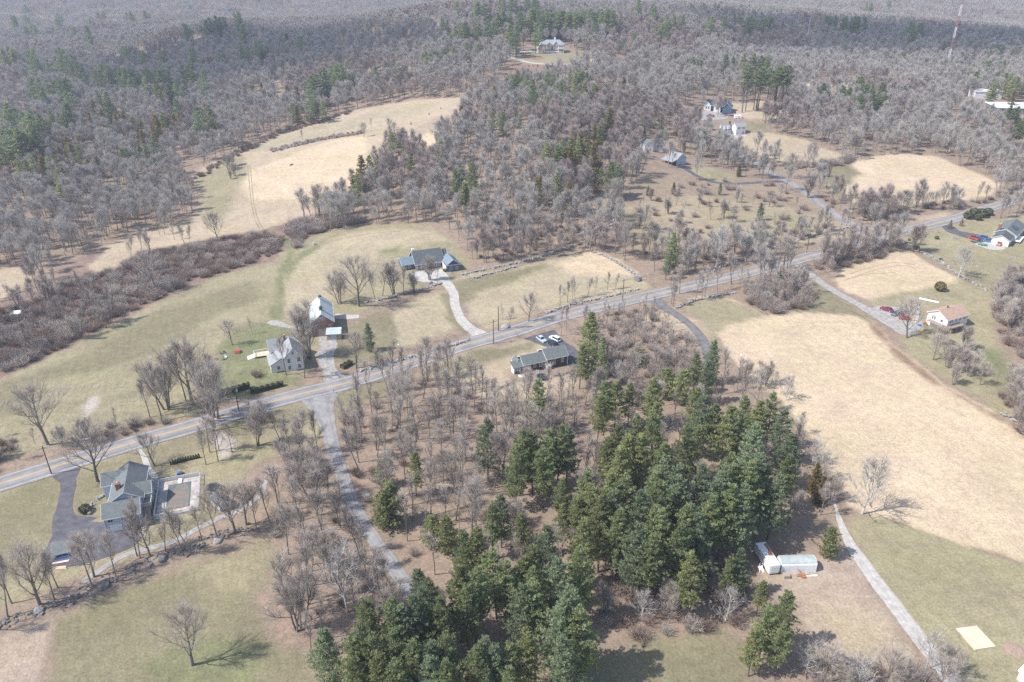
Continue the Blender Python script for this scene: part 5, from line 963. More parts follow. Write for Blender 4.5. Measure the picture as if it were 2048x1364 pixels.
# ------------------------------------------------------------------ materials of buildings and things
ROOF_G = mat('grey_green_shingles', (0.150, 0.168, 0.170), 0.85, 0.14, 1.2, bump=0.3, bscale=9, stripes=('Z', 0.16, 0.2))
ROOF_D = mat('dark_grey_shingles', (0.105, 0.120, 0.128), 0.85, 0.16, 1.2, bump=0.3, bscale=9, stripes=('Z', 0.16, 0.2))
ROOF_L = mat('light_grey_shingles', (0.30, 0.31, 0.32), 0.85, 0.12, 1.0, bump=0.3, bscale=9, stripes=('Z', 0.16, 0.15))
ROOF_B = mat('blue_grey_shingles', (0.18, 0.235, 0.29), 0.7, 0.10, 1.0, stripes=('Y', 0.9, 0.25))
ROOF_T = mat('tan_shingles', (0.43, 0.30, 0.225), 0.85, 0.12, 1.0, bump=0.3, bscale=9, stripes=('Z', 0.16, 0.12))
ROOF_BARN = mat('weathered_metal_roof', (0.38, 0.44, 0.44), 0.6, 0.18, 0.8, rgb2=(0.50, 0.55, 0.55))
ROOF_W = mat('white_membrane_roof', (0.78, 0.79, 0.80), 0.7, 0.05, 0.4)
SID_W = mat('white_siding', (0.78, 0.78, 0.78), 0.7, 0.04, 1.0, stripes=('Z', 0.16, 0.18))
SID_B = mat('pale_blue_siding', (0.42, 0.50, 0.62), 0.7, 0.05, 1.0, stripes=('Z', 0.16, 0.18))
SID_N = mat('navy_siding', (0.10, 0.16, 0.24), 0.7, 0.08, 1.0, stripes=('Z', 0.16, 0.2))
SID_K = mat('dark_brown_siding', (0.085, 0.075, 0.085), 0.8, 0.12, 1.5, stripes=('Z', 0.2, 0.25))
SID_C = mat('charcoal_blue_siding', (0.12, 0.155, 0.19), 0.8, 0.1, 1.5, stripes=('Z', 0.2, 0.2))
SID_P = mat('grey_blue_boards', (0.45, 0.53, 0.60), 0.8, 0.06, 1.5, stripes=('X', 0.3, 0.2))
BRICK = mat('red_barn_boards', (0.24, 0.105, 0.09), 0.9, 0.2, 1.2, rgb2=(0.33, 0.16, 0.14), stripes=('X', 0.35, 0.35))
BRICK2 = mat('salmon_shingle_panel', (0.60, 0.46, 0.41), 0.9, 0.1, 1.0)
CHIM = mat('chimney_brick', (0.27, 0.13, 0.10), 0.9, 0.2, 4)
TRIM = mat('white_trim', (0.80, 0.80, 0.79), 0.6, 0.03, 2)
GLASS = mat('window_glass', (0.035, 0.045, 0.06), 0.12, 0.2, 1, spec=0.6)
WOOD = mat('fresh_plywood', (0.66, 0.52, 0.36), 0.8, 0.1, 1.5)
WOOD2 = mat('weathered_wood', (0.40, 0.34, 0.29), 0.9, 0.12, 2)
WOODR = mat('red_stained_wood', (0.42, 0.10, 0.08), 0.8, 0.1, 2)
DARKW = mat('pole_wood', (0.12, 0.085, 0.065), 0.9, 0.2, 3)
METAL = mat('galvanised_metal', (0.62, 0.64, 0.66), 0.45, 0.06, 1, metallic=0.3)
METW = mat('white_painted_metal', (0.84, 0.85, 0.86), 0.5, 0.05, 0.8)
RUST = mat('rust', (0.36, 0.16, 0.085), 0.9, 0.2, 2)
BLACKM = mat('black_fabric', (0.03, 0.03, 0.035), 0.8, 0.1, 2)
TEAL = mat('dark_green_pool_cover', (0.115, 0.14, 0.135), 0.7, 0.15, 0.6)
LEAFC = mat('pool_cover_with_leaves', (0.27, 0.175, 0.145), 0.9, 0.3, 0.9, rgb2=(0.13, 0.17, 0.155))
GREENP = mat('green_paint', (0.05, 0.22, 0.12), 0.5, 0.1, 2)
REDP = mat('red_paint', (0.34, 0.06, 0.065), 0.35, 0.05, 2, spec=0.5)
MAROON = mat('maroon_paint', (0.22, 0.03, 0.06), 0.35, 0.05, 2, spec=0.5)
BLUEP = mat('blue_paint', (0.06, 0.12, 0.30), 0.35, 0.05, 2, spec=0.5)
SILVER = mat('silver_blue_paint', (0.50, 0.60, 0.66), 0.35, 0.04, 2, metallic=0.2, spec=0.5)
WHITEP = mat('white_car_paint', (0.80, 0.80, 0.80), 0.3, 0.03, 2, spec=0.5)
NAVYP = mat('dark_navy_car_paint', (0.025, 0.04, 0.065), 0.3, 0.05, 2, spec=0.5)
GREYP = mat('dark_grey_car_paint', (0.11, 0.13, 0.15), 0.35, 0.05, 2, spec=0.5)
ORANGE = mat('orange_paint', (0.62, 0.22, 0.09), 0.5, 0.05, 2)
BLUET = mat('blue_tarp', (0.05, 0.17, 0.42), 0.6, 0.1, 2)
TYRE = mat('tyre_rubber', (0.025, 0.025, 0.025), 0.9, 0.1, 2)
STONE = mat('field_stone', (0.26, 0.245, 0.23), 0.95, 0.25, 0.8, rgb2=(0.42, 0.40, 0.38), bump=0.4, bscale=3)
STONED = mat('dark_boulders', (0.12, 0.115, 0.11), 0.95, 0.25, 0.5, rgb2=(0.24, 0.225, 0.215), bump=0.4, bscale=3)
BROWNH = mat('hedge_needles', (0.065, 0.080, 0.038), 0.8, 0.1, 1.2, rgb2=(0.13, 0.145, 0.07))
ARBOR = mat('bronzed_arborvitae', (0.13, 0.11, 0.05), 0.8, 0.1, 1.2, rgb2=(0.20, 0.17, 0.08))

def frame_at(name, o_px, rz=None, x_px=None, label=None, cat='house', group=None, dz=0.0):
    w = pts([o_px])[0]
    if x_px is not None: v = pts([x_px])[0] - w; rz = math.atan2(v[1], v[0])
    e = empty(name, (w[0], w[1], w[2] + dz), rz); tag(e, label, cat, group); return e
def gable(par, x0, x1, y0, y1, zw, zr, wm, rm, axis='x', z0=-1.2, ov=0.35, hip=None, trim=True, name='wall', th=0.14, tm=None):
    """a wall block under a pitched roof; the ridge runs along axis; hip: set of ends cut back ('0' or '1')"""
    w = MB(); hip = hip or ''
    if axis == 'x':
        ym = (y0 + y1) / 2; w.prism([(y0, z0), (y1, z0), (y1, zw), (ym, zr - 0.05 if not hip else zw), (y0, zw)], 'x', x0, x1)
        half = (y1 - y0) / 2; a0, a1 = x0 - ov, x1 + ov
    else:
        xm = (x0 + x1) / 2; w.prism([(x0, z0), (x1, z0), (x1, zw), (xm, zr - 0.05 if not hip else zw), (x0, zw)], 'y', y0, y1)
        half = (x1 - x0) / 2; a0, a1 = y0 - ov, y1 + ov
    wo = w.build(name, wm, par)
    sl = (zr - zw) / half; e = half + ov; ze = zw - ov * sl + 0.06; zt = zr + 0.06
    h0 = e * 0.9 if '0' in hip else 0; h1 = e * 0.9 if '1' in hip else 0
    r = MB()
    def T(a, s, z): return (a, (y0 + y1) / 2 + s, z) if axis == 'x' else ((x0 + x1) / 2 + s, a, z)
    top = [T(a0, -e, ze), T(a1, -e, ze), T(a1, e, ze), T(a0, e, ze), T(a0 + h0, 0, zt), T(a1 - h1, 0, zt)]
    bot = [tuple(v[:2]) + (v[2] - th,) for v in top]
    fs = [(0,1,5,4), (2,3,4,5), (3,0,4), (1,2,5)]
    if not h0: fs.remove((3,0,4))
    if not h1: fs.remove((1,2,5))
    n = 6; allf = list(fs) + [tuple(i + n for i in f[::-1]) for f in fs]
    allf += [(0,1,1+n,0+n), (2,3,3+n,2+n)]
    allf += [(0,3,3+n,0+n)] if h0 else [(0,4,4+n,0+n), (4,3,3+n,4+n)]
    allf += [(1,2,2+n,1+n)] if h1 else [(1,5,5+n,1+n), (5,2,2+n,5+n)]
    r.add(top + bot, allf); ro = r.build('roof', rm, par)
    if trim:
        t = MB(); tt = 0.16
        for a, hh, sg in ((a0, h0, -1), (a1, h1, 1)):
            if hh: continue
            for s in (-1, 1):
                p, q = Vector(T(a + sg * 0.02, s * e, ze - 0.1)), Vector(T(a + sg * 0.02, 0, zt - 0.1)); t.bar(p, q, 0.05, tt)
        for s in (-1, 1): t.bar(T(a0 + .03, s * (e + 0.03), ze - 0.1), T(a1 - .03, s * (e + 0.03), ze - 0.1), 0.05, tt)
        t.build('eave_trim', tm or TRIM, par)
    return wo, ro
def window(par, face, at, u, z, w=0.9, h=1.2, cols=2, name='window', pane=True, fm=None):
    """face 'F' (looks to -y at y=at), 'B', 'L' (looks to -x at x=at), 'R'"""
    def bx(mb, u0, u1, z0, z1, d0, d1):
        if face == 'F': mb.box(u0, u1, at - d1, at - d0, z0, z1)
        if face == 'B': mb.box(u0, u1, at + d0, at + d1, z0, z1)
        if face == 'L': mb.box(at - d1, at - d0, u0, u1, z0, z1)
        if face == 'R': mb.box(at + d0, at + d1, u0, u1, z0, z1)
    f = MB(); t = 0.11; u0, u1, z0, z1 = u - w/2, u + w/2, z - h/2, z + h/2
    bx(f, u0-t, u0, z0-t, z1+t, -0.02, .07); bx(f, u1, u1+t, z0-t, z1+t, -0.02, .07); bx(f, u0, u1, z1, z1+t, -0.02, .07); bx(f, u0, u1, z0-t, z0, -0.02, .09)
    for c in range(1, cols): x = u0 + w * c / cols; bx(f, x-.025, x+.025, z0, z1, 0, .06)
    if h > 1: bx(f, u0, u1, z-.025, z+.025, 0, .055)
    fo = f.build(name, fm or TRIM, par)
    if pane: p = MB(); bx(p, u0, u1, z0, z1, 0.0, .03); p.build('pane', GLASS, fo)
    return fo
def door(par, face, at, u, w=1.0, h=2.1, z0=0.0, m=None, name='door', handle=True):
    d = MB(); 
    def bx(mb, u0, u1, z0_, z1_, d0, d1):
        if face == 'F': mb.box(u0, u1, at - d1, at - d0, z0_, z1_)
        if face == 'L': mb.box(at - d1, at - d0, u0, u1, z0_, z1_)
        if face == 'R': mb.box(at + d0, at + d1, u0, u1, z0_, z1_)
        if face == 'B': mb.box(u0, u1, at + d0, at + d1, z0_, z1_)
    bx(d, u - w/2, u + w/2, z0, z0 + h, 0, .05)
    for k in range(1, 4): bx(d, u - w/2 + .04, u + w/2 - .04, z0 + h*k/4 - .02, z0 + h*k/4 + .02, .05, .07)
    o = d.build(name, m or TRIM, par)
    if handle and w < 1.6: k = MB(); bx(k, u + w/2 - .15, u + w/2 - .08, z0 + 1, z0 + 1.1, .05, .1); k.build('handle', METAL, o)
    return o
def chimney(par, x, y, z0, z1, w=0.8, m=None, cap=True, mate=None):
    c = MB(); c.box(x-w/2, x+w/2, y-w/2, y+w/2, z0, z1); c.box(x-w/2-.07, x+w/2+.07, y-w/2-.07, y+w/2+.07, z1, z1+.14); o = c.build('chimney', m or CHIM, par)
    if cap: k = MB(); k.box(x-.16, x+.16, y-.16, y+.16, z1+.14, z1+.4); k.build('flue', METAL, o)
    return o

# ------------------------------------------------------------------ house with the pool, lower left
A = frame_at('house', (214.5, 1066), rz=0.315, label='long grey-roofed house with pale blue walkout front beside the white-fenced pool')
gable(A, 0, 7.3, 0, 5.6, 4.1, 5.9, SID_B, ROOF_G, 'x', z0=-1.5)
gable(A, 0.7, 7.6, 5.5, 17.4, 4.2, 6.4, SID_B, ROOF_G, 'y', z0=-1)
gable(A, -1.8, 3.5, 13.2, 17.9, 3.9, 5.75, SID_B, ROOF_G, 'x', z0=-1)
gable(A, 4.5, 9.1, 7.2, 11.4, 4.05, 5.7, SID_B, ROOF_G, 'x', z0=-1)
for u, w_ in ((1.3, 1.0), (4.0, 1.0), (6.4, 1.1)): window(A, 'F', 0, u, 3.05, w_, 0.8, 2)
for u in (2.1, 5.2): door(A, 'F', 0, u, 2.4, 2.0, -0.1, SID_W, 'garage_door')
window(A, 'L', 0, 2.8, 2.9, 0.9, 1.0); window(A, 'L', -1.8, 15.5, 2.6, 1.2, 1.1); window(A, 'L', 0.7, 9.5, 2.6, 1.3, 1.2); window(A, 'R', 7.3, 1.6, 2.8, .9, 1)
window(A, 'F', 5.5, 8.3, 2.8, .7, 1.0, pane=True) if False else None
chimney(A, 2.6, 8.4, 4, 6.9, 1.0)
d = MB(); d.box(7.35, 9.3, 3.9, 7.15, 2.2, 2.35)
for x_, y_ in ((7.5, 4.0), (9.2, 4.0), (9.2, 7.0)): d.box(x_-.07, x_+.07, y_-.07, y_+.07, -1, 2.2)
d.build('porch_deck', WOOD2, A)
d = MB(); 
for y_ in (3.95, 7.05): d.bar((7.4, y_, 3.25), (9.25, y_, 3.25), .08)
d.bar((9.25, 3.95, 3.25), (9.25, 7.05, 3.25), .08)
for k in range(11): d.bar((9.25, 4 + k*.3, 2.35), (9.25, 4 + k*.3, 3.25), .05)
for k in range(6): d.bar((7.5 + k*.33, 3.95, 2.35), (7.5 + k*.33, 3.95, 3.25), .05)
d.build('porch_railing', TRIM, A)
d = MB()
for k in range(9): d.box(7.8, 9.0, 3.85 - .3*(k+1), 3.85 - .3*k, 2.1 - .25*(k+1), 2.15 - .25*k)
d.build('porch_steps', WOOD2, A)
so = frame_at('garden_steps', (278, 1077), rz=0.25, label='flight of pale wood garden steps at the right corner of the blue house', cat='steps')
s = MB()
for k in range(8): s.box(0, 1.3, k*.62, k*.62 + .5, -.2, .06 + k*.04)
so2 = s.build('tread', WOOD2, so)
wl_ = frame_at('retaining_wall', (176, 1038), rz=0.55, label='curved low stone retaining wall left of the grey-roofed house', cat='wall')
def stones(name, path, w, h, m, par=None, per=2.2, big=0.5, seed=3, label=None, cat='stone wall', loose=0.25, group=None, layers=2):
    g = np.random.default_rng(seed); mb = MB(); n = int(np.linalg.norm(np.diff(path[:, :2], axis=0), axis=1).sum() * per)
    cum = np.r_[0, np.cumsum(np.linalg.norm(np.diff(path[:, :2], axis=0), axis=1))]
    def at(s): return np.array([np.interp(s, cum, path[:, 0]), np.interp(s, cum, path[:, 1])])
    S = []
    for i in range(n):
        for L in range(layers):
            s = g.uniform(0, cum[-1]); q = at(s) + g.normal(0, w * (0.36 + loose) * 0.6, 2); S.append((q[0], q[1], L, g.uniform(0.55, 1.3) * big))
    zz = terr(np.array([s[0] for s in S]), np.array([s[1] for s in S]))
    for (x_, y_, L, r_), z_ in zip(S, zz):
        a = g.uniform(0, 3.14); c, s_ = math.cos(a), math.sin(a); hx, hy, hz = r_ * g.uniform(.6, 1.1), r_ * g.uniform(.4, .8), r_ * g.uniform(.3, .55)
        top = z_ + (L + 0.7) * h / layers * g.uniform(0.7, 1.1); b0 = top - hz * 1.6
        vs = []
        for zc, k in ((b0, 1.0), (b0 + hz * 1.1, 1.02), (top, 0.68)):
            for sx, sy in ((-1, -1), (1, -1), (1, 1), (-1, 1)):
                dx, dy = sx * hx * k * g.uniform(.75, 1.1), sy * hy * k * g.uniform(.75, 1.1); vs.append((x_ + dx * c - dy * s_, y_ + dx * s_ + dy * c, zc + g.normal(0, hz * .12)))
        mb.add(vs, [(0,3,2,1), (0,1,5,4), (1,2,6,5), (2,3,7,6), (3,0,4,7), (4,5,9,8), (5,6,10,9), (6,7,11,10), (7,4,8,11), (8,9,10,11)])
    o = mb.build(name, m, par, fix=False)
    if label: tag(o, label, cat, group)
    return o
def wall_px(px, w=0.9, h=0.75, m=STONE, **kw): return stones('stone_wall', smooth_path(pts(px), 2.0), w, h, m, **kw)
bpy.data.objects.remove(wl_)
wall_px([(178,1030),(180,1018),(190,1003),(205,993),(215,990)], .4, .7, STONE, per=4, big=.32, label='curved low stone retaining wall left of the grey-roofed house', seed=4, cat='wall')
# pool
PO = frame_at('swimming_pool', (214.5, 1066), rz=0.315, label='covered swimming pool with fallen leaves on its dark green cover', cat='pool')
p = MB(); p.box(10.0, 19.0, 1.8, 15.0, -.9, .42); p.build('pool_deck', mat('leaf_stained_paving', (0.30, 0.26, 0.23), .9, .2, .9, rgb2=(0.52, 0.49, 0.46)), PO)
p = MB(); p.box(12.0, 17.2, 3.6, 13.4, .42, .46); cv = p.build('pool_cover', TEAL, PO)
p = MB(); p.prism([(12.3, 3.9), (16.9, 3.7), (17.0, 10.0), (16.2, 13.0), (14.0, 12.6), (12.9, 10.5)], 'z', .465, .49); p.build('leaf_litter', LEAFC, cv)
p = MB(); p.box(14.2, 15.1, 13.6, 14.9, .1, .75); p.box(14.3, 15.0, 13.1, 13.7, .55, .62); p.build('diving_board', METW, PO)
FE = frame_at('pool_fence', (214.5, 1066), rz=0.315, label='white vinyl fence around the covered swimming pool', cat='fence')
for (a, b, solid) in (((9.7, 1.5), (19.3, 1.5), 0), ((19.3, 1.5), (19.3, 15.3), 0), ((19.3, 15.3), (9.9, 15.3), 1), ((9.9, 15.3), (9.7, 1.5), 0)):
    a, b = Vector((*a, 0)), Vector((*b, 0)); L = (b - a).length; n = max(2, round(L / 1.9)); pl = MB()
    for k in range(n + 1): q = a.lerp(b, k / n); pl.box(q.x-.07, q.x+.07, q.y-.07, q.y+.07, -.5, 1.45)
    for zz in (.2, 1.3): pl.bar(a + Vector((0,0,zz)), b + Vector((0,0,zz)), .06, .14)
    m_ = int(L / (.13 if solid else .22))
    for k in range(m_): q = a.lerp(b, (k + .5) / m_); pl.bar(q + Vector((0,0,.2)), q + Vector((0,0,1.3)), .10 if solid else .05, .03)
    pl.build('fence_panel', TRIM, FE)
def trampoline(px, r, label, net=True):
    t = frame_at('trampoline', px, rz=0.3, label=label, cat='trampoline'); m = MB()
    m.prism([(r*.86*math.cos(a*math.pi/12), r*.86*math.sin(a*math.pi/12)) for a in range(24)], 'z', .86, .89); m.build('jumping_mat', BLACKM, t)
    m = MB(); m.tube([(r*math.cos(a*math.pi/12), r*math.sin(a*math.pi/12), .88) for a in range(25)], .14, 5, False); m.build('padded_rim', TEAL, t)
    for k in range(4):
        a = k * math.pi/2 + .4; m = MB(); m.bar((r*math.cos(a), r*math.sin(a), .85), (r*1.02*math.cos(a), r*1.02*math.sin(a), -.1), .06); m.build('leg', METAL, t)
    if net:
        for k in range(6): a = k*math.pi/3; m = MB(); m.bar((r*math.cos(a), r*math.sin(a), .8), (r*math.cos(a), r*math.sin(a), 2.5), .04); m.build('net_pole', METAL, t)
    return t
trampoline((427, 981), 1.85, 'round black trampoline between the pool fence and the small shed', net=False)
trampoline((1083, 757), 1.6, 'green-rimmed trampoline with net poles behind the dark ranch house')
SH = frame_at('garden_shed', (441, 1024), rz=0.9, label='small dark-roofed shed with white trim beyond the pool', cat='shed')
gable(SH, 0, 2.9, 0, 3.6, 2.1, 3.1, SID_W, ROOF_D, 'y', ov=.25); door(SH, 'F', 0, 1.45, 1.2, 1.9)
TR = frame_at('lumber_rack', (100, 1122), rz=0.32, label='low shed-roofed lumber rack with coloured boards on the dark parking area', cat='rack')
t = MB(); t.add([(0,0,1.1),(4.2,.2,1.1),(4.2,3.6,2.0),(0,3.4,2.0),(0,0,1.0),(4.2,.2,1.0),(4.2,3.6,1.9),(0,3.4,1.9)], [(0,1,2,3),(7,6,5,4),(0,4,5,1),(1,5,6,2),(2,6,7,3),(3,7,4,0)]); t.build('roof', ROOF_G, TR)
for x_, y_, z_ in ((.2,.3,1.0),(4.0,.4,1.0),(.2,3.1,1.8),(4.0,3.2,1.8)): t = MB(); t.box(x_-.07,x_+.07,y_-.07,y_+.07,-.2,z_); t.build('post', WOOD2, TR)
def boards(px, rz, lab, m, n=5, L=3.2, cat='timber', g=None, z=0.05):
    o = frame_at('timber_stack', px, rz=rz, label=lab, cat=cat, group=g); b = MB()
    for k in range(n): b.box(random.uniform(-.2, .1), L + random.uniform(-.3, .2), k*.22 - n*.11, k*.22 + .17 - n*.11, z - .2, z + random.uniform(.06, .3))
    b.build('board', m, o); return o
boards((105, 1128), 0.30, 'stack of white boards in front of the lumber rack', METW, 3); boards((112, 1117), 0.3, 'blue sheets at the front of the lumber rack', BLUET, 4, 2.6, z=.3); boards((107, 1132), 0.35, 'red painted beam lying in front of the white boards', REDP, 1, 3.9); boards((112, 1137), 0.1, 'heap of tan boards in front of the red beam', WOOD, 4, 2.2)
# ------------------------------------------------------------------ cars
def car(px, rz, paint, lab, kind='sedan', L=4.5, group=None, cat='car'):
    t = frame_at({'pickup': 'pickup_truck'}.get(kind, 'parked_car'), px, rz=rz, label=lab, cat=cat, group=group); W = 1.75; b = MB()
    def ring(x, z0, z1, w): return [(x, -w/2, z0), (x, -w/2*1.03, (z0+z1)/2), (x, -w/2*.92, z1), (x, w/2*.92, z1), (x, w/2*1.03, (z0+z1)/2), (x, w/2, z0)]
    prof = [(-L*.5, .35, .62, W*.86), (-L*.47, .22, .80, W*.96), (-L*.30, .2, .86, W), (-L*.05, .2, .92, W), (L*.22, .2, .93, W), (L*.42, .22, .92, W*.97), (L*.5, .35, .70, W*.88)]
    if kind == 'pickup': prof = [(x, a, c + .15, w) for x, a, c, w in prof]
    vs = []; [vs.extend(ring(*p)) for p in prof]; n = 6; fs = []
    for i in range(len(prof) - 1):
        for k in range(n): fs.append((i*n + k, i*n + (k+1) % n, (i+1)*n + (k+1) % n, (i+1)*n + k))
    fs += [tuple(range(n))[::-1], tuple((len(prof)-1)*n + k for k in range(n))]; b.add(vs, fs); body = b.build('body', paint, t, smooth=False)
    dz = .15 if kind == 'pickup' else 0; c0, c1, r0, r1, hh = {'sedan': (-.20, .40, -.04, .26, 1.38), 'suv': (-.22, .47, -.08, .40, 1.55), 'pickup': (-.24, .12, -.12, .08, 1.5)}[kind]
    g = MB(); z0 = .88 + dz; z1 = hh + dz; wa, wb = W*.90/2, W*.74/2
    g.add([(c0*L,-wa,z0),(c1*L,-wa,z0),(c1*L,wa,z0),(c0*L,wa,z0),(r0*L,-wb,z1),(r1*L,-wb,z1),(r1*L,wb,z1),(r0*L,wb,z1)], [(0,1,5,4),(1,2,6,5),(2,3,7,6),(3,0,4,7),(4,5,6,7)]); g.build('windows', GLASS, t)
    r = MB(); r.box(r0*L-.02, r1*L+.02, -wb-.02, wb+.02, z1-.01, z1+.05); 
    for s in (-1, 1):
        for a, b_ in ((c0, r0), (c1, r1)): r.bar((a*L, s*wa, z0), (b_*L, s*wb, z1), .07)
    r.build('roof', paint, t)
    if kind == 'pickup': q = MB(); q.box(.16*L, .46*L, -W*.38, W*.38, .9, 1.085); q.build('cargo_bed', BLACKM, t)
    for sx in (-.31, .31):
        for sy in (-1, 1):
            w = MB(); w.tube([(sx*L, sy*W*.40, .31), (sx*L, sy*W*.51, .31)], .32, 10); wo = w.build('wheel', TYRE, t)
            w = MB(); w.tube([(sx*L, sy*W*.51, .31), (sx*L, sy*W*.52, .31)], .19, 8); w.build('rim', METAL, wo)
    for s in (-1, 1):
        h = MB(); h.box(-L*.5, -L*.485, s*W*.32-.16, s*W*.32+.16, .55+dz, .68+dz); h.build('headlight', TRIM, t); h = MB(); h.box(L*.485, L*.5, s*W*.33-.14, s*W*.33+.14, .6+dz, .74+dz); h.build('tail_light', REDP, t)
    return t
car((1083,681), R(-58)+math.pi, SILVER, 'silver-blue car nearest the road beside the dark house'); car((1110,680), R(-52), WHITEP, 'white car on the right of the three on the dark driveway', 'suv'); car((1104,689), R(-52), NAVYP, 'dark navy car in the middle of the three on the dark driveway', 'suv')
car((1773,621), R(-48), MAROON, 'maroon car at the left end of the junk in the gravel yard'); car((1794,630), R(25), GREYP, 'dark grey car behind the bare trunk in the gravel yard', 'suv'); car((1808,638), R(-20), REDP, 'small red car beside the bare trunk in the gravel yard', L=3.8)
car((1946,478), R(-50), REDP, 'red pickup truck on the neighbour driveway', 'pickup', 5.2, cat='pickup truck'); car((1964,477), R(-50), BLUEP, 'blue car beside the red pickup truck', 'suv')
car((1974,483), R(-50), BLUEP, 'low blue car next to the white garage wall', L=3.6); car((1068,102.5), R(5), GREYP, 'dark car parked left of the hilltop mansion', 'suv')
car((1420,233), R(0), REDP, 'long red vehicle in front of the navy house', 'pickup', 5.5, cat='truck'); car((1385,236), R(30), ORANGE, 'orange machine-like vehicle at the left of the yard before the navy house', 'pickup', 4.2, cat='vehicle'); car((1378,231), R(15), GREYP, 'dark vehicle behind the orange one before the navy house', 'suv')
# ------------------------------------------------------------------ white farmhouse and barn
F_ = frame_at('farmhouse', (547, 748), rz=0.38, label='white farmhouse with a front gable and grey roofs beside the big bare trees')
gable(F_, 3.7, 9.2, 0, 8, 5.0, 7.6, SID_W, ROOF_L, 'y', ov=.4)
gable(F_, 0.4, 8.6, 7.4, 12.4, 4.4, 6.9, SID_W, ROOF_L, 'x', ov=.4)
w = MB(); w.prism([(-0.4, -1.0), (3.75, -1.0), (3.75, 5.0), (-0.4, 2.7)], 'y', .8, 8); w.build('wall', SID_W, F_)
w = MB(); w.add([(-.9,.3,2.55),(3.8,.3,5.15),(3.8,8,5.15),(-.9,8,2.55),(-.9,.3,2.42),(3.8,.3,5.02),(3.8,8,5.02),(-.9,8,2.42)], [(0,1,2,3),(7,6,5,4),(0,4,5,1),(1,5,6,2),(2,6,7,3),(3,7,4,0)]); w.build('porch_roof', ROOF_L, F_)
for x_, z_ in ((5.0, 3.5), (7.9, 3.5), (5.0, 1.2), (7.9, 1.2)): window(F_, 'F', 0, x_, z_, .75, 1.25)
window(F_, 'F', 0, 6.45, 5.9, .5, .8); window(F_, 'F', .8, 1.8, 1.4, .8, 1.1); window(F_, 'L', -.4, 4, 1.3, .8, 1.1)
chimney(F_, 5.2, 8.4, 6, 8.1, .7)
DK = frame_at('deck', (509, 714), rz=0.38, label='white and fresh-wood deck attached to the left of the farmhouse', cat='deck')
d = MB(); d.box(0, 4.6, -1.4, 1.6, .5, .64); d.build('deck_floor', WOOD, DK); d = MB()
for a, b in (((0,-1.4),(4.6,-1.4)),((0,-1.4),(0,1.6)),((0,1.6),(4.6,1.6))): d.bar((*a,1.45),(*b,1.45),.1); [d.bar((a[0]+(b[0]-a[0])*k/12, a[1]+(b[1]-a[1])*k/12, .5), (a[0]+(b[0]-a[0])*k/12, a[1]+(b[1]-a[1])*k/12, 1.45), .06) for k in range(13)]
d.build('railing', TRIM, DK); d = MB()
for k in range(6): d.box(-.35*(k+1), -.35*k, -1.2, 1.3, -.2, .5-.09*k)
d.build('steps', TRIM, DK)
B_ = frame_at('barn', (625, 675), rz=0.25, label='old barn with dull red board gable and weathered pale metal roof', cat='barn')
gable(B_, 0, 7.4, 0, 15, 5.2, 8.3, BRICK, ROOF_BARN, 'y', ov=.25)
window(B_, 'F', 0, 3.7, 6.6, .7, .8); door(B_, 'F', 0, 3.6, 3.0, 2.9, -.1, WOOD2, 'barn_door'); window(B_, 'F', 0, 1.3, 3.6, .6, .7); window(B_, 'F', 0, 6.1, 3.6, .6, .7)
for y_ in (3.4, 12.4):
    c = MB(); c.box(3.2, 4.2, y_-.5, y_+.5, 7.9, 9.0); c.build('cupola', METW, B_) if y_ > 5 else c.build('cupola', ROOF_G, B_)
    c = MB(); c.prism([(3.05, 9.0), (4.35, 9.0), (3.7, 9.55)], 'y', y_-.65, y_+.65); c.build('cupola_roof', ROOF_D, B_)
LT = frame_at('lean_to_shed', (654, 681), rz=0.12, label='low metal-roofed lean-to shed at the right front corner of the barn', cat='shed')
l_ = MB(); l_.prism([(0, -.5), (2.9, -.5), (2.9, 3.0), (0, 2.3)], 'x', 0, 4.6); l_.build('wall', WOOD2, LT)
l_ = MB(); l_.add([(-.2,-.3,2.3),(4.8,-.3,2.3),(4.8,3.1,3.15),(-.2,3.1,3.15),(-.2,-.3,2.2),(4.8,-.3,2.2),(4.8,3.1,3.05),(-.2,3.1,3.05)], [(0,1,2,3),(7,6,5,4),(0,4,5,1),(1,5,6,2),(2,6,7,3),(3,7,4,0)]); l_.build('roof', ROOF_BARN, LT)
l_ = MB(); l_.box(2.2, 2.4, -.25, 3.0, 2.9, 3.12); door(LT, 'F', 0, 2.3, 1.8, 1.9, 0, SID_P)
# ------------------------------------------------------------------ long grey ranch house with blue wing
C_ = frame_at('ranch_house', (832.5, 541), rz=0.363, label='long grey-roofed ranch house with blue roof wings at the end of the curved driveway')
gable(C_, 0, 11.3, 0, 9.6, 2.8, 6.5, SID_C, ROOF_D, 'x', ov=.5); gable(C_, 10, 13.6, 1.4, 9, 2.8, 5.7, SID_C, ROOF_D, 'x', ov=.4)
gable(C_, 10.9, 16.5, -5.6, 1.8, 2.8, 4.9, SID_C, ROOF_B, 'y', ov=.4); gable(C_, 10.97, 16.43, -6.2, -2.6, 2.84, 4.35, SID_C, ROOF_D, 'y', ov=.45, hip='0')
gable(C_, -5, 0.1, 2.0, 8.4, 2.5, 4.2, SID_C, ROOF_B, 'x', ov=.4)
g_ = MB(); g_.box(10.78, 10.9, -5.5, -.4, -.2, 2.75); g_.build('garage_wall', TRIM, C_)
for y_ in (-4.3, -1.7): door(C_, 'L', 10.78, y_, 2.1, 2.0, 0, METW, 'garage_door')
for u in (1.2, 3.0, 5.2, 7.0, 9.2): window(C_, 'F', 0, u, 1.4, 1.0, 1.4)
for u in (12.6, 15.0): window(C_, 'F', -6.2, u, 1.4, .7, 1.2)
for u in (-4, -2.2): window(C_, 'F', 2.0, u, 1.3, .9, 1.1)
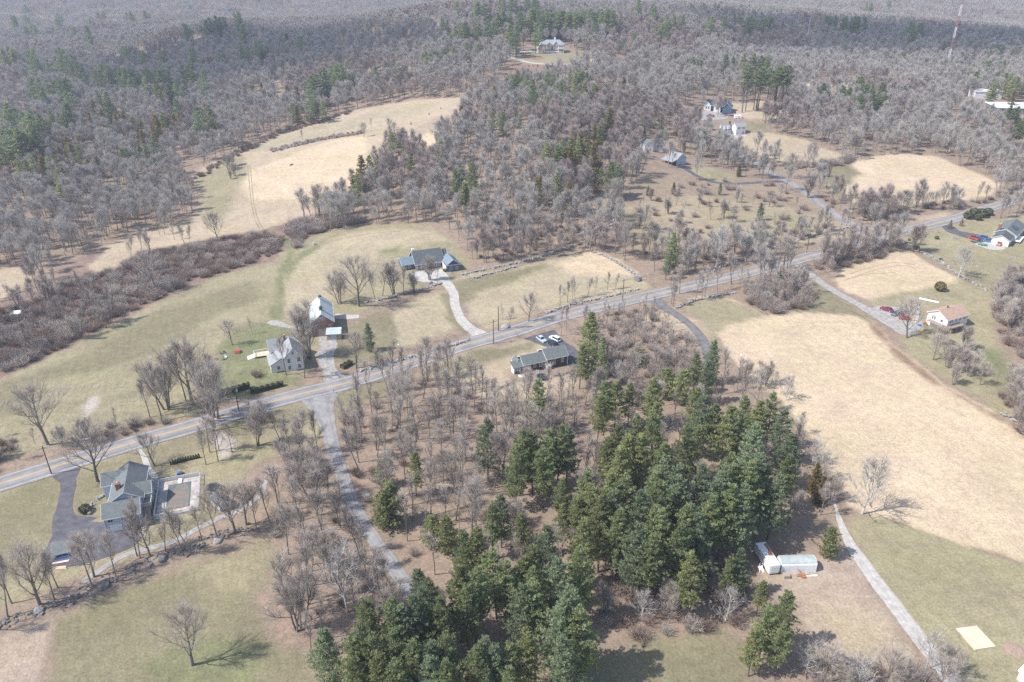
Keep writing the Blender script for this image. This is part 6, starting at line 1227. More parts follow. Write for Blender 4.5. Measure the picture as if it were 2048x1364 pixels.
for u in (.3, 2.1, 4.1, 6.1, 8.3): p_ = MB(); p_.box(u-.08, u+.08, -.35, -.2, -.3, 2.7); p_.build('porch_post', TRIM, C_)
chimney(C_, .3, 5.2, 5, 7.2, .8, METW)
# ------------------------------------------------------------------ dark ranch house
D_ = frame_at('ranch_house', (1028, 749), rz=0.397, label='long dark brown ranch house with grey roof and white porch end beside three cars')
gable(D_, 3.3, 10.9, 0, 5.2, 2.75, 4.5, SID_K, ROOF_G, 'x', ov=.3, z0=-.8); gable(D_, 10.9, 17.9, -.3, 6.2, 3.2, 5.1, SID_K, ROOF_G, 'x', ov=.3, z0=-.8)
gable(D_, 1.4, 3.4, 2.2, 5.0, 2.5, 3.7, SID_W, ROOF_G, 'y', ov=.2, z0=-.8)
w = MB(); w.prism([(.1, -.8), (2.2, -.8), (2.2, 3.05), (.1, 2.2)], 'x', 0, 3.3); w.build('porch_wall', SID_W, D_)
w = MB(); w.add([(-.3,-.2,2.2),(3.3,-.2,2.2),(3.3,2.5,3.3),(-.3,2.5,3.3),(-.3,-.2,2.1),(3.3,-.2,2.1),(3.3,2.5,3.2),(-.3,2.5,3.2)], [(0,1,2,3),(7,6,5,4),(0,4,5,1),(1,5,6,2),(2,6,7,3),(3,7,4,0)]); w.build('porch_roof', ROOF_G, D_)
for u in (.65, 1.55): window(D_, 'F', .1, u, 1.5, .6, .7, 1)
door(D_, 'F', .1, 2.6, .8, 1.9, -.05, SID_C, 'porch_door'); w = MB(); w.box(.2, 1.9, -.02, .1, -.1, .9); w.build('dark_panel', SID_C, D_)
for u, ww in ((5.0, .9), (6.9, .7), (8.9, .8)): window(D_, 'F', 0, u, 1.55, ww, .8 if u < 8 else 1.1)
for u in (13.3, 16.2): window(D_, 'F', -.3, u, 1.8, .7, 1.2)
for u in (3.36, 11.0, 17.84): w = MB(); y_ = -.06 if u < 10 else -.36; w.box(u-.08, u+.08, y_, y_+.08, -.3, 2.7 if u < 10 else 3.1); w.build('corner_board', TRIM, D_)
for k, u in enumerate((1099, 1103.5)):
    t = frame_at('propane_tank', (u - 4, 739 - k*1.2), rz=0, label=('left' if k == 0 else 'right') + ' one of two upright white propane tanks behind the dark house', cat='tank', group='propane tanks'); m = MB()
    m.lathe([(.1, -.1), (.42, 0), (.45, .15), (.45, 1.15), (.36, 1.38), (.12, 1.5)], 14); m.build('cylinder_shell', METW, t, smooth=True); m = MB(); m.lathe([(.13, 1.48), (.15, 1.7)], 8); m.build('valve_cap', METAL, t)
# ------------------------------------------------------------------ tan roofed house on the right
T_ = frame_at('house', (1889, 664), x_px=(1935, 649.5), label='white house with tan roof beside the gravel junk yard')
gable(T_, 0, 10.4, 0, 7.4, 4.6, 6.5, SID_W, ROOF_T, 'x', ov=.4); chimney(T_, 4.2, 3.9, 5.8, 7.1, .35, DARKW, cap=False)
for u in (1.6, 2.6, 4.6, 6.4, 8.6): window(T_, 'F', 0, u, 3.5, .7, 1.0)
for u in (3.0, 7.0): window(T_, 'F', 0, u, 1.1, 1.4, 1.6)
for y_ in (2.0, 2.9): pass
window(T_, 'L', 0, 5.4, 3.3, .55, 1.3); window(T_, 'L', 0, 4.6, 3.3, .55, 1.3); window(T_, 'L', 0, 2.0, 3.3, .8, .9)
d = MB(); d.box(-1.9, -.02, -.8, 6.0, 2.1, 2.25); d.box(-.02, 6.5, -2.0, -.06, 2.1, 2.25); d.build('deck_floor', WOOD2, T_); d = MB()
for a, b in (((-1.9,-.8),(-1.9,6)),((0,-2),(6.5,-2)),((-1.9,-.8),(0,-2))): d.bar((*a,3.1),(*b,3.1),.1); [d.bar((a[0]+(b[0]-a[0])*k/14, a[1]+(b[1]-a[1])*k/14, 2.2), (a[0]+(b[0]-a[0])*k/14, a[1]+(b[1]-a[1])*k/14, 3.1), .05) for k in range(15)]
d.build('deck_railing', RUST, T_); d = MB()
for x_, y_ in ((-1.8,-.7),(-1.8,5.9),(.2,-1.9),(3.2,-1.9),(6.3,-1.9)): d.box(x_-.08,x_+.08,y_-.08,y_+.08,-.5,2.1)
d.build('deck_post', WOOD2, T_)
def heap(px, r, n, m, lab, name='junk_pile', cat='junk', h=.8, seed=5, kinds=('box', 'bar')):
    g = np.random.default_rng(seed); o = MB(); w = pts([px])[0]
    for i in range(n):
        x_, y_ = g.normal(0, r * .45, 2); z_ = g.uniform(-.1, h * max(.15, 1 - math.hypot(x_, y_) / r))
        if g.random() < .5: s_ = g.uniform(.15, .5, 3); o.box(x_-s_[0], x_+s_[0], y_-s_[1], y_+s_[1], z_-.3, z_ + s_[2]*.5)
        else: d_ = g.normal(size=3) * [1, 1, .35]; d_ /= np.linalg.norm(d_); o.bar((x_, y_, z_+.2), (x_+d_[0]*1.4, y_+d_[1]*1.4, z_+.2+d_[2]*1.1), .1)
    ob = o.build(name, m, None, loc=w, rz=0); tag(ob, lab, cat); return ob
heap((1812,624), 2.6, 40, GREYP, 'dark heap of scrap metal left of the tan-roofed house', seed=6, h=1.5); heap((1826,628), 2.4, 34, METAL, 'pale scrap frames heaped beside the dark scrap', seed=7, h=1.6); heap((1826,640), 2.0, 26, WOOD, 'low pile of boards in front of the scrap heap', seed=8, h=.9, cat='timber', name='timber_pile'); heap((1808,612), 2.2, 20, WOOD2, 'scattered grey timber behind the scrap heap', seed=9, h=.4, cat='timber', name='timber_pile'); heap((1832,612), 1.3, 16, METW, 'small pale junk pile near the white roofing sheets', seed=10, h=.9)
boards((1839, 597), -0.62, 'long white roofing sheets lying on the lawn behind the junk yard', METW, 5, 6.4)
heap((1841,652), .5, 6, BLUET, 'blue tarp bundle beside the deck of the tan-roofed house', 'tarp_bundle', 'tarp', .8, 11); heap((1850,648), .7, 8, RUST, 'rusty orange planters by the tan-roofed house deck', 'planter_pile', 'planters', .7, 12)
# ------------------------------------------------------------------ neighbour house upper right
U_ = frame_at('house', (1981, 487), rz=-0.72, label='white house with chimney and grey roof cut by the right edge of the view')
gable(U_, 0, 6.6, 0, 8, 2.9, 4.5, SID_W, ROOF_D, 'y', ov=.35); gable(U_, -1.0, 7.6, 8, 26, 3.1, 5.3, SID_W, ROOF_G, 'y', ov=.35)
for y_ in (10, 11.2, 14, 17, 20): window(U_, 'R', 7.6, y_, 1.7, .8, 1.1)
window(U_, 'R', 6.6, 3.5, 1.7, 1.0, 1.0); door(U_, 'F', 0, 2.6, 2.6, 2.1, 0, SID_W, 'garage_door'); chimney(U_, .4, 8.6, 4, 6.4, 1.1)
s = MB(); s.box(1.2, 2.6, 3, 5, 3.9, 3.95); s2 = MB()
s2.add([(3.7,13,5.05),(6.3,13,4.05),(6.3,17,4.05),(3.7,17,5.05),(3.7,13,5.13),(6.3,13,4.13),(6.3,17,4.13),(3.7,17,5.13)], [(3,2,1,0),(4,5,6,7),(0,1,5,4),(1,2,6,5),(2,3,7,6),(3,0,4,7)]); s2.build('solar_panel', GLASS, U_)
d = MB(); d.box(7.62, 9.6, 7, 16, .9, 1.05); d.build('deck_floor', TRIM, U_); d = MB(); d.bar((9.6,7,1.9),(9.6,16,1.9),.08); [d.bar((9.6,7+k*.5,1),(9.6,7+k*.5,1.9),.05) for k in range(19)]; d.build('deck_railing', TRIM, U_)
def boat(px, rz, m, lab, L=3.6):
    t = frame_at('covered_boat', px, rz=rz, label=lab, cat='boat'); b = MB(); st = []
    for x_, w_, z1 in ((-L/2, .9, .75), (-L*.2, 1.3, .9), (L*.15, 1.2, .95), (L*.38, .7, .9), (L/2, .1, .85)): st.append([(x_, -w_/2, .5), (x_, -w_*.2, .12), (x_, w_*.2, .12), (x_, w_/2, .5), (x_, w_*.25, z1), (x_, -w_*.25, z1)])
    vs = [v for r_ in st for v in r_]; n = 6; fs = [(i*n+k, i*n+(k+1)%n, (i+1)*n+(k+1)%n, (i+1)*n+k) for i in range(4) for k in range(n)] + [tuple(range(n))[::-1], tuple(24+k for k in range(n))]; b.add(vs, fs); b.build('hull', m, t)
    b = MB(); b.tube([(-.2, -.7, .25), (-.2, -.62, .25)], .25, 8); b.tube([(-.2, .62, .25), (-.2, .7, .25)], .25, 8); b.build('trailer_wheel', TYRE, t); return t
boat((1965,491), -0.75, GREENP, 'green covered boat on the concrete pad by the white garage'); boat((1948,484.5), -0.75, TEAL, 'dark green low boat hull beside the red pickup', 2.8)
car((1998,491), R(40), ORANGE, 'orange garden tractor beside the white garage', 'pickup', 2.4, cat='tractor')
# ------------------------------------------------------------------ hilltop mansion
ROOF_M = mat('blue_grey_mansion_roof', (0.29, 0.32, 0.34), .85, .1, .6)
M_ = frame_at('mansion', (1076, 105.5), rz=0.03, label='large hilltop mansion with three front gables and a white balcony', cat='mansion', dz=.2)
gable(M_, 3.5, 22.5, 3, 12, 6.6, 9.4, BRICK2, ROOF_M, 'x', ov=.5, hip='01'); gable(M_, 0, 6.0, 1.5, 9, 3.6, 7.6, BRICK2, ROOF_M, 'y', ov=.4)
gable(M_, 7.4, 11.4, .8, 7, 6.0, 8.4, BRICK2, ROOF_M, 'y', ov=.35); gable(M_, 12.6, 17.6, .2, 7, 6.2, 8.9, BRICK2, ROOF_M, 'y', ov=.35); gable(M_, 17.2, 21.8, -.6, 5, 6.2, 8.3, SID_W, ROOF_M, 'y', ov=.3, z0=-4, hip='0')
for x_, y_, zs in ((1.5,1.5,(1.6,)),(4.5,1.5,(1.6,)),(3,1.5,(5,)),(8.5,.8,(1.7,)),(10.2,.8,(1.7,)),(9.4,.8,(5.2,)),(13.8,.2,(1.6,4.8)),(15.1,.2,(1.6,4.8)),(16.4,.2,(1.6,4.8)),(18.2,-.6,(1.6,4.7,-1.4)),(19.5,-.6,(1.6,4.7,-1.4)),(20.8,-.6,(1.6,4.7,-1.4))):
    for z_ in zs: window(M_, 'F', y_, x_, z_, .8, 1.5)
for u in (2.0, 6.0, 9.0): window(M_, 'R', 22.5, u + 2, 4.6, .9, 1.4)
d = MB(); d.box(5.2, 17.1, -1.6, .1, .1, .35); d.box(5.2, 17.1, -1.62, -1.5, .35, 1.3); d.box(17.1, 21.9, -2.0, -.65, 3.1, 3.3); d.box(17.1, 21.9, -2.02, -1.9, 3.3, 4.2); d.build('balcony', TRIM, M_)
for x_ in (5.5, 9, 13, 17.2, 21.7): d = MB(); d.box(x_-.12, x_+.12, -1.8, -1.56, -4, .1 if x_ < 17 else 3.1); d.build('balcony_post', TRIM, M_)
chimney(M_, 14.8, 8.5, 8, 10.8, 1.3, METW)
# ------------------------------------------------------------------ upper houses
N_ = frame_at('house', (1471, 271), x_px=(1490, 267.5), label='white two-storey house with grey roof at the top of the upper road', dz=.1)
gable(N_, 0, 6.9, 0, 5.4, 5.4, 7.2, SID_W, ROOF_L, 'x', ov=.3)
for x_ in (1.4, 2.2, 4.9, 5.7): window(N_, 'F', 0, x_, 4.3, .6, 1.1)
window(N_, 'F', 0, 1.5, 1.3, .6, 1.2); door(N_, 'F', 0, 5.2, .9, 2, 0, REDP); window(N_, 'L', 0, 2.7, 4.6, .8, .8); door(N_, 'L', 0, 2.7, 3.4, 2.2, 0, SID_W, 'garage_door')
gable(N_, -7.5, -1.6, 3.5, 9.5, 2.8, 6.2, SID_W, ROOF_L, 'x', ov=.3); gable(N_, -1.7, 2.5, 6.0, 9.5, 2.7, 5.0, SID_W, ROOF_D, 'x', ov=.3)
for x_ in (-5.8, -3.2): gable(N_, x_-.7, x_+.7, 3.2, 5.5, 4.6, 5.4, SID_W, ROOF_L, 'y', ov=.12, z0=3.4, name='dormer')
for x_ in (-6.2, -4.5, -2.8): window(N_, 'F', 3.5, x_, 1.5, .6, 1.1)
chimney(N_, -1.2, 6.5, 4, 7.4, .9, DARKW)
f_ = frame_at('terrace_wall', (1447, 266), rz=0.28, label='dark low terrace wall with white corner post in front of the white upper house', cat='wall'); d = MB(); d.box(0, 4.2, 0, .25, -.3, 1.3); d.build('wall_face', SID_C, f_); d = MB(); d.box(-.12, .12, -.12, .3, -.3, 1.6); d.build('post', TRIM, f_)
g_ = frame_at('storage_trailer', (1469, 238), rz=-.05, label='small white storage box behind the white upper house', cat='trailer'); d = MB(); d.box(0, 4.6, 0, 2.2, .3, 2.4); d.build('box_shell', METW, g_); door(g_, 'F', 0, 2.8, .8, 1.7, .4, SID_P); d = MB(); d.tube([(1.2,-.05,.35),(1.2,.2,.35)], .35, 8); d.tube([(3.4,-.05,.35),(3.4,.2,.35)], .35, 8); d.build('wheel', TYRE, g_)
V_ = frame_at('navy_house', (1408, 219), rz=-0.30, label='blue house with dark roof and white front gables in the upper clearing', dz=.1)
gable(V_, 1, 17.5, 1.5, 8.5, 2.9, 6.2, SID_N, ROOF_D, 'x', ov=.4); gable(V_, 0, 4.4, -1, 4, 3.0, 5.6, SID_W, ROOF_D, 'y', ov=.3); gable(V_, 6.5, 11, -1.5, 4, 3.0, 5.3, SID_W, ROOF_D, 'y', ov=.3); gable(V_, 12.4, 18.4, -3, 5, 3.0, 5.6, SID_N, ROOF_D, 'y', ov=.4)
for x_ in (1.4, 3.0): window(V_, 'F', -1, x_, 1.6, 1.0, 1.6)
window(V_, 'F', -1.5, 8.7, 1.6, 1.6, 1.5); door(V_, 'F', -3, 15.4, 4.2, 2.2, 0, SID_N, 'garage_door'); chimney(V_, 11, 6, 5, 7.4, 1.2, METW)
Y_ = frame_at('grey_barn', (1352.5, 330.5), rz=0.58, label='grey-blue barn with white cupola and an open bay beside the dark driveway', cat='barn')
gable(Y_, 0, 7.2, 0, 8.5, 3.4, 6.0, SID_P, ROOF_L, 'y', ov=.4)
w = MB(); w.add([(-3.6,-.4,2.2),(.1,-.4,3.35),(.1,8.9,3.35),(-3.6,8.9,2.2),(-3.6,-.4,2.08),(.1,-.4,3.22),(.1,8.9,3.22),(-3.6,8.9,2.08)], [(0,1,2,3),(7,6,5,4),(0,4,5,1),(1,5,6,2),(2,6,7,3),(3,7,4,0)]); w.build('lean_to_roof', ROOF_L, Y_)
for y_ in (0, 2.8, 5.6, 8.5): w = MB(); w.box(-3.5, -3.3, y_-.1, y_+.1, -.4, 2.2); w.build('post', WOOD2, Y_)
w = MB(); w.box(-.03, 0.0, .4, 8.2, 0, 2.9); w.build('open_bay_painted_shade', DARKW, Y_)  # dark sheet over the side wall, painting in the shade of the open bay
for x_ in (1.6, 3.0, 4.4, 5.6): window(Y_, 'F', 0, x_, 1.4, .6, .8)
window(Y_, 'F', 0, 3.6, 4.2, .6, 1.1, 1); c = MB(); c.box(3.1, 4.1, 5.6, 6.6, 5.6, 7.1); c.build('cupola', TRIM, Y_); c = MB(); c.prism([(2.95,7.1),(4.25,7.1),(3.6,7.6)], 'y', 5.45, 6.75); c.build('cupola_roof', ROOF_L, Y_)
W_ = frame_at('cottage', (1289, 302), rz=0.15, label='small white house with blue-grey roof among trees behind the grey barn')
gable(W_, 0, 5.2, 0, 9, 3.6, 5.8, SID_W, ROOF_G, 'y', ov=.3); gable(W_, 5.1, 12.5, 3.2, 8.4, 2.8, 4.7, SID_W, ROOF_G, 'x', ov=.3); window(W_, 'F', 0, 2.6, 2.6, .7, 1.1); window(W_, 'F', 0, 1.3, .9, .7, 1); window(W_, 'F', 3.2, 9, 1.5, 1, 1.1); window(W_, 'F', 3.2, 11, 1.5, .8, 1.1)
I_ = frame_at('long_building', (1993, 228), rz=-.12, label='long low building with a bright white flat roof at the far right edge', cat='building')
d = MB(); d.box(0, 55, 0, 20, -2, 4.0); d.build('wall', SID_C, I_); d = MB(); d.box(-.6, 55.6, -.6, 20.6, 4.0, 4.5); d.build('roof', ROOF_W, I_)
for k in range(9): window(I_, 'F', 0, 4 + k*5.5, 1.8, 2.6, 1.4)
J_ = frame_at('flat_roofed_annexe', (2012, 203), rz=-.05, label='smaller white-fronted block behind the long white-roofed building', cat='building'); d = MB(); d.box(-18, 2, 10, 20, -2, 5); d.build('wall', SID_W, J_); d = MB(); d.box(-18.4, 2.4, 9.6, 20.4, 5, 5.4); d.build('roof', ROOF_W, J_)
for px, sc in (((1960-0, 6.5), 10), ((2005, 7), 8), ((1855, 3), 8)):
    o = frame_at('far_house', px, rz=random.uniform(-.4, .4), label={10:'pale distant house at the top of the far right hill', 8:'second pale distant house beyond the radio mast'}[sc] if px[0] > 1900 else 'tiny white distant house left of the radio mast top'); gable(o, 0, sc*1.5, 0, sc, 5, 8, SID_W, ROOF_L, 'x', ov=.4)
# red shed left edge
o = frame_at('red_shed', (25, 637), rz=.1, label='small orange-red shed with a metal roof in the brush at the left edge', cat='shed'); gable(o, 0, 2.9, 0, 2.4, 1.9, 2.5, RUST, METAL, 'x', ov=.25); door(o, 'F', 0, 1.4, .9, 1.6, 0, WOODR)
# ------------------------------------------------------------------ trailers by the clearing
Q_ = frame_at('arched_shelter', (1561.5, 1146), rz=.035, label='white arched portable shelter with a grey-green top beside the rusty trailer', cat='shelter')
def arc(w, h0, h1, n=10): return [(0, 0)] + [(w/2 - w/2*math.cos(math.pi*k/n), h0 + (h1-h0)*math.sin(math.pi*k/n)) for k in range(n+1)] + [(w, 0)]
m = MB(); m.prism([(y_, z_) for y_, z_ in arc(2.9, 1.9, 2.75)], 'x', 0, 7.3); m.build('shell', METW, Q_)
m = MB(); pr = [(1.45 - 1.5*math.cos(math.pi*(.16+.68*k/8)), 1.93 + .88*math.sin(math.pi*(.16+.68*k/8))) for k in range(9)]; m.prism(pr + [(y_, z_ - .05) for y_, z_ in pr[::-1]], 'x', -.05, 7.35); m.build('top_cover', mat('mossy_canvas', (0.38, 0.43, 0.42), .9, .12, .8), Q_)
m = MB(); m.prism([(y_, z_) for y_, z_ in arc(2.94, 1.92, 2.79)], 'x', 7.3, 7.42); m.build('end_frame', METW, Q_)
X_ = frame_at('box_trailer', (1537, 1151), rz=.17, label='old white box trailer with a rust-stained roof left of the arched shelter', cat='trailer')
m = MB(); m.box(0, 2.3, 0, 7.0, .4, 2.6); m.build('box_shell', METW, X_); m = MB(); m.box(.08, 2.2, .1, 6.9, 2.6, 2.66); m.build('roof', METW, X_); m = MB(); m.prism([(1.0, 3.0), (2.18, 2.6), (2.18, 6.6), (1.5, 6.2), (1.7, 4.6)], 'z', 2.661, 2.70); m.build('rust_patch', RUST, X_)
for s_ in (0.02, 2.28): m = MB(); m.tube([(s_-.09, 2.2, .35), (s_+.09, 2.2, .35)], .36, 10); m.build('wheel', TYRE, X_)
door(X_, 'F', 0, 1.15, 1.9, 1.9, .5, SID_W, 'rear_door')
o = frame_at('crate', (1568, 1158), rz=.0, label='small grey wooden crate in front of the arched shelter', cat='crate'); m = MB(); [m.box(k*.25, k*.25+.2, 0, 1.1, -.1, .8) for k in range(5)]; m.box(0, 1.2, -.03, 0, .6, .75); m.build('slats', WOOD2, o)
heap((1520,1137), .5, 7, METW, 'small white heap at the left of the rusty box trailer', 'scrap_pile', 'scrap', .6, 13); heap((1603,1151), .8, 10, RUST, 'rusty frame pieces against the arched shelter', 'scrap_pile', 'scrap', .5, 14)
boards((1612, 1152), .05, 'white and red boards on the ground at the right of the arched shelter', METW, 2, 2.4); o = frame_at('tarp', (1558, 1150), rz=1.3, label='green tarp strip between the trailer and the arched shelter', cat='tarp'); m = MB(); m.add([(0,0,.05),(5.5,0,.05),(5.4,.1,1.6),(.2,.3,1.5),(0,.05,.0),(5.5,.05,0),(5.4,.15,1.6),(.2,.35,1.5)], [(0,1,2,3),(7,6,5,4),(0,4,5,1),(3,2,6,7)]); m.build('sheet', GREENP, o)
# plywood platform, lower right
pq = pts([(1912, 1258), (1953, 1253), (1991, 1294), (1949, 1301)]); c = pq.mean(0); m = MB(); m.prism([tuple(q[:2] - c[:2]) for q in pq], 'z', -.1, .22)
o = empty('plywood_platform', c); tag(o, 'pale plywood floor platform lying on the lower right lawn', 'platform'); m.build('floor', mat('plywood_sheets', (0.62, 0.50, 0.36), .85, .12, 1.0, rgb2=(0.70, 0.58, 0.42), stripes=('X', 1.22, .08)), o); m = MB(); q = pq[0] - c; m.box(q[0], q[0]+1.1, q[1]-1.0, q[1]-.2, .22, .38); m.build('stacked_panel', METW, o)
o = frame_at('dark_roofed_shed', (1700, 1364), rz=.9, label='dark-roofed shed half hidden by bare trees at the bottom edge', cat='shed'); gable(o, 0, 3.2, 0, 3.6, 2, 2.9, SID_K, ROOF_D, 'y', ov=.2)
o = frame_at('garden_shed', (2078, 1392), rz=.5, label='white corner of a garden structure cut by the lower right edge', cat='shed'); gable(o, 0, 3, 0, 4, 2.2, 3, SID_W, ROOF_W, 'y', ov=.2)
# ------------------------------------------------------------------ stone walls
W8 = [([(925,550),(960,542),(1000,533),(1040,525),(1080,514),(1110,503),(1140,495),(1170,482),(1200,465),(1228,446),(1240,428)], 'long stone wall between the middle field and the wood'), ([(940,558),(985,547),(1035,533)], 'short second stone wall beside the flower bed at the field corner'),
 ([(728,606),(770,598),(800,590),(840,580),(885,566)], 'stone wall below the long grey ranch house'), ([(715,744),(760,732),(800,721),(860,704)], 'low stone wall along the road before the farm meadow'),
 ([(870,698),(910,690),(940,678)], 'short stone wall at the mouth of the curved driveway'), ([(1090,628),(1130,613),(1200,597),(1280,578)], 'low roadside stone wall along the middle field'),
 ([(1180,503),(1215,515),(1240,530),(1275,553),(1290,560)], 'stone wall on the right edge of the middle field'), ([(1410,545),(1440,535),(1480,520),(1515,503),(1550,494),(1600,480),(1640,468),(1700,455)], 'long stone wall in the rough wood north of the road'),
 ([(1350,618),(1380,605),(1420,594),(1470,586)], 'stone wall on the south verge beside the gravel lane'), ([(1796,478),(1822,492),(1850,508),(1880,523),(1910,545),(1940,563),(1975,582)], 'straight pale stone wall between straw field and neighbour lawn'),
 ([(1985,600),(2010,620),(2048,640)], 'stone wall end at the right edge below the neighbour lawn'), ([(1545,590),(1570,598),(1600,602)], 'stone heap wall inside the brushy island'), ([(1640,332),(1700,318),(1720,312)], 'stone wall between the two upper right fields'), ([(2000,826),(2030,842),(2060,858)], 'stone wall along the lower right field edge'), ([(545,303),(600,290),(650,279),(722,266)], 'stone row dividing the upper left field')]
for i, (px, lab) in enumerate(W8): wall_px(px, 0.9, 0.8, STONE, label=lab, seed=30 + i, per=2.6, big=.42)
wall_px([(-40,1262),(20,1240),(60,1228),(100,1213),(150,1195),(200,1170),(240,1152),(290,1127),(320,1112),(355,1106),(385,1096),(420,1078),(455,1066),(490,1060)], 1.3, .45, STONED, label='broad tumbled stone wall above the bottom lawn', seed=60, per=3.0, big=.36, loose=.9)
def boulder(px, r, lab, m=STONE, grp=None, seed=1, cat='boulder'):
    g = np.random.default_rng(seed); import bmesh; bm = bmesh.new(); bmesh.ops.create_icosphere(bm, subdivisions=2, radius=r)
    for v in bm.verts: v.co = Vector((v.co.x * 1.3, v.co.y, v.co.z * .65)) * (1 + g.normal(0, .09))
    me = bpy.data.meshes.new('boulder'); bm.to_mesh(me); bm.free(); me.materials.append(m); w = pts([px])[0]; o = bpy.data.objects.new('boulder', me); col.objects.link(o); o.location = w + np.array([0, 0, r*.2]); o.rotation_euler = (0, 0, g.uniform(0, 6)); tag(o, lab, cat, grp); return o
for i, (x_, y_, r_, l_) in enumerate([(1011,655,1.3,'big grey boulder at the field edge beside the utility poles'),(733,991,1.0,'pale boulder on the right verge of the asphalt side road'),(325,1118,1.0,'largest dark boulder of the tumbled stone wall'),(207,1172,1.2,'flat dark boulder at the foot of the slender trees'),(78,1222,.9,'flat boulder at the left end of the tumbled wall'),(436,1083,.9,'rounded boulder against the trunk at the wall bend'),(1275,560,1.5,'dark flat boulder where the middle field wall ends'),(1295,450,1.0,'pale boulder under the dark slope tree'),(1202,437,1.1,'grey boulder on the upper bare slope'),(1216,434,1.0,'second boulder beside the fallen log slope'),(1367,520,1.0,'pale upright boulder beside the tall roadside pine'),(1503,522,.7,'small pale boulder on the north verge'),(862,567,.9,'dark boulder on the wall end by the curved driveway'),(1597,838,.8,'grey boulder at the pine grove edge in the straw field'),(583,330,.9,'small dark rock pile in the straw field'),(1146,120,1.6,'rock pile on the mansion lawn'),(598,620,.8,'stone heap behind the barn')]): boulder((x_, y_), r_, l_, seed=i, m=STONED if 'dark' in l_ else STONE)
lg = empty('fallen_log', P(1232, 440)); tag(lg, 'grey fallen tree trunk lying down the bare slope', 'log'); m = MB(); e = P(1196, 458) - P(1232, 440); m.tube([(0,0,.5), tuple(e*.5 + Vector((0,0,.4))), tuple(e + Vector((0,0,.2)))], [.45,.35,.15], 7); m.build('trunk', BARK_PALE, lg)
# ------------------------------------------------------------------ utility poles and wires
POLES = [((103,948),8.4,'utility pole with a light arm beside the dark driveway at the left','a'),((478,822),8.2,'utility pole with a transformer behind the clipped hedges','b'),((717,770),8.4,'utility pole with a cross arm opposite the farm driveway','c'),((987,687),8.6,'utility pole beside the mailbox at the curved driveway','d'),((997,662),9.2,'bare-topped utility pole at the corner of the middle field','e'),((1613,505),9.0,'utility pole on the north side of the road by the rough slope','f'),((1477,750),6.6,'utility pole with a bird box at the edge of the straw field','g'),((1245,600),8.5,'slim utility pole by the road at the middle field','h')]
TOP = {}
for px, h, lab, k in POLES:
    o = frame_at('utility_pole', px, rz=.5, label=lab, cat='utility pole'); m = MB(); m.tube([(0,0,-.5),(0,0,h)], [.17,.11], 8); m.build('pole', DARKW if k != 'g' else WOOD2, o)
    if k in 'abcdfh': m = MB(); m.box(-1.0, 1.0, -.07, .07, h-.7, h-.56); m.build('cross_arm', WOOD2, o); [MB().lathe([(.05, h-.56), (.07, h-.44), (.03, h-.38)], 6, x_).build('insulator', METW, o) for x_ in (-.9, -.3, .3, .9)]
    if k in 'bc': m = MB(); m.lathe([(.1, h-2.1), (.27, h-2.05), (.27, h-1.2), (.1, h-1.1)], 10, .38); m.build('transformer', METAL, o)
    if k == 'a': m = MB(); m.bar((0,0,h-.4), (1.2,-.3,h-.1), .06); m.box(1.1, 1.5, -.4, -.2, h-.18, h-.06); m.build('street_light', METAL, o)
    if k == 'g': m = MB(); m.box(-.18,.18,-.18,.18,h-.1,h+.4); m.prism([(-.25,h+.4),(.25,h+.4),(0,h+.6)], 'y', -.25, .25); m.build('bird_box', METW, o)
    w = pts([px])[0]; TOP[k] = Vector((w[0], w[1], w[2] + h - .4))
WIRE = mat('wire', (0.05, 0.05, 0.055), .6, .1, 1)
TOP['z'] = P(-300, 1030) + Vector((0, 0, 8)); TOP['y'] = P(1400, 556) + Vector((0, 0, 8.4))
for a, b in (('z','a'),('a','b'),('b','c'),('c','d'),('d','h'),('h','y'),('y','f')):
    m = MB(); A0, B0 = TOP[a], TOP[b]; dv = (B0 - A0); sd = Vector((-dv.y, dv.x, 0)).normalized()
    for s_ in (-.8, 0, .8): m.tube([A0.lerp(B0, t) + sd * s_ - Vector((0, 0, 1.6 * 4 * t * (1 - t))) for t in [i / 12 for i in range(13)]], .028, 3, False)
    o = m.build('power_line', WIRE); tag(o, {'z':'overhead wires running off past the left end of the road','a':'overhead wires from the left pole along the farm field','b':'overhead wires in front of the white farmhouse','c':'overhead wires from the farm driveway pole to the mailbox pole','d':'overhead wires beside the middle field','h':'overhead wires over the road curve at the gravel lane','y':'overhead wires towards the upper road junction'}[a], 'overhead wires', 'overhead wires along the main road')
# radio masts
def mast(px, h, w, lab, two=True):
    o = frame_at('radio_mast', px, rz=.2, label=lab, cat='radio mast'); n = 9; RP, WP = mat('mast_red', (.36,.17,.15), .6, .05, 1), mat('mast_white', (.75,.75,.75), .6, .05, 1)
    for k in range(n):
        z0, z1 = h*k/n, h*(k+1)/n; m = MB(); c = [(w*math.cos(a), w*math.sin(a)) for a in (0, 2.094, 4.189)]
        for x_, y_ in c: m.bar((x_, y_, z0), (x_, y_, z1), w*.22)
        st = max(2, int((z1-z0)/(w*1.6)))
        for j in range(st):
            za, zb = z0 + (z1-z0)*j/st, z0 + (z1-z0)*(j+1)/st
            for i in range(3): p, q = c[i], c[(i+1) % 3]; m.bar((*p, za), (*q, zb), w*.12); m.bar((*p, za), (*q, za), w*.10)
        m.build('mast_section', (RP if k % 2 == 0 else WP) if two else WP, o)
    return o
mast((1892,140), 82, .85, 'tall red and white lattice radio mast at the upper right'); mast((1612,92), 28, .28, 'faint pale thin mast in the far right woods', False)
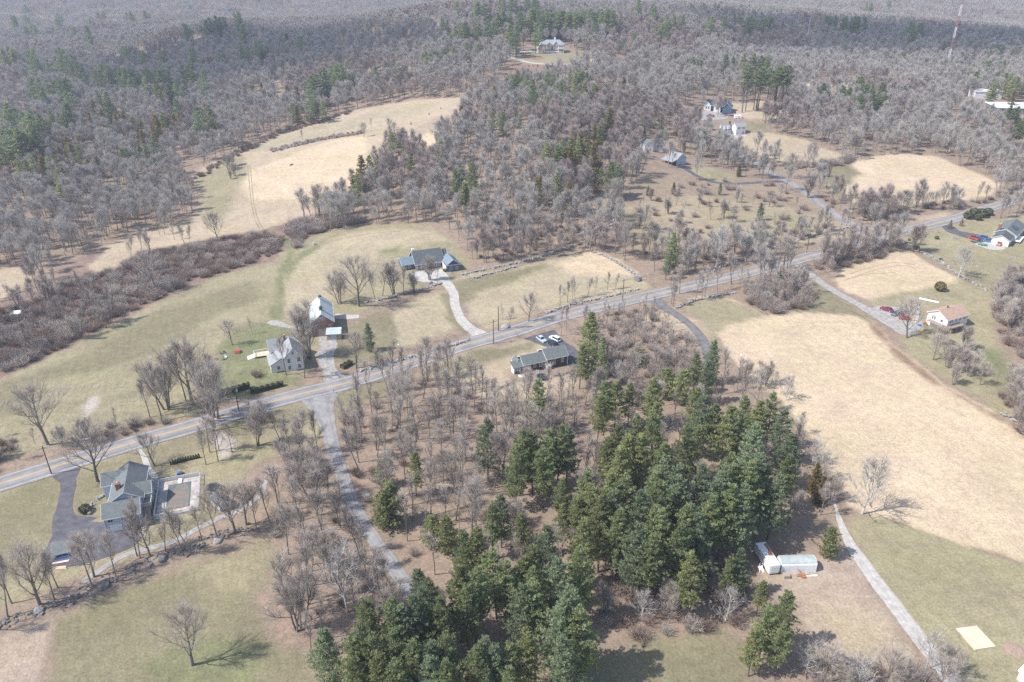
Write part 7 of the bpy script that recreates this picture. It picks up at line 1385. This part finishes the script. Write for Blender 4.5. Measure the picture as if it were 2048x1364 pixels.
# ------------------------------------------------------------------ hedges and garden shrubs
def leafy(name, fn, n, size, m, seed=1):
    g = np.random.default_rng(seed); P0 = np.array([fn(g) for _ in range(n)]); D = g.normal(size=(n, 3)) + [0, 0, .6]; D /= np.linalg.norm(D, axis=1, keepdims=True); S = np.cross(D, g.normal(size=(n, 3))); S /= np.linalg.norm(S, axis=1, keepdims=True)
    s = size * g.uniform(.6, 1.3, (n, 1)); V = np.stack([P0 - D*s*.4, P0 + S*s*.3, P0 + D*s*.6, P0 - S*s*.3], 1).reshape(-1, 3); return mesh_np(name, V, np.arange(len(V)).reshape(-1, 4), [m])
def hedge(a, b, w, h, lab, m=BROWNH):
    A0, B0 = pts([a])[0], pts([b])[0]; L = np.linalg.norm((B0 - A0)[:2]); o = empty('hedge', A0, math.atan2(B0[1]-A0[1], B0[0]-A0[0])); tag(o, lab, 'hedge'); dz = (B0[2] - A0[2]) / L
    def fn(g):
        u = g.uniform(0, L); bump = 1 + .12*math.sin(u*4); f = g.integers(0, 3); y_ = g.uniform(-w, w)/2; z_ = g.uniform(.1, h)*bump
        if f == 0: z_ = h*bump*g.uniform(.9, 1.03)
        else: y_ = (w/2)*(1 if f == 1 else -1)*g.uniform(.8, 1.05)
        return (u, y_, z_ + dz*u)
    q = bpy.data.objects.new('foliage', leafy('hedge_foliage', fn, int(L*w*900), .2, m, int(L*10))); col.objects.link(q); q.parent = o
    core = MB(); core.box(.1, L-.1, -w*.4, w*.4, -.2, h*.9); core.build('stems', DARKW, o)
hedge((444,792),(500,775),1.2,1.7,'clipped dark hedge nearer the big bare trees'); hedge((501,788),(567,771),1.2,1.4,'lower clipped dark hedge nearer the road'); hedge((684,738),(703,727),1.6,1.2,'rounded dark evergreen hedge at the farm driveway')
def cone_shrub(name, r, h, m, n=500, seed=1, rnd=False):
    def fn(g):
        u = g.uniform(0, 1); a = g.uniform(0, 6.28); rr_ = r * ((1 - u**2.2) if not rnd else math.sqrt(max(0, 1 - (2*u-1)**2))) * g.uniform(.75, 1.03); return (rr_*math.cos(a), rr_*math.sin(a), u*h)
    return leafy(name, fn, n, .22 if r < 1 else .3, m, seed)
am = cone_shrub('arborvitae_foliage', .30, 1.35, BROWNH, 300, 3)
def shrub_thing(px, mesh, s, name, lab, cat='shrub', grp=None):
    o = empty(name, pts([px])[0], random.uniform(0, 6)); o.scale = (s, s, s); tag(o, lab, cat, grp); c = bpy.data.objects.new('foliage', mesh); col.objects.link(c); c.parent = o; t = MB(); t.tube([(0,0,-.2),(0,0,.8)], [.08,.05], 5); t.build('stem', DARKW, o); return o
for k in range(12): f = k/11; shrub_thing((342 + 56*f, 929.5 - 14*f), am, 1.0 - .25*(k == 0), 'arborvitae', 'small arborvitae, ' + ORD[k] + ' from left in the row above the pool lawn', 'arborvitae', 'row of arborvitae above the pool lawn')
tall = cone_shrub('column_foliage', .75, 3.6, ARBOR, 900, 4); shrub_thing((1899, 457), tall, 1.15, 'arborvitae', 'bronzed column arborvitae on the near side of the neighbour driveway', 'arborvitae'); shrub_thing((1922, 452), tall, 1.0, 'arborvitae', 'bronzed column arborvitae on the far side of the neighbour driveway', 'arborvitae')
rd = cone_shrub('round_foliage', 1.0, 1.5, BROWNH, 700, 5, True); rg = cone_shrub('round_bronze_foliage', 1.0, 1.6, ARBOR, 700, 6, True)
shrub_thing((1879, 581), rg, 2.1, 'round_shrub', 'round golden-brown shrub on the lawn above the tan-roofed house')
for x_, y_, s_, l_ in ((1873,478,.9,'small dark conifer shrub beside the neighbour mailbox'),(1831,478,.8,'lower left shrub of the short row on the neighbour lawn'),(1839,475,.8,'middle shrub of the short row on the neighbour lawn'),(1847,473,.8,'right shrub of the short row on the neighbour lawn'),(1818,481,.6,'tiny shrub at the left end of the neighbour lawn'),(1828,496,.9,'dark shrub on the stone wall, upper of two'),(1833,499,1.1,'dark shrub on the stone wall, lower of two'),(1881,521,.7,'small yellowish shrub beside the long stone wall'),(211,968,1.2,'dark rounded shrub at the left wall of the grey-roofed house'),(171,1024,1.3,'dark shrub at the bend of the dark driveway'),(890,543,.8,'round clipped shrub at the white garage corner'),(618,930,2.6,'dark pine-like bush left of the side road'),(712,948,1.0,'small dark shrub on the right verge of the side road'),(590,960,1.4,'dark evergreen bush in the wood left of the side road')): shrub_thing((x_, y_), rd, s_, 'round_shrub', l_)
for i, (x_, y_, s_) in enumerate(((1935,437,2.2),(1948,433,2.6),(1962,434,2.6),(1975,430,2.2),(1955,440,1.8))): shrub_thing((x_, y_), rd, s_, 'spreading_evergreen', ('leftmost spreading dark evergreen beside the neighbour driveway', 'second from left spreading evergreen beside the neighbour driveway', 'third from left spreading evergreen beside the neighbour driveway', 'rightmost spreading dark evergreen beside the neighbour driveway', 'lowest spreading evergreen, closest to the neighbour driveway edge')[i], 'evergreen', 'spreading evergreens by the neighbour driveway')
sb = BUSH[0]
for x_, y_, s_, l_ in ((514,753,1.0,'bare round bush with a stone ring on the farmhouse lawn'),(360,712,.0,''),(1790,0,.0,'')):
    if s_: o = empty('bare_bush', pts([(x_, y_)])[0]); o.scale = (s_, s_, s_); tag(o, l_, 'bush'); c = bpy.data.objects.new('twigs', sb); col.objects.link(c); c.parent = o
# ------------------------------------------------------------------ garden furniture and small things
def picnic(px, rz, lab):
    o = frame_at('picnic_table', px, rz=rz, label=lab, cat='picnic table', group='red picnic tables'); m = MB(); [m.box(-.95, .95, -.4+k*.2, -.22+k*.2, .72, .77) for k in range(4)]; m.build('table_top', WOODR, o)
    for s_ in (-1, 1):
        m = MB(); m.box(-.95, .95, s_*.72-.13, s_*.72+.13, .42, .47); m.build('bench', WOODR, o); m = MB(); m.bar((s_*.7, -.7, 0), (s_*.7, .35, .72), .07); m.bar((s_*.7, .7, 0), (s_*.7, -.35, .72), .07); m.bar((s_*.7,-.8,.4),(s_*.7,.8,.4),.07); m.build('trestle', WOODR, o)
picnic((475.5, 703.5), .05, 'red picnic table on the farmhouse lawn, farther from the road'); picnic((475, 706), .05, 'red picnic table on the farmhouse lawn, nearer the road')
def chair(px, rz, m_, lab, grp=None):
    o = frame_at('lawn_chair', px, rz=rz, label=lab, cat='chair', group=grp); m = MB(); m.box(-.3,.3,-.3,.3,.36,.41); m.build('seat', m_, o); m = MB(); m.add([(-.3,.28,.38),(.3,.28,.38),(.3,.5,1.05),(-.3,.5,1.05),(-.3,.32,.38),(.3,.32,.38),(.3,.54,1.05),(-.3,.54,1.05)], [(0,1,2,3),(7,6,5,4),(0,4,5,1),(1,5,6,2),(2,6,7,3),(3,7,4,0)]); m.build('backrest', m_, o)
    for a in (-.26, .26):
        for b in (-.26, .28): m = MB(); m.bar((a, b, -.02), (a, b, .4), .05); m.build('leg', m_, o)
chair((452,716), .5, METW, 'white reclining lawn chair on the farmhouse lawn'); chair((443,708), 2, GREYP, 'dark lawn chair beside the fire ring'); chair((449,706), 3.5, GREYP, 'second dark lawn chair beside the fire ring'); chair((446,720), -.5, GREYP, 'low grey chair nearest the white recliner')
fr = frame_at('fire_ring', (432, 719), rz=0, label='small stone fire ring on the edge of the farmhouse lawn', cat='fire ring'); m = MB(); [m.box(.5*math.cos(a)-.14, .5*math.cos(a)+.14, .5*math.sin(a)-.14, .5*math.sin(a)+.14, -.05, .2) for a in [k*.7 for k in range(9)]]; m.build('stones', STONED, fr)
o = frame_at('play_set', (359, 949), rz=.4, label='small red and blue plastic play slide on the pool lawn', cat='toy'); m = MB(); m.box(-.5,.4,-.4,.4,0,.7); m.build('blue_base', BLUET, o); m = MB(); m.add([(.4,-.25,.8),(.4,.25,.8),(1.3,.25,.05),(1.3,-.25,.05),(.4,-.25,.65),(.4,.25,.65),(1.2,.25,0),(1.2,-.25,0)], [(0,1,2,3),(7,6,5,4),(0,4,5,1),(1,5,6,2),(2,6,7,3),(3,7,4,0)]); m.build('slide', REDP, o)
def mailbox(px, lab, m_=GREYP):
    o = frame_at('mailbox', px, rz=.4, label=lab, cat='mailbox'); m = MB(); m.box(-.06,.06,-.06,.06,-.2,1.05); m.build('post', WOOD2, o); m = MB(); m.prism([(-.12,1.05),(.12,1.05),(.12,1.2),(.07,1.3),(-.07,1.3),(-.12,1.2)], 'y', -.28, .28); m.build('box', m_, o)
mailbox((1034,675), 'dark mailbox on the verge at the dark house driveway'); mailbox((668,787), 'dark mailbox at the mouth of the side road'); mailbox((1875,466), 'mailbox on the verge of the neighbour lawn'); mailbox((797,696), 'small white marker post on the meadow', METW)
for i, (x_, y_) in enumerate(((85,791),(99,789),(112,787),(128,785),(143,782),(160,780),(176,778),(192,776),(226,775),(243,772),(275,767),(300,764),(0,812),(12,805),(28,800),(42,797),(60,822),(90,835),(105,830),(130,822))):
    a = P(x_, y_ + 4); b = P(x_ + 8, y_ - 8); o = empty('trellis_row', a); tag(o, 'pale trellis strip, ' + ORD[i % 12] + ' from left in the ' + ('upper' if i < 12 else 'lower') + ' line on the farm field', 'trellis', 'pale trellis rows on the lower farm field'); v = b - a; m = MB(); m.bar((0,0,.35), (v.x, v.y, v.z+.35), .03, .05); [m.bar((v.x*k,v.y*k,v.z*k-.2),(v.x*k,v.y*k,v.z*k+.5),.07) for k in (0,1)]; m.build('rail', METAL, o)
for i, (x_, y_) in enumerate(((220,815),(238,812),(259,804),(279,801),(296,840),(282,842))): o = frame_at('white_post', (x_, y_), rz=0, label='slim white post, ' + ORD[i] + ' from left at the bottom of the farm field', cat='post', group='white posts at the bottom of the farm field'); m = MB(); m.tube([(0,0,-.3),(0,0,2.0)], .07, 6); m.build('shaft', TRIM, o); m = MB(); m.lathe([(.09,2.0),(.02,2.1)], 6); m.build('cap', TRIM, o)
o = frame_at('garden_post', (789,487), rz=0, label='small white post on the green mound behind the ranch house', cat='post'); m = MB(); m.tube([(0,0,-.2),(0,0,1.2)], .1, 6); m.build('shaft', TRIM, o)
o = frame_at('blue_barrel', (628,490), rz=0, label='pale blue barrel at the top edge of the far meadow', cat='barrel'); m = MB(); m.lathe([(.4,-.1),(.5,.1),(.52,.7),(.45,1.2),(.1,1.25)], 10); m.build('drum', SILVER, o)
heap((1044,753), .9, 9, METW, 'white and dark yard things by the dark house porch', 'yard_junk', 'junk', .5, 15); heap((1073,743), 1.1, 10, WOOD2, 'boards and a mat against the wall of the dark house', 'yard_junk', 'junk', .35, 16); heap((1064,765), 1.2, 14, WOOD2, 'scattered firewood below the dark house', 'firewood_pile', 'firewood', .2, 17)
wall_px([(1105,752),(1125,750),(1142,741)], .5, .5, STONED, label='short curved rock edging behind the dark house', seed=71, per=3.5, big=.35)
heap((1910,487+13), .1, 1, STONE, 'x', seed=20) if False else None
o = frame_at('round_brush_ring', (1910, 476), rz=0, label='small round stone planting ring on the neighbour lawn', cat='planting ring'); m = MB(); [m.box(1.2*math.cos(a)-.25, 1.2*math.cos(a)+.25, 1.2*math.sin(a)-.25, 1.2*math.sin(a)+.25, -.1, .35) for a in [k*.5 for k in range(13)]]; m.build('stones', STONE, o)
heap((2026,516), 1.6, 16, STONE, 'low pile of pale stones on the neighbour lawn', 'stone_pile', 'stones', .3, 21)
o = frame_at('mulch_ring', (2030, 1300), rz=0, label='round brown mulch bed on the lower right lawn', cat='mulch bed'); m = MB(); m.lathe([(1.9,-.1),(1.8,.06),(1.2,.16),(.01,.2)], 20); m.build('mulch', mat('mulch', (.33,.24,.19), .95, .2, 3, bump=.5), o)

def vents(par, lst):
    for x_, y_, z_ in lst: m = MB(); m.tube([(x_, y_, z_ - .6), (x_, y_, z_ + .35)], .07, 6); m.build('vent_pipe', METAL, par)
vents(A, [(5.8, 4.2, 5.2), (2.6, 14.6, 5.6), (5.8, 9.0, 5.4)]); vents(C_, [(4, 3.4, 5.4), (8, 7, 5.6)]); vents(D_, [(6.0, 3.4, 3.9), (8.2, 1.6, 3.6), (14, 4.4, 4.3)]); vents(T_, [(7.6, 5.0, 5.8)]); vents(F_, [(2.6, 9.6, 6.4)]); vents(U_, [(1, 12, 4.2), (2.2, 18, 5.0)])
def gutters(par, segs):
    g_ = MB()
    for a, b in segs: g_.bar(a, b, .12)
    g_.build('downpipe', TRIM, par)
gutters(A, [((.05, -.08, 4), (.05, -.08, -.2)), ((7.25, -.08, 4), (7.25, -.08, -.2))]); gutters(D_, [((17.8, -.5, 3), (17.8, -.5, 0))]); gutters(T_, [((10.3, -.1, 4.4), (10.3, -.1, 0)), ((.1, -.1, 4.4), (.1, -.1, 2.2))])
# ------------------------------------------------------------------ air
hz = MB(); hz.box(-9000, 9000, -400, 9000, float(GZ.min()) - 1.0, 480.0)
hm = bpy.data.materials.new('air'); hm.use_nodes = True
hn = hm.node_tree.nodes; hn.remove(hn['Principled BSDF']); pv = hn.new('ShaderNodeVolumePrincipled')
pv.inputs['Color'].default_value = (0.74, 0.83, 1.0, 1); pv.inputs['Density'].default_value = 0.00027; pv.inputs['Anisotropy'].default_value = 0.2
hm.node_tree.links.new(pv.outputs[0], hn['Material Output'].inputs['Volume'])
ho = hz.build('haze', hm); tag(ho, kind='stuff')

# ------------------------------------------------------------------ thin fair-weather clouds, high above the haze, that shade two stretches of the far hills
cm = bpy.data.materials.new('thin_cloud'); cm.use_nodes = True
cn = cm.node_tree.nodes; cn.remove(cn['Principled BSDF']); cv = cn.new('ShaderNodeVolumePrincipled'); cv.inputs['Color'].default_value = (1, 1, 1, 1); cv.inputs['Density'].default_value = 0.02
cm.node_tree.links.new(cv.outputs[0], cn['Material Output'].inputs['Volume'])
def cloud(puffs, z0, seed):
    import bmesh
    off = z0 / math.tan(R(SUN_EL)); ox, oy = -off * math.cos(R(SUN_AZ)), -off * math.sin(R(SUN_AZ))
    for k, (x_, y_, rx, ry) in enumerate(puffs):
        bm = bmesh.new(); bmesh.ops.create_icosphere(bm, subdivisions=4, radius=1); g = np.random.default_rng(seed + k); ph = g.uniform(0, 6, 6)
        for v in bm.verts:
            c = v.co; n_ = 1 + .22*math.sin(3*c.x+ph[0])*math.sin(4*c.y+ph[1]) + .14*math.sin(7*c.x+ph[2])*math.sin(8*c.y+ph[3]) + .10*math.sin(13*c.y+ph[4])*math.sin(11*c.x+ph[5]); v.co = Vector((c.x*rx*n_, c.y*ry*n_, c.z*(46 if c.z > 0 else 18)*n_))
        me = bpy.data.meshes.new('cloud'); bm.to_mesh(me); bm.free(); me.materials.append(cm); o = bpy.data.objects.new('cloud', me); col.objects.link(o); o.location = (x_ + ox, y_ + oy, z0); tag(o, kind='stuff')
cloud([(-220, 765, 185, 105)], 620, 1); cloud([(480, 860, 280, 115)], 620, 5)
